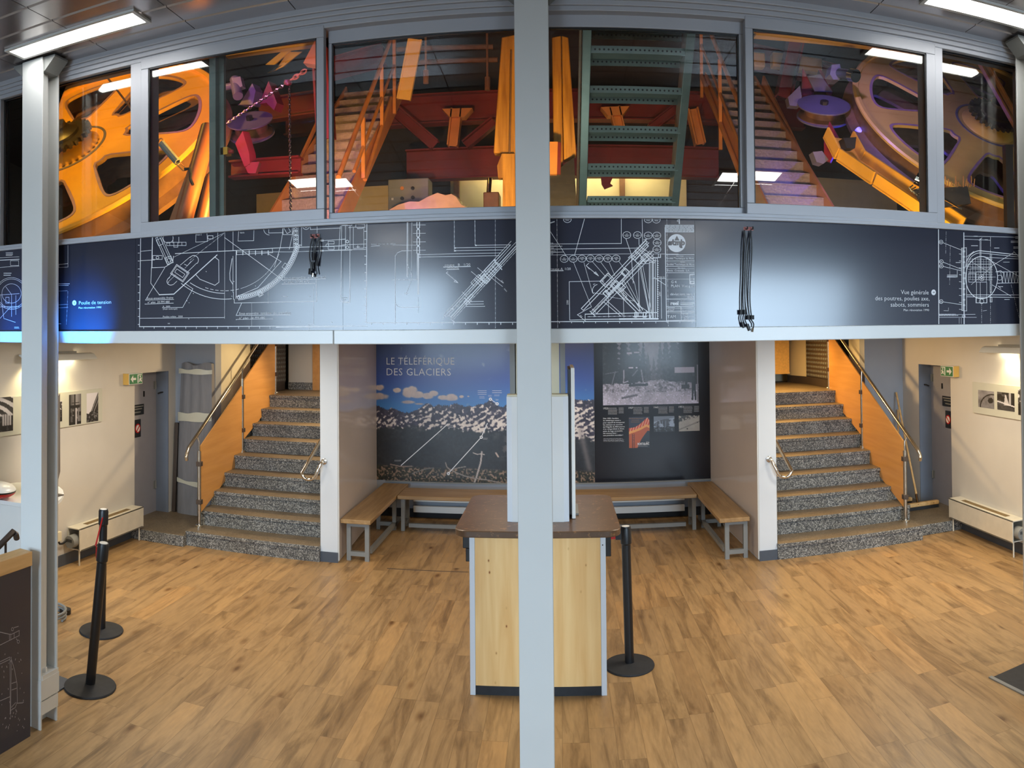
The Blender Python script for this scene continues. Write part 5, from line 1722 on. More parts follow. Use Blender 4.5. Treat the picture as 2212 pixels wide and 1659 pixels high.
# --- right guide pulley, brackets and yellow arm
yr = 7.0
pc = P(1780, 228, yr)
sheave('small dark pulley in blue light left of the ochre wheel', pc, (-0.12, -0.60, 0.79), 0.27, MT['sheave'])
t = thing('pulley_bracket', 'red and grey steel bracket behind the blue lit pulley', 'bracket', pc, 'red brackets holding the guide pulleys')
mb = plate(MB(), [(1731, 205), (1734, 146), (1760, 196), (1752, 205)], yr + 0.42, (0.03, 0.12, 0))
ob('rear_flange_plate', mb, MT['redplate'], t)
mb = plate(MB(), [(1768, 150), (1774, 150), (1799, 198), (1790, 200)], yr + 0.42, (0.03, 0.12, 0))
ob('rear_flange_plate', mb, MT['redplate'], t)
mb = plate(MB(), [(1745, 165), (1772, 160), (1798, 198), (1760, 197)], yr + 0.32, (0, 0.02, 0))
ob('web_plate', mb, MT['sheave'], t)
mb = plate(MB(), [(1702, 210), (1728, 185), (1732, 208), (1728, 230), (1706, 228)], yr + 0.15, (0, 0.1, 0))
ob('foot_plate', mb, MT['sheave'], t)
t = thing('pulley_bracket', 'tilted red side plate below the blue lit pulley', 'bracket', P(1790, 310, yr - 0.4), 'red brackets holding the guide pulleys')
mb = plate(MB(), [(1792, 262), (1811, 295), (1806, 325), (1793, 350), (1780, 345), (1780, 300)], yr - 0.42, (0.03, 0.05, 0))
ob('side_plate', mb, MT['redplate'], t)
mb = plate(MB(), [(1756, 328), (1776, 326), (1790, 345), (1778, 354), (1764, 350)], yr - 0.44, (0, 0.12, 0))
ob('foot_plate', mb, MT['sheave'], t)
t = thing('wheel_arm', 'bent yellow channel arm under the right wheel', 'arm', P(1900, 380, yr - 0.5))
mb = MB()
nd = Vector((0, -0.5, 0.6))
q0, q1, q2, q3 = P(1808, 300, 6.55), P(1832, 345, 6.35), P(1905, 395, 6.0), P(2060, 500, 5.5)
up = Vector((0.1, -0.6, 0.75))
for a, b in ((q0, q1), (q1, q2), (q2, q3)):
    chan(mb, a, b, 0.30, 0.11, 0.022, up)
ob('channel', mb, MT['yellow'], t)
mb = MB()
a = q0.lerp(q1, 0.4) + up.normalized() * 0.09
ob('clamp_block', MB().prism([P(x, y, 6.25) for x, y in ((1822, 298), (1850, 296), (1847, 320), (1829, 320))], (0, 0.12, 0)), MT['iron'], t)
t = thing('brake_roller', 'round bolt-like roller touching the top left of the right wheel', 'roller', P(1835, 160, 6.6))
ob('roller_pin', MB().tube([P(1815, 158, 6.9), P(1843, 163, 6.6)], 0.05, 18), MT['iron'], t)
ob('roller_end', MB().tube([P(1838, 162, 6.62), P(1849, 164, 6.55)], 0.062, 20), MT['chrome'], t)
ob('hex_block', MB().prism([P(x, y, 6.9) for x, y in ((1797, 140), (1814, 138), (1817, 150), (1814, 172), (1800, 172), (1793, 160))], (0, 0.15, 0)), MT['sheave'], t)
# bolts along the lower edge of the right rim, sensor box, dark post
t = thing('cable_sensor', 'small metal sensor with loose wires under the right wheel', 'sensor', P(1985, 395, 5.32))
ob('sensor_body', MB().tube([P(1978, 385, 5.32), P(2004, 396, 5.28)], 0.05, 18), MT['chrome'], t)
mb = MB()
random.seed(9)
for k in range(5):
    x, y = 1972 + 6 * k, 400 + 4 * k
    mb.tube([P(x, y, 5.30), P(x - 8 + random.uniform(-3, 3), y + 6, 5.29), P(x - 3, y + 14, 5.29), P(x + 8, y + 10, 5.29), P(x + 6, y + 22 + random.uniform(-4, 4), 5.29)], 0.006, 6)
ob('loose_wire', mb, MT['black'], t)
ob('mount_plate', MB().prism([P(x, y, 5.35) for x, y in ((1978, 408), (2004, 402), (2010, 432), (1990, 436))], (0, 0.04, 0)), MT['iron'], t)
mb = MB().prism([P(x, y, 5.2) for x, y in ((2172, 312), (2188, 312), (2196, 660), (2180, 660))], (0, 0.05, 0))
tag(ob('steel_post', mb, MT['iron']), 'dark slim post in front of the right wheel, by the right column', 'post')
t = thing('cable_brush', 'dark brush block with bristles under the right wheel', 'brush', P(2060, 420, 5.28))
ob('brush_body', MB().prism([P(x, y, 5.28) for x, y in ((2042, 405), (2090, 402), (2098, 440), (2042, 446))], (0, 0.12, 0)), MT['iron'], t)
mb = MB()
for k in range(14):
    x = 2045 + k * 4.5
    mb.bar(P(x, 402 + (k % 3), 5.20), P(x + random.uniform(-4, 4), 380 + 6 * (k % 4), 5.18), 0.008, 0.004, (0, 1, 0))
ob('bristle', mb, MT['rim'], t)
mb = MB().bar(P(2040, 430, 5.1), P(2078, 452, 5.05), 0.014, 0.014)
ob('steel_rod', mb, MT['chrome'], t)
# blue tube
t = thing('neon_tube', 'blue glowing tube under the edge of the right wheel', 'lamp', P(1880, 320, 6.55))
MT['neon'] = emit('blue_neon', (0.03, 0.02, 1, 1), 2.5)
ob('glass_tube', MB().tube([P(1852, 280, 6.72), P(1880, 312, 6.62), P(1915, 348, 6.42)], 0.035, 12), MT['neon'], t)
# --- cabinet, tarpaulin and boxes low behind the middle windows
yc = 9.4
t = thing('control_cabinet', 'grey control cabinet with round buttons low behind the left sliding window', 'cabinet', P(885, 440, yc))
a, b = P(838, 388, yc), P(926, 470, yc)
ob('body', MB().box((a.x, yc, 2.6), (b.x, yc + 0.3, a.z)), MT['cabgrey'] if 'cabgrey' in MT else MT['greymetal'], t, bevel=0.01)
for x, y, m in ((869, 407, 'orange'), (892, 407, 'black'), (869, 429, 'black'), (892, 427, 'black')):
    p = P(x, y, yc)
    ob('push_button', MB().lathe([(0.024, 0), (0.024, 0.02)], p, 16, (0, -1, 0)), MT[m], t)
p = P(848, 430, yc)
ob('key_plate', MB().box((p.x - 0.014, yc - 0.006, p.z - 0.014), (p.x + 0.014, yc, p.z + 0.014)), MT['beam'], t)
MT['tarp'] = paint('translucent_sheet', rgb(206, 170, 140), 0.25, var=0.15, scale=6, coat=0.4, bump=0.5)
mb = MB()
prof = [(841, 447), (860, 434), (885, 432), (905, 428), (925, 418), (945, 413), (962, 413), (975, 414), (985, 420), (996, 433), (1010, 446)]
pts = []
yt = 8.6
for k in range(3):
    dy = (0.0, 0.22, 0.5)[k]
    for i, (x, y) in enumerate(prof):
        yy = y + (6 if k != 1 else -1) + 3 * math.sin(i * 2.3 + k)
        q = P(x, yy, yt)
        pts.append((q.x, yt + dy, q.z))
for i, (x, y) in enumerate(prof):
    q = P(x, 470, yt); pts.append((q.x, yt - 0.08, 2.58))
for i, (x, y) in enumerate(prof):
    q = P(x, 470, yt); pts.append((q.x, yt + 0.58, 2.58))
k = len(prof)
rows_ = [3, 0, 1, 2, 4]
fs = []
for a, b in zip(rows_, rows_[1:]):
    fs += [(a * k + i, a * k + i + 1, b * k + i + 1, b * k + i) for i in range(k - 1)]
tag(ob('plastic_sheet', mb.add(pts, fs), MT['tarp'], sharp=70), 'crumpled plastic sheet over a heap low behind the left sliding window', 'plastic sheet')
p0, p1 = P(1044, 415, 9.0), P(1078, 470, 9.0)
tag(ob('wooden_crate', MB().box((p0.x, 9.0, 2.58), (p1.x, 9.3, p0.z)), MT['rim'], bevel=0.01), 'brown wooden crate low beside the left timber post', 'crate')
mb = MB().tube([P(1058, 385, 9.0), P(1056, 415, 9.0)], 0.03, 12)
tag(ob('gas_strut', mb, MT['chrome']), 'short bright metal tube standing on the brown crate', 'tube')
for x0, x1, lab in ((978, 990, 'left of the crate'), (1340, 1352, 'seen through the ladder')):
    a, b = P(x0, 386, 10.9), P(x1, 470, 10.9)
    tag(ob('wooden_stud', MB().box((a.x, 10.99, 2.58), (b.x, 11.095, a.z + 0.1)), MT['rim']), 'brown wooden stud against the plaster wall %s' % lab, 'stud', 'wooden studs on the plaster wall')
mb = MB().prism([P(x, y, yb) for x, y in ((1298, 380), (1325, 380), (1318, 396), (1324, 401), (1306, 408), (1300, 398))], (0, 0.05, 0))
tag(ob('red_rag', mb, MT['redplate']), 'red rag hanging under the lower red beam behind the ladder', 'cloth')
# ------------------------------------------------------------------ printed blueprint panels on the mezzanine wall
XE, ZE = Vector((1, 0, 0)), Vector((0, 0, 1))
YPAN = YW - 0.004                       # printed face of the panels


class Draw:
    """white line drawing on the plane y = Y; points are given where the photograph shows them"""

    def __init__(s, Y, ox, oy, k, w=0.0030):
        s.Y, s.ox, s.oy, s.k, s.w = Y, ox, oy, k, w
        s.mb = MB()
        s.n = 0

    def p(s, q):
        v = P(s.ox + q[0] / s.k, s.oy + q[1] / s.k, s.Y)
        return (v.x, v.z)

    def rib(s, a, b, w):
        ax, az = a; bx, bz = b
        d = Vector((bx - ax, bz - az))
        if d.length < 1e-5:
            return
        d.normalize()
        n = Vector((-d.y, d.x)) * w / 2
        e = d * w * 0.4
        s.n += 1
        Y = s.Y - (s.n % 50) * 2.5e-5      # each stroke on its own level, so that crossings stay clean
        s.mb.add([(ax - e.x + n.x, Y, az - e.y + n.y), (bx + e.x + n.x, Y, bz + e.y + n.y), (bx + e.x - n.x, Y, bz + e.y - n.y), (ax - e.x - n.x, Y, az - e.y - n.y)], [(0, 1, 2, 3)])

    def l(s, *pts, w=None, closed=False):
        w = w or s.w
        q = [s.p(x) for x in pts]
        if closed:
            q.append(q[0])
        for a, b in zip(q, q[1:]):
            s.rib(a, b, w)
        return s

    def d(s, a, b, dash=26, gap=9, w=None):
        a, b = Vector(a), Vector(b)
        L_ = (b - a).length
        u = (b - a) / L_
        t = 0.0
        k = 0
        while t < L_:
            ln = dash if k % 2 == 0 else gap * 0.5
            s.l(tuple(a + u * t), tuple(a + u * min(L_, t + ln)), w=w)
            t += ln + gap
            k += 1
        return s

    def arc(s, cx, cy, r, a0, a1, n=24, w=None, ry=None):
        ry = ry or r
        return s.l(*[(cx + r * math.cos(math.radians(a0 + (a1 - a0) * i / n)), cy + ry * math.sin(math.radians(a0 + (a1 - a0) * i / n))) for i in range(n + 1)], w=w)

    def rect(s, x0, y0, x1, y1, w=None):
        return s.l((x0, y0), (x1, y0), (x1, y1), (x0, y1), w=w, closed=True)

    def rot(s, cx, cy, ln, wd, ang, w=None):
        """a rectangle about a centre, turned"""
        c, n = math.cos(math.radians(ang)), math.sin(math.radians(ang))
        f = lambda u, v: (cx + u * c - v * n, cy + u * n + v * c)
        return s.l(f(-ln / 2, -wd / 2), f(ln / 2, -wd / 2), f(ln / 2, wd / 2), f(-ln / 2, wd / 2), w=w, closed=True)

    def t(s, x, y, txt, cap, align='LEFT', squeeze=0.86, thin=0.0, ang=0, shear=0.0, space=1.0, to=None):
        """writing; x, y = start of the base line and cap = height of a capital, both as measured on the photograph"""
        o = s.p((x, y))
        h = s.p((x, y - cap))
        size = abs(h[1] - o[1])
        c, n = math.cos(math.radians(ang)), math.sin(math.radians(ang))
        if to is not None:
            q = MB()
            lettering(q, txt, (0, 0, 0), XE, ZE, size, align, thin, 1.0, 0, shear, space)
            wd = max(v[0] for v in q.v) - min(v[0] for v in q.v)
            squeeze = abs(s.p((to, y))[0] - o[0]) / wd
        lettering(s.mb, txt, (o[0], s.Y - 0.0013, o[1]), Vector((c, 0, n)), Vector((-n, 0, c)), size, align, thin, squeeze, 0, shear, space)
        return s

    def fill(s, pts):
        s.mb.poly([(q[0], s.Y, q[1]) for q in [s.p(x) for x in pts]])
        return s

    def scrib(s, x0, y0, x1, y1, rows, seed=0, fill=0.85):
        """rows of writing too small to read"""
        r = random.Random(seed)
        for k in range(rows):
            y = y0 + (y1 - y0) * (k + 0.5) / rows
            x = x0
            end = x1 - (x1 - x0) * (1 - fill) * r.random()
            while x < end:
                ln = min(end - x, (x1 - x0) * r.uniform(0.06, 0.2))
                s.l((x, y), (x + ln, y), w=abs(y1 - y0) / rows * 0.42 / s.k * 0.00232)
                x += ln + (x1 - x0) * 0.03
        return s


def panel(name_label, x0, x1, cat='wall panel'):
    a, b = P(x0, 600, YW).x, P(x1, 600, YW).x
    t = thing('blueprint_panel', name_label, cat, ((a + b) / 2, YW, sz(2.418)), 'slate blueprint panels under the windows')
    ob('panel_board', MB().box((a + 0.0006, YW - 0.003, sz(2.418)), (b - 0.0006, YW + 0.010, sz(2.996))), MT['navy'], t)
    return t


def done(t, draws, name='drawing_print'):
    mb = MB()
    for d in draws:
        mb.add(d.mb.v, d.mb.f)
    ob(name, mb, MT['ink'], t, 'white printed lines and writing', fix=False)


# --- far left panel with the caption "Poulie de tension"
t = panel('leftmost blueprint panel with blue sheen and pulley caption', -260, 293)
A = Draw(YPAN, 0, 480, 4.809, 0.0022)
A.l((600, 440), (706, 430)).l((706, 240), (706, 466)).l((600, 470), (706, 466), w=.0016).l((612, 440), (612, 468), w=.0016)
A.l((600, 716), (700, 712), w=.0012).l((600, 860), (706, 852), w=.0012).l((600, 890), (706, 884), w=.0012).d((706, 716), (690, 1060), w=.0012)
A.scrib(600, 632, 726, 664, 2, 1).scrib(590, 1048, 640, 1062, 1, 2)
A.fill([(772 + 21 * math.cos(k * PI / 14), 838 + 27 * math.sin(k * PI / 14)) for k in range(28)])
A.t(818, 856, 'Poulie de tension', 38, thin=-0.006, to=1152)
A.t(816, 899, 'Plan rénovation 1990', 20, to=1052)
A.l((0, 370), (200, 360)).l((0, 395), (200, 385), w=.0045).l((0, 470), (200, 455)).rect(110, 400, 195, 450).scrib(62, 310, 135, 352, 4, 3).scrib(40, 520, 120, 560, 2, 4)
for r in (150, 165, 100):
    A.arc(120, 740, r, -180, 180, 40, w=.0022, ry=r * 1.0)
A.l((0, 755), (200, 742)).l((0, 880), (200, 875)).l((60, 670), (120, 750), (120, 980)).l((0, 1000), (110, 880)).l((165, 760), (165, 960)).rect(60, 780, 95, 840)
A.l((10, 760), (40, 1000), (160, 1040)).scrib(150, 1085, 200, 1105, 2, 5)
done(t, [A])
dsk = Draw(YPAN - 0.0016, 0, 480, 4.809)
dsk.l((766, 838), (778, 838), w=.0022).l((772, 832), (772, 844), w=.0022)
ob('plus_mark', dsk.mb, MT['navy'], t, fix=False)

# --- wheel drawing panel
t = panel('blueprint panel with the big pulley wheel drawing and short black cords', 293, 741)
B = Draw(YPAN, 280, 460, 4.608, 0.0026)
B.l((110, 245), (98, 1132), w=.0042).l((98, 1132), (2212, 1125), w=.0042)
for k in range(11):
    B.l((84, 320 + 79 * k), (98, 320 + 79 * k), w=.003)
for k in range(13):
    B.l((140 + 105 * k, 1134), (140 + 105 * k, 1150), w=.003)
B.l((1460, 1138), (2120, 1133), w=.0042)
B.l((228, 245), (222, 545), w=.006).l((112, 382), (215, 372)).l((112, 475), (250, 468)).rect(232, 425, 325, 462).arc(278, 445, 14, 0, 360, 12)
B.l((218, 545), (212, 700), (295, 812), w=.0032).l((222, 545), (350, 540), (430, 490), (436, 430), w=.0032).l((295, 814), (440, 808), (870, 418), w=.0052)
B.l((350, 545), (158, 868)).l((160, 868), (440, 860)).l((152, 907), (436, 898))
B.rot(345, 370, 290, 60, 66, w=.0032).rot(345, 370, 290, 26, 66).rot(395, 470, 60, 70, -20).arc(395, 470, 20, 0, 360, 12).rot(300, 290, 60, 50, 66)
B.arc(385, 250, 50, -20, 200, 16).l((432, 240), (432, 300)).l((490, 240), (490, 300)).rect(370, 292, 562, 324).l((440, 292), (440, 340), (480, 340), (480, 292)).l((520, 292), (520, 322)).l((400, 292), (400, 322))
B.l((660, 212), (658, 290), (775, 284), (770, 205)).rect(780, 226, 830, 258).t(668, 226, 'frein 2', 18).t(1098, 206, 'Vérin', 19)
B.l((1085, 185), (1080, 280), (1235, 276), (1238, 172)).l((1030, 180), (1030, 375)).l((878, 195), (878, 378)).l((948, 190), (945, 1050), w=.0018)
B.l((455, 405), (1040, 375), (1440, 350), (2140, 328), w=.0036).l((1420, 350), (1425, 395), (1060, 415), (1060, 380)).l((1060, 388), (1590, 388), (2212, 370), w=.0022)
for k in range(6):
    B.l((1065 + 63 * k, 378), (1065 + 63 * k, 416), w=.005)
B.l((440, 440), (940, 200), w=.0016).d((600, 470), (948, 198), w=.0018).l((945, 245), (1520, 665)).l((1380, 560), (950, 250), w=.0016)
# slotted brake arm
B.rot(500, 600, 110, 150, -56, w=.0032).rot(500, 600, 90, 130, -56).rot(500, 600, 40, 96, -56).arc(640, 470, 46, -145, 45, 16, w=.0032)
B.l((505, 520), (600, 440)).l((565, 600), (668, 500)).arc(410, 680, 38, 60, 250, 14, w=.0032).l((425, 600), (385, 655)).l((470, 680), (432, 715)).l((380, 690), (460, 615), w=.0016).l((550, 550), (640, 460), w=.0016)
B.l((545, 510), (575, 525), (612, 482))
# rim arcs
B.arc(945, 190, 610, 90, 124, 18, w=.0032).arc(945, 190, 668, 84, 130, 20, w=.0032)
for k in range(7):
    B.arc(945, 190, 585, 96 + 5 * k - 20, 99 + 5 * k - 20, 3, w=.0026)
B.arc(945, 190, 585, 22, 74, 20, w=.002)
B.l((1035, 790), (1035, 860)).l((660, 615), (700, 660), (850, 720), (890, 690), (888, 470), (850, 440), w=.0032).l((1028, 710), (1000, 665), (998, 600), (1020, 455), w=.0032)
B.l((1030, 430), (1030, 790)).l((1060, 420), (1060, 850), w=.004).l((1060, 835), (1275, 745), (1505, 485), w=.003).l((1380, 405), (1510, 485))
# chain of rollers along the rim
cx, cy = 1010, 170
for rr in (700, 655):
    B.arc(cx, cy, rr, 12, 84, 30, w=.003)
for k in range(46):
    an = math.radians(13.5 + 70 * k / 45)
    B.arc(cx + 677 * math.cos(an), cy + 677 * math.sin(an), 13, 0, 360, 8, w=.0036)
B.rot(1548, 530, 50, 40, -55).rot(1300, 805, 46, 44, -30).arc(1300, 805, 18, 0, 360, 8)
B.l((1042, 858), (1042, 897), (1862, 880), (1858, 660), w=.0028).l((1115, 898), (1060, 1020), (1600, 1013)).l((1065, 1060), (1425, 1055), w=.002)
B.l((1520, 600), (1518, 668), (1950, 655)).l((1516, 708), (1845, 702)).l((1380, 700), (1380, 900), w=.0012).l((1215, 900), (1215, 1130), w=.0012).l((1832, 730), (1832, 1110), w=.0012)
B.t(172, 860, 'Sous-ensemble freins', 20, shear=.1, to=434).t(180, 899, 'n° plan  34 PM 480', 20, shear=.1, to=397)
B.t(332, 938, 'R . 3095', 14, to=402).t(332, 964, '(frein embrayé)', 15, to=474).l((325, 943), (528, 940), (630, 755), (550, 700)).t(332, 1040, 'Poulies orbite . 3000', 16, to=528).l((105, 1048), (945, 1042)).l((945, 1030), (945, 1050)).t(380, 1106, '3000', 11)
B.t(1536, 660, 'Sous-ensemble  encagement', 24, shear=.1, to=1950).t(1536, 700, 'n° plan  37 PE 470', 23, shear=.1, to=1788)
B.t(1088, 1012, 'Sous-ensemble  système  de  transfert', 24, shear=.1, to=1600).t(1090, 1056, 'n° plan  36 PM 480', 22, shear=.1, to=1348)
# upper right block
B.arc(1395, 160, 60, 95, 180, 8).l((1385, 165), (1385, 200), (1530, 196)).l((1525, 150), (1522, 210), (1500, 340), (1440, 540)).l((1635, 150), (1630, 180), (1590, 360)).rect(1528, 140, 1620, 216).rot(1570, 170, 60, 40, 60)
for k in range(5):
    B.rect(1632, 140 + k * 42, 1676, 176 + k * 42).arc(1654, 158 + k * 42, 12, 0, 360, 8)
B.arc(1756, 130, 34, 0, 180, 12).arc(1756, 130, 16, 0, 180, 8).l((1712, 140), (1712, 330)).l((1800, 130), (1800, 165), (2100, 150)).l((1866, 130), (1866, 200)).l((1712, 320), (1680, 320), (1680, 220), (1640, 220))
B.rect(1976, 282, 2036, 308).rect(1976, 336, 2036, 362).l((1880, 278), (2145, 262)).l((1880, 378), (2150, 366)).rect(1900, 268, 1930, 282).rect(1900, 370, 1930, 382).arc(1968, 322, 14, 0, 360, 10).l((1660, 350), (1630, 400), (1580, 500))
B.l((2098, 130), (2082, 365)).l((2112, 125), (2102, 880)).l((2150, 122), (2148, 365)).rect(2110, 112, 2212, 126).l((2194, 125), (2194, 890)).arc(2168, 286, 14, 0, 360, 8).arc(2168, 342, 14, 0, 360, 8)
B.l((2102, 880), (2192, 890)).t(2110, 850, 'Course', 16, shear=.2).t(2125, 872, '900', 15).l((2120, 885), (2175, 880))
B.l((1775, 1110), (1835, 1108), w=.0016).l((1784, 1112), (1784, 1168)).scrib(1525, 826, 1570, 838, 1, 9)
for k in range(14):
    x, y = random.Random(k).uniform(120, 2100), random.Random(k + 50).uniform(560, 1100)
    B.l((x, y), (x + 4, y + 2), w=.003)
done(t, [B])

# --- section B panel
t = panel('blueprint panel with slanting section B drawing left of the middle column', 741, 1150)
C_ = Draw(YPAN, 740, 440, 4.608, 0.0026)
C_.l((242, 192), (236, 1186), w=.0042).l((236, 1186), (1960, 1180), w=.0042)
for k in range(13):
    C_.l((220, 275 + 82 * k), (236, 275 + 82 * k), w=.003)
for k in range(15):
    C_.l((288 + 117 * k, 1188), (288 + 117 * k, 1202), w=.004)
C_.l((0, 1220), (244, 1218)).l((75, 240), (70, 985), (5, 985)).l((30, 210), (30, 460)).l((0, 460), (232, 455)).l((0, 410), (232, 402)).l((0, 354), (30, 352)).l((108, 235), (108, 445), (212, 442), (212, 235)).arc(46, 376, 14, 0, 360, 8).arc(46, 434, 14, 0, 360, 8)
C_.rect(132, 205, 222, 236).l((145, 236), (150, 248), (198, 246), (205, 234)).l((60, 238), (135, 234)).l((0, 215), (50, 213)).l((140, 430), (170, 430)).l((152, 415), (152, 440))
C_.t(282, 413, 'Galets  charriot  de  cabine', 15, shear=.1, to=526).l((284, 424), (370, 418)).l((500, 412), (738, 412), w=.0016)
C_.l((643, 185), (640, 730), w=.0036).l((652, 185), (652, 730), w=.0026).l((640, 730), (652, 730)).l((690, 180), (688, 755), w=.0016).l((645, 605), (690, 715), (686, 760), (640, 880), w=.0014).l((622, 893), (655, 893)).l((638, 878), (638, 908))
for k in range(4):
    y0 = 172 + k * 84
    C_.l((740, y0 + 10), (748, y0), (760, y0), (766, y0 + 10), (766, y0 + 66), (758, y0 + 76), (746, y0 + 76), (740, y0 + 66), w=.005, closed=True)
    C_.l((702, y0 + 41), (826, y0 + 39), w=.0022)
C_.l((753, 505), (753, 895), w=.008).d((753, 930), (753, 1085), w=.002).l((742, 500), (740, 755), (690, 756), w=.002).d((500, 757), (690, 757), w=.0018)
C_.l((690, 468), (590, 470), (545, 490), (525, 520), (525, 990), (550, 1022), (600, 1032), (768, 1028), w=.0026).l((525, 990), (525, 1182), w=.0026)
C_.l((765, 508), (1575, 490), w=.0024).l((765, 532), (1556, 518), w=.0024).d((1113, 168), (1113, 475)).l((1120, 440), (1636, 432)).l((1120, 468), (1602, 460)).d((1317, 158), (1320, 412)).l((1325, 414), (1668, 410)).d((1520, 155), (1522, 1240), w=.0016)
for q in ((1120, 441), (1122, 469), (1327, 415), (768, 508), (768, 532)):
    C_.rect(q[0] - 5, q[1] - 3, q[0] + 5, q[1] + 3, w=.003)
C_.t(1016, 622, 'coupe   B   1/20', 24, to=1270).l((1006, 631), (1272, 625), w=.004).t(1040, 648, 'moufle', 20, to=1154).l((1036, 656), (1158, 652), w=.0036)
C_.l((1048, 678), (1032, 690), (1062, 714)).l((1034, 690), (1150, 788)).l((1110, 776), (1150, 788), (1126, 762), (1110, 776))
# the slanting assembly, 47 degrees
def sl(u, v):
    c, n = math.cos(math.radians(-47.5)), math.sin(math.radians(-47.5))
    return (1060 + u * c - v * n, 1110 + u * n + v * c)
for v, u0, u1, w in ((-42, -30, 960, .0026), (-22, -30, 930, .0040), (0, 0, 1000, .0026), (26, 0, 1000, .0055), (44, 10, 1000, .0040)):
    C_.l(sl(u0, v), sl(u1, v), w=w)
C_.d(sl(0, 62), sl(960, 62), w=.0026).d(sl(10, -10), sl(700, -10), w=.002)
C_.l(sl(-30, -42), sl(-30, -10), sl(0, 0)).l(sl(0, 0), sl(0, 44)).l(sl(-14, 40), sl(-14, 100), w=.004).l(sl(-70, -20), sl(-30, -26))
for u in (430, 452, 474, 500, 530, 560, 590, 618, 650):
    C_.l(sl(u, -50 if u < 520 else -6), sl(u, 50), w=.0034)
C_.rot(*sl(440, -30), 110, 56, -47.5).rot(*sl(250, 34), 110, 30, -47.5).rot(*sl(590, -20), 230, 44, -47.5, w=.004).rot(*sl(610, 30), 200, 60, -47.5, w=.004).rot(*sl(510, 22), 50, 80, -47.5, w=.006).rot(*sl(640, -32), 150, 20, -47.5, w=.005)
C_.l(sl(700, -20), sl(690, 80), w=.005).l(sl(470, -130), sl(480, 40), w=.0022).l(sl(540, -110), sl(545, 0), w=.0022).l(sl(560, 60), sl(570, 200), w=.002).l(sl(590, 60), sl(600, 180), w=.0022).l(sl(230, 0), sl(230, 70), w=.005).l(sl(260, -60), sl(250, 80), w=.0018)
C_.l((1240, 975), (1402, 973)).l((1228, 1000), (1404, 998)).l((1232, 1024), (1416, 1022)).l((1232, 960), (1228, 1022))
C_.t(*sl(600, 150), 'frein', 16, ang=-48).t(*sl(560, 225), 'mors', 16, ang=-48).t(*sl(110, 12), 'vérin', 18, ang=48)
C_.scrib(1080, 1035, 1100, 1060, 1, 3)
done(t, [C_])

# --- section A panel with the title block
t = panel('blueprint panel with section A drawing and round logo title block', 1150, 1502)
D = Draw(YPAN, 1160, 440, 4.424, 0.0026)
D.l((0, 1128), (1515, 1122), w=.0042)
for k in range(12):
    D.l((215 + 115 * k, 1128), (215 + 115 * k, 1140), w=.003)
D.d((190, 140), (198, 1190), w=.0018).l((125, 185), (165, 172), w=.005).l((455, 140), (360, 490)).l((125, 262), (280, 500), w=.0022).l((806, 140), (806, 380), (125, 386)).l((125, 435), (950, 425)).l((125, 490), (870, 480), (1350, 482), w=.002).l((1005, 140), (1010, 370)).d((1240, 140), (1255, 1170), w=.0016)
D.l((125, 410), (240, 406)).l((125, 466), (250, 462))
D.t(126, 384, '3218', 12).t(132, 408, 'POULIES', 12).t(132, 430, '9820', 12).t(126, 460, 'SABOTS', 12).t(126, 484, '4428', 12)
def bub(x, y, r, a, b):
    D.arc(x, y, r, 0, 360, 20, w=.0024, ry=r * .86).t(x, y - 3, a, 13, 'CENTER').t(x, y + 17, b, 13, 'CENTER', squeeze=.7).l((x - r + 4, y + 1), (x + r - 4, y + 1), w=.0012)
for x, y, a, b in ((290, 148, '', 'PO461'), (1062, 150, '', 'PM500'), (1140, 152, '', 'PE500'), (858, 300, '4.2', 'PO641'), (960, 300, '3.7', 'PE001'), (1062, 304, '4.2', 'PM756'), (1145, 304, '4.2', 'PM751'), (1148, 372, '4.2', 'PM755'), (1145, 437, '4.2', 'PO461'), (260, 528, '4.2', 'PM960'), (346, 527, '4.2', 'PM970'), (430, 525, '4.2PM', '705'), (510, 524, '4.2PE', '100'), (594, 525, '4.2PM', '710'), (676, 525, '4.2PM', '704'), (756, 524, '4.2PE', '706')):
    bub(x, y, 38, a, b)
D.t(126, 636, 'coupe A', 24, to=246).l((126, 642), (250, 640), w=.004).t(262, 634, '1/20', 24, to=315)
D.l((494, 570), (470, 592), (500, 625)).l((472, 594), (588, 690)).l((545, 662), (588, 690), (560, 652), (545, 662))
for q in (((350, 562), (520, 985)), ((448, 562), (530, 850), (640, 868)), ((530, 555), (650, 690)), ((610, 560), (700, 680)), ((690, 562), (745, 690)), ((780, 548), (930, 750), (975, 960))):
    D.l(*q, w=.0018)
D.l((850, 335), (900, 480), (920, 760)).l((975, 338), (975, 390)).l((1020, 345), (1060, 335))
# beam at 45 degrees
def sm(u, v):
    c, n = math.cos(math.radians(-46)), math.sin(math.radians(-46))
    return (450 + u * c - v * n, 1000 + u * n + v * c)
for v, u0, u1, w in ((-18, -20, 690, .0036), (8, -20, 690, .0036), (70, 30, 830, .0030), (92, 30, 850, .0040), (120, 40, 830, .0030), (-30, 640, 890, .0036), (10, 640, 880, .0036)):
    D.l(sm(u0, v), sm(u1, v), w=w)
D.d(sm(0, 82), sm(840, 82), w=.002).l(sm(-20, -18), sm(-20, 8)).l(sm(690, -18), sm(690, 20)).rot(*sm(345, -30), 110, 80, -46, w=.004).rot(*sm(345, -30), 80, 60, -46).rot(*sm(420, 50), 160, 46, -46, w=.004).rot(*sm(330, 60), 150, 40, -46, w=.005)
D.rot(*sm(250, 60), 40, 60, -46, w=.005).rot(*sm(520, 45), 60, 50, -46, w=.005).rot(*sm(760, 10), 190, 36, -46, w=.004).rot(*sm(800, -16), 150, 20, -46, w=.004).rot(*sm(700, 60), 70, 56, -46, w=.004).rot(*sm(745, 86), 50, 60, -46, w=.004)
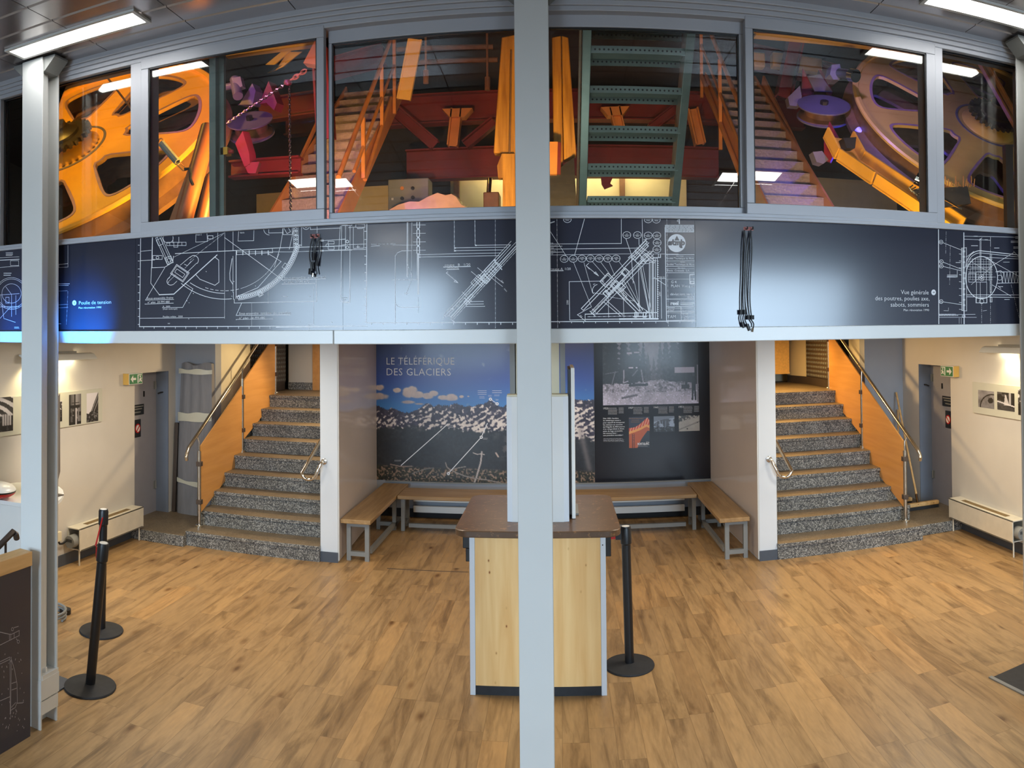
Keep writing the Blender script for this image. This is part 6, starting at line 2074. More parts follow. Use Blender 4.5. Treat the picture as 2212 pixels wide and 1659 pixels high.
for u in (300, 330, 360, 390):
    D.l(sm(u, 20), sm(u, 100), w=.003)
for u in (740, 770, 800):
    D.l(sm(u, -40), sm(u, 40), w=.003)
D.l(sm(20, 60), sm(20, 130), w=.004).l(sm(50, 60), sm(50, 110)).rot(*sm(390, 115), 60, 60, -46, w=.004)
# props down to the foot beam
D.l((750, 790), (980, 1030), w=.004).l((725, 810), (955, 1040), w=.004).l((800, 800), (1010, 1010), w=.003).d((740, 800), (1000, 1050), w=.002).rot(800, 850, 130, 40, 45).rot(770, 820, 60, 50, 45)
D.l((660, 920), (820, 1065)).l((640, 940), (800, 1075)).l((680, 850), (685, 1085), w=.002).l((820, 720), (830, 1085), w=.002).l((830, 740), (1000, 1040)).l((690, 890), (920, 930), w=.0016).l((860, 740), (1010, 1020), w=.002)
D.l((460, 1056), (1150, 1040), w=.004).l((460, 1106), (1155, 1100), w=.004).l((460, 1056), (460, 1106)).d((485, 1080), (1100, 1072)).l((790, 1103), (1155, 1100), w=.008)
D.l((385, 1062), (520, 985)).l((388, 1062), (465, 1122)).t(405, 1070, '450', 16, ang=-45)
D.l((970, 620), (980, 1030)).l((990, 590), (1085, 1100), w=.003).l((1010, 590), (1105, 1090), w=.002).l((970, 560), (1080, 1095), w=.002)
D.rect(1074, 560, 1104, 1096, w=.004).rect(1112, 520, 1150, 1100, w=.003).l((1130, 530), (1130, 1090), w=.003).l((1088, 570), (1088, 1090), w=.002)
for k in range(26):
    D.l((1150, 545 + 21 * k), (1158, 550 + 21 * k), w=.004)
D.l((1104, 518), (1180, 514), (1180, 488), w=.004).rot(1060, 480, 130, 26, 42).rot(1080, 520, 120, 20, 42).l((990, 550), (1140, 545)).l((985, 575), (1075, 572)).l((1000, 540), (1085, 538))
D.l((940, 935), (975, 975), (1050, 1025)).l((1045, 1025), (1058, 1035), (1045, 1048), w=.006).rect(935, 1040, 950, 1085, w=.005).rect(1015, 1040, 1040, 1085, w=.005).l((965, 1040), (965, 1080), w=.005).l((920, 1080), (1050, 1078), w=.004)
D.fill([(955, 965), (975, 940), (972, 985)])
D.l((308, 745), (640, 740)).l((308, 745), (312, 1112), (460, 1108)).t(300, 965, '2350', 18, ang=90).arc(590, 830, 60, 150, 255, 8).t(536, 778, '47°', 14).t(1180, 885, '2300', 18, ang=90).l((1186, 720), (1190, 1098)).l((1120, 705), (1230, 778)).t(1160, 712, '3789,35', 16).l((1100, 716), (1230, 716), w=.002)
D.l((1160, 480), (1160, 510), w=.003)
# title block
D.l((1224, 230), (1238, 1130), w=.0042)
D.scrib(1224, 206, 1498, 272, 5, 21, 1.0).rect(1226, 205, 1498, 272, w=.002)
for k in range(1, 5):
    D.l((1226, 205 + 13.4 * k), (1498, 205 + 13.4 * k), w=.0012)
D.l((1340, 140), (1360, 140), (1360, 190), w=.005).t(1335, 176, '42', 26)
D.fill([(1334 + 86 * math.cos(k * PI / 24), 377 + 86 * math.sin(k * PI / 24)) for k in range(48)])
for y in (488, 510, 548, 566, 600, 622, 660, 722, 912, 985, 1000, 1030, 1044):
    D.l((1236, y), (1502, y - 1), w=.0026 if y in (488, 548, 600, 660, 912, 985, 1030) else .0014)
D.t(1330, 504, 'Maître  d\'ouvrage', 9, squeeze=.8).t(1236, 531, 'Société Touristique du Mont', 17, thin=.012, to=1500).t(1370, 561, 'Exploitant', 9).t(1240, 588, 'Société Touristique du Mont', 17, thin=.012, to=1502).t(1345, 617, 'Maître  d\'œuvre', 9).t(1240, 647, 'Denis  Creissels  S.A', 17, thin=.01, to=1453)
D.l((1503, 675), (1460, 677), (1460, 766), (1503, 766), w=.004).rect(1465, 742, 1500, 762, w=.004).t(1464, 690, '5667', 12).l((1498, 715), (1498, 728), w=.004)
D.t(1280, 760, 'G 4', 26, to=1330).t(1280, 798, 'PLAN  Vue g én', 26, to=1502).t(1272, 876, 'déviat.ions vert. i', 25, to=1503).t(1436, 900, 'encc', 22, to=1502)
D.t(1274, 968, 'reel', 36, thin=.03, space=.9, to=1350).t(1372, 934, 'REEL SA', 8).scrib(1372, 942, 1502, 972, 2, 31)
D.l((1375, 985), (1378, 1120)).l((1240, 1118), (1502, 1112), w=.003).t(1254, 1024, 'PMALET', 16, squeeze=.7, shear=.3).t(1384, 1024, 'R.d  ~~~~~', 14, squeeze=.7, shear=.3).t(1246, 1094, 'TAM', 30, to=1325).t(1386, 1066, '15.2.90', 17, squeeze=.8).t(1400, 1110, 'DOE', 20, squeeze=.8, shear=.2).scrib(1250, 990, 1320, 998, 1, 33).scrib(1410, 1076, 1440, 1084, 1, 34).l((1378, 1085), (1502, 1080), w=.0014).l((1378, 1050), (1502, 1046), w=.0014)
done(t, [D])
lg = Draw(YPAN - 0.0016, 1160, 440, 4.424, 0.0075)
lg.fill([(1312, 352), (1362, 352), (1337, 306)])
# the four round letters of the logo, drawn as strokes
lg.l((1286, 366), (1262, 366), (1258, 376), (1284, 380), (1282, 391), (1256, 391))
lg.l((1300, 346), (1300, 382), (1308, 391), (1318, 391)).l((1291, 364), (1318, 364))
lg.l((1328, 393), (1328, 366), (1346, 366), (1346, 392)).l((1346, 366), (1364, 366), (1366, 392), (1366, 408), (1372, 416), (1382, 418))
lg.l((1382, 418), (1380, 400), (1380, 346)).arc(1394, 378, 13, 0, 360, 14)
ob('logo_letters', lg.mb, MT['navy'], t, fix=False)

# --- plain panel with the second caption
t = panel('plain blueprint panel with long black cords and overview caption', 1502, 2026)
E_ = Draw(YPAN, 1600, 460, 3.614, 0.0026)
E_.t(1468, 636, 'Vue générale', 34, 'RIGHT', thin=-.006, to=1252).t(1474, 684, 'des poutres, poulies axe,', 34, 'RIGHT', thin=-.006, to=1052).t(1470, 732, 'sabots, sommiers', 34, 'RIGHT', thin=-.006, to=1172).t(1470, 766, 'Plan rénovation 1990', 17, 'RIGHT', to=1272)
E_.fill([(1506 + 18 * math.cos(k * PI / 14), 620 + 22 * math.sin(k * PI / 14)) for k in range(28)])
done(t, [E_], 'caption_lettering')
d2 = Draw(YPAN - 0.0016, 1600, 460, 3.614, 0.0022)
d2.l((1499, 620), (1513, 620)).l((1507, 614), (1513, 620), (1507, 626))
ob('arrow_mark', d2.mb, MT['navy'], t, fix=False)

# --- far right panel
t = panel('rightmost blueprint panel with round wheel and lattice arm drawing', 2026, 2420)
G_ = Draw(YPAN, 1600, 460, 3.614, 0.0024)
G_.l((1544, 130), (1547, 865), w=.005).l((1742, 155), (1744, 865), w=.006).l((1724, 275), (1726, 762), w=.003).l((1762, 270), (1764, 765), w=.003).l((1724, 275), (1762, 272)).l((1726, 762), (1764, 765)).l((1733, 280), (1735, 760), w=.004)
for x, y in ((1564, 227), (1566, 380), (1566, 415), (1564, 692)):
    G_.arc(x, y, 15, 0, 360, 14).scrib(x - 9, y - 7, x + 9, y + 8, 2, int(y))
G_.l((1578, 232), (1724, 290)).l((1580, 384), (1724, 440)).l((1580, 418), (1724, 452)).l((1578, 694), (1726, 716)).d((1604, 145), (1600, 320), w=.0014).d((1636, 260), (1630, 560), w=.0014).l((1690, 450), (1690, 500), (1610, 498)).scrib(1612, 480, 1690, 505, 3, 7)
for k in range(9):
    G_.l((1706, 320 + 54 * k), (1722, 322 + 54 * k))
G_.arc(1880, 505, 125, 0, 360, 56, w=.0045, ry=165).arc(1880, 505, 20, 0, 360, 16, ry=24).arc(1880, 505, 9, 0, 360, 10, w=.004)
G_.arc(1870, 420, 112, 180, 275, 16, w=.0045, ry=125).arc(1870, 420, 100, 180, 275, 16, w=.003, ry=108).l((1876, 296), (2185, 330), w=.0045).l((1876, 312), (2180, 345), w=.003).l((1900, 346), (2185, 360)).l((1765, 640), (2185, 640), w=.003).l((1765, 655), (2185, 660), w=.003)
G_.l((1760, 345), (1820, 300)).l((1950, 420), (2130, 310)).l((1910, 350), (2180, 500)).l((1960, 560), (2110, 650)).l((2130, 300), (2180, 350))
G_.rect(1838, 460, 1916, 540).rect(1780, 470, 1830, 540).l((1868, 200), (1868, 470)).l((1876, 200), (1876, 470)).l((1860, 215), (1884, 195)).l((1870, 540), (1872, 700)).l((1800, 430), (1960, 428)).l((1770, 400), (1960, 398), w=.0016).l((1800, 380), (1950, 470), w=.0016).l((1800, 560), (1950, 430), w=.0016).l((1780, 500), (1990, 500), w=.0016)
for k in range(9):
    G_.l((1790 + 21 * k, 350 + 6 * (k % 3)), (1792 + 21 * k, 520 + 9 * (k % 2)), w=.0014)
    G_.l((1775, 360 + 20 * k), (1965, 362 + 20 * k), w=.0012)
G_.l((1840, 540), (1840, 700)).l((1920, 540), (1920, 700)).rect(1836, 665, 1922, 702, w=.003).arc(1880, 690, 18, 0, 360, 14).rect(1948, 320, 1958, 620, w=.003).l((1950, 620), (1954, 690)).d((1950, 190), (1950, 860), w=.0014).d((1880, 700), (1880, 860), w=.0014).rect(1946, 660, 1962, 695)
for k in range(7):
    x = 2030 + 24 * k
    G_.l((x, 462), (x + 12, 545)).l((x + 12, 545), (x + 24, 462))
G_.l((2005, 460), (2190, 460), w=.003).l((2005, 548), (2190, 545), w=.003).arc(2022, 505, 20, 0, 360, 12).l((1990, 460), (2030, 450), (2050, 470)).l((2010, 550), (2050, 545))
G_.l((1744, 182), (2185, 190)).l((1744, 205), (1950, 213)).l((1950, 190), (1950, 260)).scrib(1820, 176, 1850, 188, 1, 41).scrib(1905, 204, 1930, 214, 1, 42).scrib(1800, 250, 1850, 262, 1, 43).scrib(1980, 268, 2020, 280, 1, 44).scrib(2110, 215, 2185, 235, 2, 45).scrib(2130, 260, 2185, 280, 2, 46).scrib(2145, 180, 2190, 205, 2, 47)
G_.l((2030, 590), (2010, 570)).scrib(2010, 570, 2050, 580, 1, 48).scrib(2060, 670, 2100, 680, 1, 49).scrib(2050, 380, 2100, 388, 1, 51).scrib(1680, 382, 1718, 392, 1, 50)
G_.scrib(1548, 786, 1700, 806, 2, 52).l((1548, 795), (1830, 792), w=.002).l((1548, 815), (1840, 815), w=.002).l((1705, 820), (1705, 865), w=.0016).l((1722, 820), (1722, 865), w=.0016).l((1585, 762), (1620, 764), (1622, 740), w=.0016).l((1920, 760), (1890, 765), w=.0016)
G_.rect(1728, 800, 1752, 812).d((2110, 560), (2180, 840), w=.0012)
for k in range(11):
    G_.arc(1744, 300 + 42 * k, 7, 0, 360, 8, w=.002)
done(t, [G_])

# --- lines on the half wall beside the left column
hb = MB()
def hw(*pts, w=0.0035):
    q = [PX(x, y, hx - 0.0072) for x, y in pts]
    for a, b in zip(q, q[1:]):
        d = (b - a)
        if d.length < 1e-4:
            continue
        d.normalize()
        n = Vector((0, -d.z, d.y)) * w / 2
        hb.add([(a.x, a.y + n.y, a.z + n.z), (b.x, b.y + n.y, b.z + n.z), (b.x, b.y - n.y, b.z - n.z), (a.x, a.y - n.y, a.z - n.z)], [(0, 1, 2, 3)])
q3 = 3.194
def H_(*pts, w=0.0035):
    hw(*[(x / q3, 1140 + y / q3) for x, y in pts], w=w)
H_((0, 720), (65, 735), (80, 735), (135, 708)); H_((0, 810), (60, 780), (130, 745)); H_((65, 735), (65, 778)); H_((75, 735), (75, 776)); H_((98, 725), (98, 762)); H_((132, 708), (132, 748))
H_((68, 890), (70, 1280)); H_((78, 890), (74, 1285)); H_((0, 925), (68, 892)); H_((0, 940), (68, 908)); H_((75, 895), (100, 980), (118, 1080), (120, 1200), (105, 1240), (72, 1262))
H_((80, 1075), (116, 1062)); H_((80, 1120), (120, 1105)); H_((78, 1240), (110, 1205)); H_((0, 1195), (70, 1165)); H_((96, 690), (128, 680)); H_((112, 765), (122, 780)); H_((118, 1210), (158, 1208)); H_((74, 1290), (74, 1320), w=.002)
for cx, cy in ((86, 700), (126, 786)):
    H_(*[(cx + 8 * math.cos(k * PI / 6), cy + 11 * math.sin(k * PI / 6)) for k in range(13)], w=.003)
rr = random.Random(5)
for k in range(46):
    x, y = rr.uniform(12, 168), rr.uniform(830, 1400)
    H_((x, y), (x + rr.uniform(-3, 4), y + rr.uniform(5, 14)), w=.004)
MT['ink2'] = paint('faint_print', rgb(150, 150, 160), 0.5, var=0.1)
ob('drawing_print', hb, MT['ink2'], HALF, 'faint printed machine outline', fix=False)

# ------------------------------------------------------------------ pictures made of coloured grid points


def noise2(nx, ny, cell, seed, octs=4):
    g = np.random.RandomState(seed)
    out = np.zeros((ny, nx))
    amp = 1.0
    tot = 0
    for o in range(octs):
        c = max(1.5, cell / 2 ** o)
        gx, gy = int(nx / c) + 3, int(ny / c) + 3
        a = g.rand(gy, gx)
        xs = np.arange(nx) / c
        ys = np.arange(ny) / c
        x0, y0 = xs.astype(int), ys.astype(int)
        fx, fy = xs - x0, ys - y0
        fx, fy = fx * fx * (3 - 2 * fx), fy * fy * (3 - 2 * fy)
        r0 = a[y0][:, x0] * (1 - fx) + a[y0][:, x0 + 1] * fx
        r1 = a[y0 + 1][:, x0] * (1 - fx) + a[y0 + 1][:, x0 + 1] * fx
        out += amp * (r0 * (1 - fy)[:, None] + r1 * fy[:, None])
        tot += amp
        amp *= 0.55
    return out / tot


def picture(name, img, o, ex, ey, parent, label=None, mat='print', back=0.002, gap=None):
    """img: rows top to bottom of sRGB 0..255; o = top left corner; ex, ey = full width and full height (downwards)"""
    ny, nx = img.shape[:2]
    o, ex, ey = Vector(o), Vector(ex), Vector(ey)
    off = wloc(parent)
    us = np.linspace(0, 1, nx)
    vs_ = np.linspace(0, 1, ny)
    U, V = np.meshgrid(us, vs_)
    co = np.empty((ny * nx, 3))
    for k in range(3):
        co[:, k] = (o[k] - off[k]) + U.ravel() * ex[k] + V.ravel() * ey[k]
    idx = np.arange(nx * ny).reshape(ny, nx)
    f = np.stack([idx[:-1, :-1], idx[1:, :-1], idx[1:, 1:], idx[:-1, 1:]], -1).reshape(-1, 4)
    me = bpy.data.meshes.new(name)
    me.vertices.add(nx * ny)
    me.vertices.foreach_set('co', co.ravel())
    me.loops.add(f.size)
    me.loops.foreach_set('vertex_index', f.ravel())
    me.polygons.add(len(f))
    me.polygons.foreach_set('loop_start', np.arange(0, f.size, 4))
    me.polygons.foreach_set('loop_total', np.full(len(f), 4))
    me.update(calc_edges=True)
    at = me.attributes.new('Col', 'FLOAT_COLOR', 'POINT')
    c = np.clip(img.reshape(-1, 3) / 255.0, 0, 1)
    c = np.where(c <= 0.04045, c / 12.92, ((c + 0.055) / 1.055) ** 2.4)
    at.data.foreach_set('color', np.concatenate([c, np.ones((len(c), 1))], 1).astype(np.float32).ravel())
    me.materials.append(MT[mat])
    ob_ = bpy.data.objects.new(name, me)
    COL.objects.link(ob_)
    ob_.parent = parent
    return tag(ob_, label)


def lerp(a, b, t):
    return a + (b - a) * t


def blend(img, mask, col):
    m = np.clip(mask, 0, 1)[..., None]
    return img * (1 - m) + np.array(col, float) * m


# --- mountain mural
def at_x(px):
    return P(px, 800, YA).x


YM = YA - 0.006
mx0, mx1 = P(810, 800, YM).x, P(1283, 800, YM).x
mz0, mz1 = 0.47, ZB + 0.03
t = thing('mountain_mural', 'glossy mural of a snowy mountain range under blue sky', 'mural', ((mx0 + mx1) / 2, YM, mz0))
ob('mural_board', MB().box((mx0, YM, mz0), (mx1, YA - 0.0005, mz1)), MT['navy'], t)
NX, NY = 420, 270
# picture rows in "crop" coordinates of the photograph: x 55..2500 (800 + x/5.184), y from z
zs = np.linspace(mz1, mz0, NY)
xs_w = np.linspace(mx0, mx1, NX)
px_of = np.interp(xs_w, [P(q, 800, YM).x for q in range(800, 1300, 5)], list(range(800, 1300, 5)))
cx = (px_of - 800) * 5.184
py_tab = list(range(700, 1080, 5))
cols_y = np.empty((NY, NX))
zt_mid = [P(960, q, YM).z for q in py_tab]
cy = (np.interp(-zs, [-z for z in zt_mid], py_tab) - 740) * 5.184
X_, Y_ = np.meshgrid(cx, cy)
img = np.zeros((NY, NX, 3))
tt = np.clip(Y_ / 720, 0, 1)
for k, (a, b, c) in enumerate(((18, 44, 62), (36, 74, 128), (104, 158, 196))):
    img[..., k] = np.where(tt < 0.55, lerp(a, b, tt / 0.55), lerp(b, c, (tt - 0.55) / 0.45))
n1 = noise2(NX, NY, 26, 1)
n2 = noise2(NX, NY, 9, 2)
n3 = noise2(NX, NY, 4, 3, 2)
cl = np.zeros((NY, NX))
for (x, y, rx, ry) in ((90, 610, 130, 45), (110, 510, 60, 40), (300, 538, 50, 28), (430, 565, 85, 62), (470, 530, 60, 45), (520, 590, 90, 45), (640, 600, 70, 38), (710, 570, 55, 34), (820, 615, 70, 30), (905, 612, 80, 46), (1020, 604, 30, 18), (430, 672, 95, 24), (540, 690, 70, 16), (1095, 600, 16, 8)):
    cl = np.maximum(cl, 1.25 - ((X_ - x) / rx) ** 2 - ((Y_ - y) / ry) ** 2)
m = np.clip((cl + (n1 - 0.5) * 1.2 + (n2 - .5) * .5 - 0.35) * 2.2, 0, 1)
tone = np.clip(0.55 + 0.5 * (n2 - 0.3) - 0.0022 * (Y_ - 600), 0.3, 1)
for k, (d, l_) in enumerate(((128, 226), (124, 206), (140, 192))):
    img[..., k] = img[..., k] * (1 - m) + lerp(d, l_, tone) * m
ridge = np.interp(cx, [40, 55, 130, 190, 240, 300, 370, 430, 500, 570, 610, 650, 690, 720, 760, 800, 830, 880, 915, 950, 985, 1020, 1060, 1100, 1150, 1200, 1260, 1300, 1340, 1370, 1400, 1440, 1480, 1510, 1540, 1700, 1900, 2100, 2210, 2262, 2310, 2400, 2520], [700, 705, 740, 765, 738, 762, 795, 786, 768, 722, 690, 680, 705, 722, 690, 704, 700, 712, 692, 674, 688, 700, 718, 706, 716, 690, 684, 662, 640, 660, 690, 706, 722, 700, 684, 660, 690, 670, 640, 618, 640, 650, 640])
ridge = ridge + (np.random.RandomState(7).rand(NX) - .5) * 16 * np.interp(np.arange(NX), [0, NX], [1, 1]) + 10 * (noise2(NX, 1, 6, 9)[0] - .5)
depth = Y_ - ridge[None, :]
low = np.interp(cx, [40, 200, 480, 600, 700, 860, 1000, 1200, 1300, 1540, 2000, 2250, 2400, 2520], [962, 952, 930, 945, 960, 925, 962, 985, 965, 950, 990, 1080, 1040, 1120])[None, :] + (n2 - .5) * 70 + (noise2(NX, 1, 3, 12)[0] - .5)[None, :] * 60
rock = depth > 0
sl_ = np.clip(depth / 190, 0, 1)
diag = np.sin((X_ * 0.055 + Y_ * 0.10) + n1 * 16) * 0.5 + 0.5
crag = np.abs(noise2(NX, NY, 30, 71) - .5) * 2
snow = np.clip((0.62 * sl_ - 0.62 + 0.9 * (n2 - .5) + 1.5 * (n3 - .5) + 1.1 * (noise2(NX, NY, 5, 72, 2) - .5) + 0.8 * (diag - .5) + 0.9 * (crag - .25) + 0.10 * (X_ > 1150)) * 3.2 + .5, 0, 1)
rc = np.stack([lerp(26, 74, n3), lerp(24, 66, n3), lerp(42, 88, n3)], -1)
sc_ = np.stack([lerp(196, 240, n2), lerp(188, 230, n2), lerp(184, 222, n2)], -1)
mtn = rc * (1 - snow[..., None]) + sc_ * snow[..., None]
img = np.where(rock[..., None], mtn, img)
forest = Y_ > low
fc = np.stack([lerp(20, 50, n1), lerp(26, 52, n1), lerp(34, 56, n1)], -1) * (0.8 + 0.5 * (n3 - .3))[..., None]
streak = np.clip(((noise2(NX, NY, 14, 15) - .56) * 6) * np.clip((low + 150 - Y_) / 150, 0, 1), 0, 1)[..., None]
fc = fc * (1 - streak * .5) + np.array([150, 140, 135]) * streak * .5
edge = np.clip((Y_ - low) / 25, 0, 1)[..., None]
img = np.where(forest[..., None], img * (1 - edge) + fc * edge, img)
# pale scree gully at the right
g_ = np.exp(-((X_ - (1500 + 60 * np.sin(Y_ / 130))) / 60) ** 2) * np.clip((Y_ - 930) / 80, 0, 1) * np.clip((1330 - Y_) / 150, 0, 1) * (n2 > .45)
img = blend(img, g_ * .55, (140, 128, 124))
g_ = np.exp(-((X_ - (2330 + 0.22 * (Y_ - 900))) / 34) ** 2) * np.clip((Y_ - 900) / 80, 0, 1) * np.clip((1500 - Y_) / 100, 0, 1)
img = blend(img, g_ * .55, (150, 140, 140))
# town in the valley
tw = np.clip((Y_ - 1375 - 30 * (n1 - .5) - 0.02 * X_) / 30, 0, 1)
sp = noise2(NX, NY, 2.4, 21, 1)
tc = np.stack([lerp(34, 64, n1), lerp(40, 58, n1), lerp(30, 38, n1)], -1)
tc = np.where((sp > .66)[..., None], np.array([150, 124, 104]) * (0.7 + .5 * n2)[..., None], tc)
tc = np.where((sp < .3)[..., None], np.array([22, 24, 22]), tc)
img = img * (1 - tw[..., None]) + tc * tw[..., None]


def stroke(img, pts, w, col, a=1.0):
    m = np.zeros(X_.shape)
    for (x0, y0), (x1, y1) in zip(pts, pts[1:]):
        dx, dy = x1 - x0, y1 - y0
        u = np.clip(((X_ - x0) * dx + (Y_ - y0) * dy) / (dx * dx + dy * dy), 0, 1)
        d = np.hypot(X_ - x0 - u * dx, Y_ - y0 - u * dy)
        m = np.maximum(m, np.clip((w - d) / 3 + .5, 0, 1))
    return blend(img, m * a, col)


img = stroke(img, [(1150, 1580), (1180, 1500), (1200, 1430), (1228, 1340), (1236, 1280), (1242, 1220)], 9, (186, 176, 172))
img = stroke(img, [(1145, 1230), (1190, 1246), (1240, 1240), (1270, 1248)], 5, (196, 186, 180))
img = stroke(img, [(836, 1345), (850, 1392), (890, 1425), (960, 1455), (1050, 1490), (1160, 1512), (1300, 1530), (1450, 1560)], 6, (150, 140, 132))
img = stroke(img, [(890, 1425), (980, 1400), (1060, 1385)], 5, (150, 140, 132))
img = stroke(img, [(220, 1380), (330, 1400), (460, 1395)], 6, (150, 130, 118))
img = stroke(img, [(1400, 1230), (1425, 1270)], 9, (190, 170, 160))
img = stroke(img, [(460, 1480), (580, 1430), (700, 1405)], 4, (120, 120, 116))
picture('mural_picture', img, (mx0, YM - 0.0008, mz1), (mx1 - mx0, 0, 0), (0, 0, mz0 - mz1), t, 'photograph of mountains, forest and valley town')
Mu = Draw(YM - 0.0016, 800, 740, 5.184, 0.006)
Mu.t(174, 246, 'LE TÉLÉFÉRIQUE', 82, thin=-.008, space=1.06, to=932).t(174, 366, 'DES GLACIERS', 82, thin=-.008, space=1.06, to=892)
Mu.l((345, 1375), (870, 910), w=.010).l((876, 1462), (1236, 1066), w=.010).l((1246, 1050), (1310, 905), w=.010)
for x, y in ((1345, 634), (1420, 686), (1242, 1060), (874, 1467)):
    Mu.arc(x, y, 12, 0, 360, 18, w=.012)
Mu.l((1356, 640), (1410, 680), w=.007)
Mu.scrib(1204, 530, 1306, 590, 3, 61, .9).scrib(1222, 598, 1286, 628, 2, 62).scrib(1366, 530, 1472, 572, 2, 63, .9).scrib(1388, 580, 1452, 602, 2, 64).scrib(1320, 586, 1362, 608, 2, 65).scrib(1408, 632, 1436, 652, 2, 66).scrib(1262, 1066, 1316, 1086, 2, 67).scrib(876, 920, 936, 958, 3, 68).scrib(270, 1312, 356, 1332, 2, 69)
ob('mural_lettering', Mu.mb, MT['ink'], t, 'thin white lettering and cable lines', fix=False)
# grey strip below both printed panels
a_, b_ = P(850, 1042, YA - 0.02).x, P(1500, 1042, YA - 0.02).x
struct('trim_10', MB().box((-2.29, YA - 0.03, 0.452), (2.03, YA, 0.468)), MT['greymetal'], 'pale grey rail along the foot of the printed panels', 'trim')

# --- history panel
hx0, hx1 = mx1 + 0.002, 2.038
t = thing('history_panel', 'black history panel with old forest photo, dates and orange poster', 'display panel', ((hx0 + hx1) / 2, YM, mz0))
MT['nearblack'] = paint('near_black_print', rgb(20, 21, 29), 0.2, var=0.04, spec=0.35, coat=0.15)
ob('panel_board', MB().box((hx0, YM - 0.001, mz0), (hx1, YA - 0.0005, mz1)), MT['nearblack'], t)


def onpanel(name, crop, img_fn, nx, ny, label, mat='print', d=0.0018):
    """crop = corners in the close-up of the history panel (1280 + x/6.381, 730 + y/6.381)"""
    x0, y0, x1, y1 = crop
    a = P(1280 + x0 / 6.381, 730 + y0 / 6.381, YM); b = P(1280 + x1 / 6.381, 730 + y1 / 6.381, YM)
    return picture(name, img_fn(nx, ny), (a.x, YM - d, a.z), (b.x - a.x, 0, 0), (0, 0, b.z - a.z), t, label, mat)


def forest_photo(nx, ny):
    u = np.linspace(0, 1, nx)[None, :].repeat(ny, 0)
    v = np.linspace(0, 1, ny)[:, None].repeat(nx, 1)
    a, b, c = noise2(nx, ny, 16, 31), noise2(nx, ny, 5, 32), noise2(nx, ny, 2.5, 33, 2)
    sky = 120 + 40 * a - 30 * v
    g = sky.copy()
    # fir trees: (centre, half width at foot, top, tone)
    for (x, w, top, tone) in ((.02, .07, -.5, 40), (.10, .10, -.6, 24), (.22, .08, -.3, 34), (.33, .09, -.5, 26), (.42, .05, .05, 44), (.47, .05, .22, 70), (.53, .04, .3, 84), (.60, .06, .02, 74), (.66, .06, -.2, 60), (.74, .07, -.4, 44), (.84, .09, -.7, 22), (.93, .10, -.8, 16), (1.0, .08, -.6, 20)):
        wv = w * np.clip((v - top) / (.75 - top), 0, 1) * (0.75 + 0.5 * np.abs(np.sin(v * 42 + x * 50)))
        m = (np.abs(u - x + .02 * (b - .5)) < wv) & (v < .72 + .1 * (a - .5))
        g = np.where(m, tone + 46 * (b - .45) + 34 * (c - .5), g)
    ground = .70 + .08 * (a - .5) - .05 * np.exp(-((u - .55) / .2) ** 2)
    gr = 122 + 56 * a + 34 * (b - .5) + 40 * (c > .62) * (b < .5) - 50 * ((b > .58) & (v < .82)) + 26 * np.clip((v - .8) / .2, 0, 1)
    g = np.where(v > ground, gr, g)
    def dark(x0, y0, x1, y1, val):
        nonlocal g
        g = np.where((u > x0) & (u < x1) & (v > y0) & (v < y1), val + 10 * (c - .5), g)
    def st(p0, p1, w, val):
        nonlocal g
        dx, dy = p1[0] - p0[0], p1[1] - p0[1]
        q = np.clip(((u - p0[0]) * dx + (v - p0[1]) * dy) / (dx * dx + dy * dy), 0, 1)
        d = np.hypot(u - p0[0] - q * dx, (v - p0[1] - q * dy) * .63)
        g = np.where(d < w, val, g)
    dark(.25, .32, .38, .46, 30); dark(.29, .27, .37, .33, 40); dark(.25, .245, .305, .265, 180); dark(.325, .235, .38, .255, 170); dark(.27, .455, .36, .472, 190)
    for p0, p1, w, val in (((.22, .50), (.215, .68), .006, 150), ((.215, .68), (.26, .66), .005, 160), ((.13, .52), (.09, .72), .004, 110), ((.33, .47), (.32, .70), .014, 34), ((.40, .50), (.42, .68), .006, 130), ((.36, .50), (.31, .58), .005, 110), ((.28, .72), (.46, .71), .012, 40), ((.03, .55), (.16, .52), .003, 100), ((.45, .28), (.46, .62), .004, 60), ((.20, .90), (.35, .86), .010, 96)):
        st(p0, p1, w, val)
    dark(.75, .47, .96, .55, 168); dark(.985, .44, 1.0, .98, 120); dark(.86, .55, .885, .76, 40); dark(.82, .72, .90, .78, 40)
    st((.945, .60), (.95, .78), .022, 22); st((.94, .78), (.935, .94), .010, 22); st((.962, .78), (.968, .94), .010, 22); st((.948, .57), (.949, .585), .012, 60)
    g = np.clip((g - 20) * 1.3, 6, 235)
    return np.stack([g * .90, g * .88, g * .98], -1)


onpanel('forest_photo', (135, -30, 1462, 900), forest_photo, 230, 160, 'black and white photo of a cable car cabin among firs')


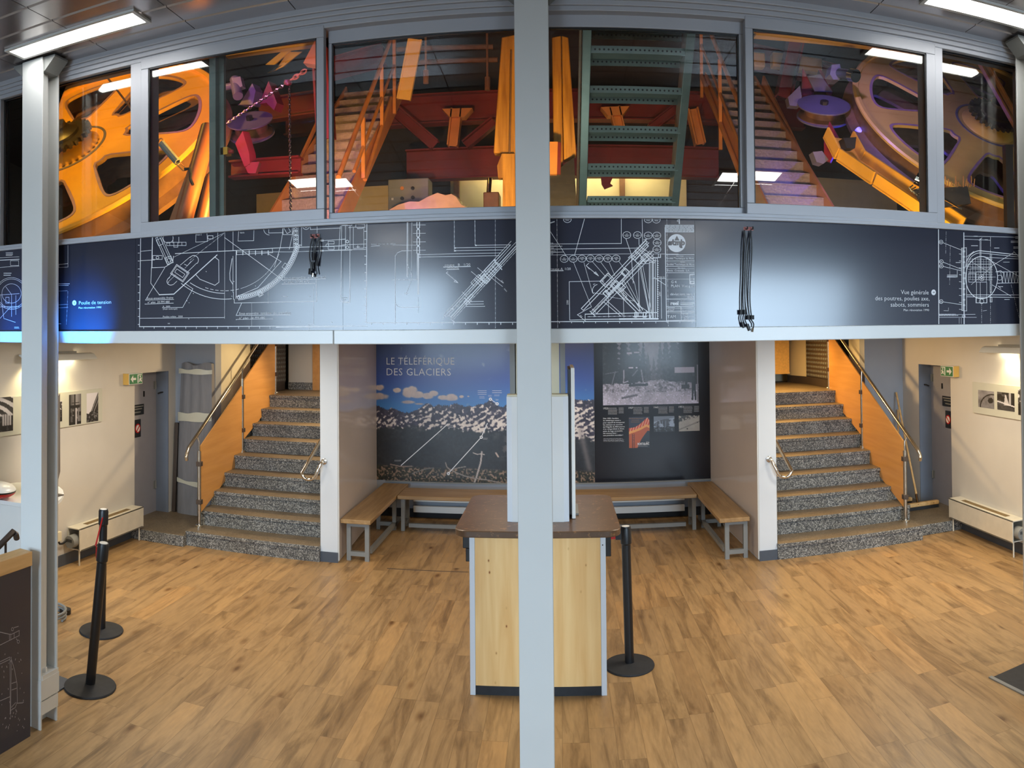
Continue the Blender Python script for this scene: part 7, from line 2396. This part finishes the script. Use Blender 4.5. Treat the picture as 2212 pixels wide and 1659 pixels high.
def poster(nx, ny):
    u = np.linspace(0, 1, nx)[None, :].repeat(ny, 0)
    v = np.linspace(0, 1, ny)[:, None].repeat(nx, 1)
    b = noise2(nx, ny, 8, 41)
    img = np.zeros((ny, nx, 3)) + np.array([16, 20, 46])
    top = np.interp(u, [0, .3, .5, .7, .9, 1], [.36, .33, .25, .14, .02, .12])
    mid = np.interp(u, [0, .3, .6, .85, 1], [.52, .46, .38, .29, .34]) + .02 * (b - .5)
    low_ = np.interp(u, [0, .35, .45, .6, .75, .9, 1], [1.1, 1.1, .92, .72, .58, .45, .46])
    img = blend(img, (v > top), (206, 66, 34))
    img = blend(img, (v > top) & (v < mid) & (np.abs(np.sin(u * 26 + v * 14)) > .9), (236, 190, 150))
    img = blend(img, (v > mid - .05) & (v < mid + .03), (236, 164, 84))
    img = blend(img, (v > mid + .03), (186, 88, 40))
    img = blend(img, (v > low_), (20, 34, 48))
    for x in (.16, .26):
        img = blend(img, (np.abs(u - x) < .018) & (v > .55), (90, 40, 24))
    img = blend(img, (np.abs(u - .21) < .06) & (np.abs(np.sin(v * 60)) > .85) & (v > .55), (90, 40, 24))
    return img


onpanel('poster_print', (500, 1092, 788, 1510), poster, 80, 110, 'orange mountain slope poster')


def snow_a(nx, ny):
    u = np.linspace(0, 1, nx)[None, :].repeat(ny, 0); v = np.linspace(0, 1, ny)[:, None].repeat(nx, 1)
    a, b = noise2(nx, ny, 12, 51), noise2(nx, ny, 4, 52)
    g = np.where(v < .3 - .25 * u + .1 * a, 140, 70 + 110 * (a > .5) + 30 * b)
    g = np.where(v > .68 + .1 * (a - .5), 40 + 60 * (b > .6), g)
    for x in (.12, .3, .42, .58):
        g = np.where((np.abs(u - x) < .012) & (v > .3) & (v < .7), 190, g)
    return np.stack([g * .8, g * .88, g], -1)


def snow_b(nx, ny):
    u = np.linspace(0, 1, nx)[None, :].repeat(ny, 0); v = np.linspace(0, 1, ny)[:, None].repeat(nx, 1)
    a, b = noise2(nx, ny, 12, 61), noise2(nx, ny, 4, 62)
    g = 150 + 30 * a
    g = np.where((v < .42 - .35 * u + .2 * (a - .5)) & (b > .45), 50, g)
    for k in (0.0, .05):
        g = np.where(np.abs(v - (.62 - .5 * (u - .5) + k)) < .012, 60, g)
    g = np.where((np.hypot(u - .9, v - .45) < .03) | (np.hypot(u - .4, (v - .85) * .7) < .035), 30, g)
    return np.stack([g, g * .97, g * .92], -1)


onpanel('snow_photo', (842, 1082, 1130, 1288), snow_a, 60, 44, 'small grey snow photo')
onpanel('snow_photo', (1188, 1074, 1476, 1278), snow_b, 60, 44, 'small pale snow slope photo')
Hp = Draw(YM - 0.0020, 1280, 730, 6.381, 0.004)
for x, yr in ((143, '1923'), (490, '1927'), (836, '1945'), (1182, '1951')):
    Hp.t(x, 984 - (x - 143) * .02, yr, 26, to=x + 62)
    Hp.scrib(x + 72, 958 - (x - 143) * .02, x + 200, 1058 - (x - 143) * .02, 9, x, .9).scrib(x + 218, 955 - (x - 143) * .02, x + 288, 1042 - (x - 143) * .02, 8, x + 1, .9)
for k, s_ in enumerate(('Dès 1905, l’ancêtre', 'du téléférique actuel a', 'pour objectif de transporter', 'les visiteurs au sommet', 'de l’Aiguille du Midi pourvu', 'd’un refuge-hôtel et d’une', 'piste de luge accessible', 'été comme hiver :', 'une première mondiale !')):
    Hp.t(145, 1118 + 29.2 * k, s_, 17, thin=.012, to=(358, 388, 444, 412, 442, 434, 412, 338, 418)[k])
Hp.scrib(150, 1380, 440, 1432, 4, 77, .9)
Hp.t(782, 1472, 'MONT-BLANC', 32, 'RIGHT', thin=.03, to=620).t(780, 1438, 'Visitez le', 12, 'RIGHT', squeeze=.7).scrib(610, 1484, 784, 1498, 1, 78)
ob('panel_lettering', Hp.mb, MT['ink'], t, 'small white dates and paragraphs', fix=False)
Op = Draw(YM - 0.0022, 1280, 730, 6.381, 0.004)
Op.scrib(505, 1100, 700, 1118, 1, 81, 1).scrib(538, 1126, 640, 1140, 1, 82, 1).scrib(530, 1150, 650, 1166, 1, 83, 1)
MT['inkorange'] = paint('orange_print', rgb(206, 140, 50), 0.4)
ob('poster_lettering', Op.mb, MT['inkorange'], t, 'orange poster heading', fix=False)


# --- boards of black and white photos on the side walls
def bw(kind, seed):
    def fn(nx, ny):
        u = np.linspace(0, 1, nx)[None, :].repeat(ny, 0); v = np.linspace(0, 1, ny)[:, None].repeat(nx, 1)
        a, b = noise2(nx, ny, 14, seed), noise2(nx, ny, 4, seed + 1)
        g = 40 + 60 * a
        if kind == 'wing':
            g = 226 - 20 * v
            g = np.where((v > 1.02 - 1.05 * u) & (v < 1.55 - .9 * u), 24 + 20 * b, g)
            for k in (.0, .2):
                g = np.where(np.abs(v - (1.08 + k - 1.0 * u)) < .02, 170, g)
            g = np.where(v > .72 + .25 * (a - .5) - .1 * u, 36 + 80 * (b > .62), g)
        elif kind == 'tower':
            g = 150 - 120 * np.abs(u - .62) * 1.2 - 10 * v
            g = np.where((u < .12) | (v > .9), 30, g)
            g = np.where(np.abs(u - .48) < .06, 24, g)
            wv = np.where(v < .5, .42 - abs(.35 - .35), .16 + .4 * np.abs(v - .62))
            g = np.where((np.abs(u - .5) < .42 - .6 * np.clip(v - .38, 0, .3)) & (v > .36) & (v < .46), 26, g)
            g = np.where((np.abs(u - .5) < .22) & (v > .46) & (v < .9) & (b < .55), 34, g)
            g = np.where((v > .58) & (v < .72) & (np.abs(u - .5) > .3), 30, g)
            g = np.where((np.abs(v - .28) < .01) & (np.abs(u - .52) < .32), 40, g)
            g = np.where((np.abs(u - .58) < .05) & (v > .45), 190, g)
        elif kind == 'wheel':
            d = np.hypot(u - .1, (v - .85) * 1.4)
            g = np.where((np.sin(d * 22) > .1), 190 + 40 * (a - .5), 34 + 30 * b)
            g = np.where((u > .5) & (v > .55), 24 + 40 * (b > .6), g)
            g = np.where((u > .66) & (u < .95) & (v > .5) & (v < .82) & (np.abs(np.sin(u * 40)) > .5), 170, g)
        elif kind == 'cable':
            g = 120 + 90 * (a - .4)
            d = np.hypot((u - .95), (v - 1.0) * 1.0)
            g = np.where(np.abs(d - .82) < .035, 26, g)
            g = np.where((np.hypot(u - .78, v - .55) < .17 + .1 * (b - .5)), 34, g)
        elif kind == 'sails':
            g = 30 + 50 * (a > .55)
            g = np.where((np.abs(u - .52 - .1 * (v - .4)) < .16 * np.clip(v * 1.4, 0, 1)) & (v < .7) & (v > .12), 190, g)
            g = np.where((np.abs(u - .74) < .06) & (v < .7), 170, g)
            g = np.where((v > .55 + .2 * (u - .3)) & (v < .62 + .2 * (u - .3)), 210, g)
            g = np.where(v > .66 + .15 * u, 44 + 40 * b, g)
        else:
            g = 40 + 150 * (b > .52) * (v < .55) + 20 * a
            g = np.where(v > .55, 20 + 60 * (b > .66), g)
        g = np.clip(g, 8, 235)
        return np.stack([g, g * .98, g * 1.0], -1)
    return fn


def photo_board(label, X, s, corners, photos):
    """corners: photograph pixels of the board's far top and far bottom edge, near end given as y"""
    (yfar, ynear), (zlo, zhi) = corners
    t = thing('photo_board', label, 'photo board', (X + 0.02 * s, (yfar + ynear) / 2, zlo), 'boards of black and white photos')
    a, b = sorted((X + 0.003 * s, X + 0.022 * s))
    ob('backing_board', MB().box((a, min(yfar, ynear), zlo), (b, max(yfar, ynear), zhi)), MT['boardw'], t)
    for k, (q0, q1, kind, nx, ny) in enumerate(photos):
        A_ = PX(q0[0], q0[1], X + 0.022 * s); B_ = PX(q1[0], q1[1], X + 0.022 * s)
        picture('photo_print', bw(kind, 100 + 7 * k + (50 if s < 0 else 0))(nx, ny), (X + 0.0232 * s, A_.y, A_.z), (0, B_.y - A_.y, 0), (0, 0, B_.z - A_.z), t, None, 'printmat')


MT['boardw'] = paint('pale_photo_board', rgb(196, 196, 182), 0.35, var=0.02)
photo_board('pale board with black and white photos on the left wall', XL, 1, ((6.76, 4.6), (1.435, 1.80)),
            [((-40, 862), (28, 930), 'wheel', 40, 44), ((112, 868), (134, 910), 'dark', 24, 40), ((149, 853), (175, 915), 'tower', 36, 70), ((187, 850), (212, 909), 'wing', 36, 70)])
photo_board('pale board with black and white photos on the right wall', XR, -1, ((7.32, 5.6), (1.42, 1.775)),
            [((2113, 842), (2148, 884), 'cable', 44, 44), ((2154, 846), (2192, 890), 'sails', 44, 44), ((2199, 840), (2240, 902), 'dark', 30, 44)])
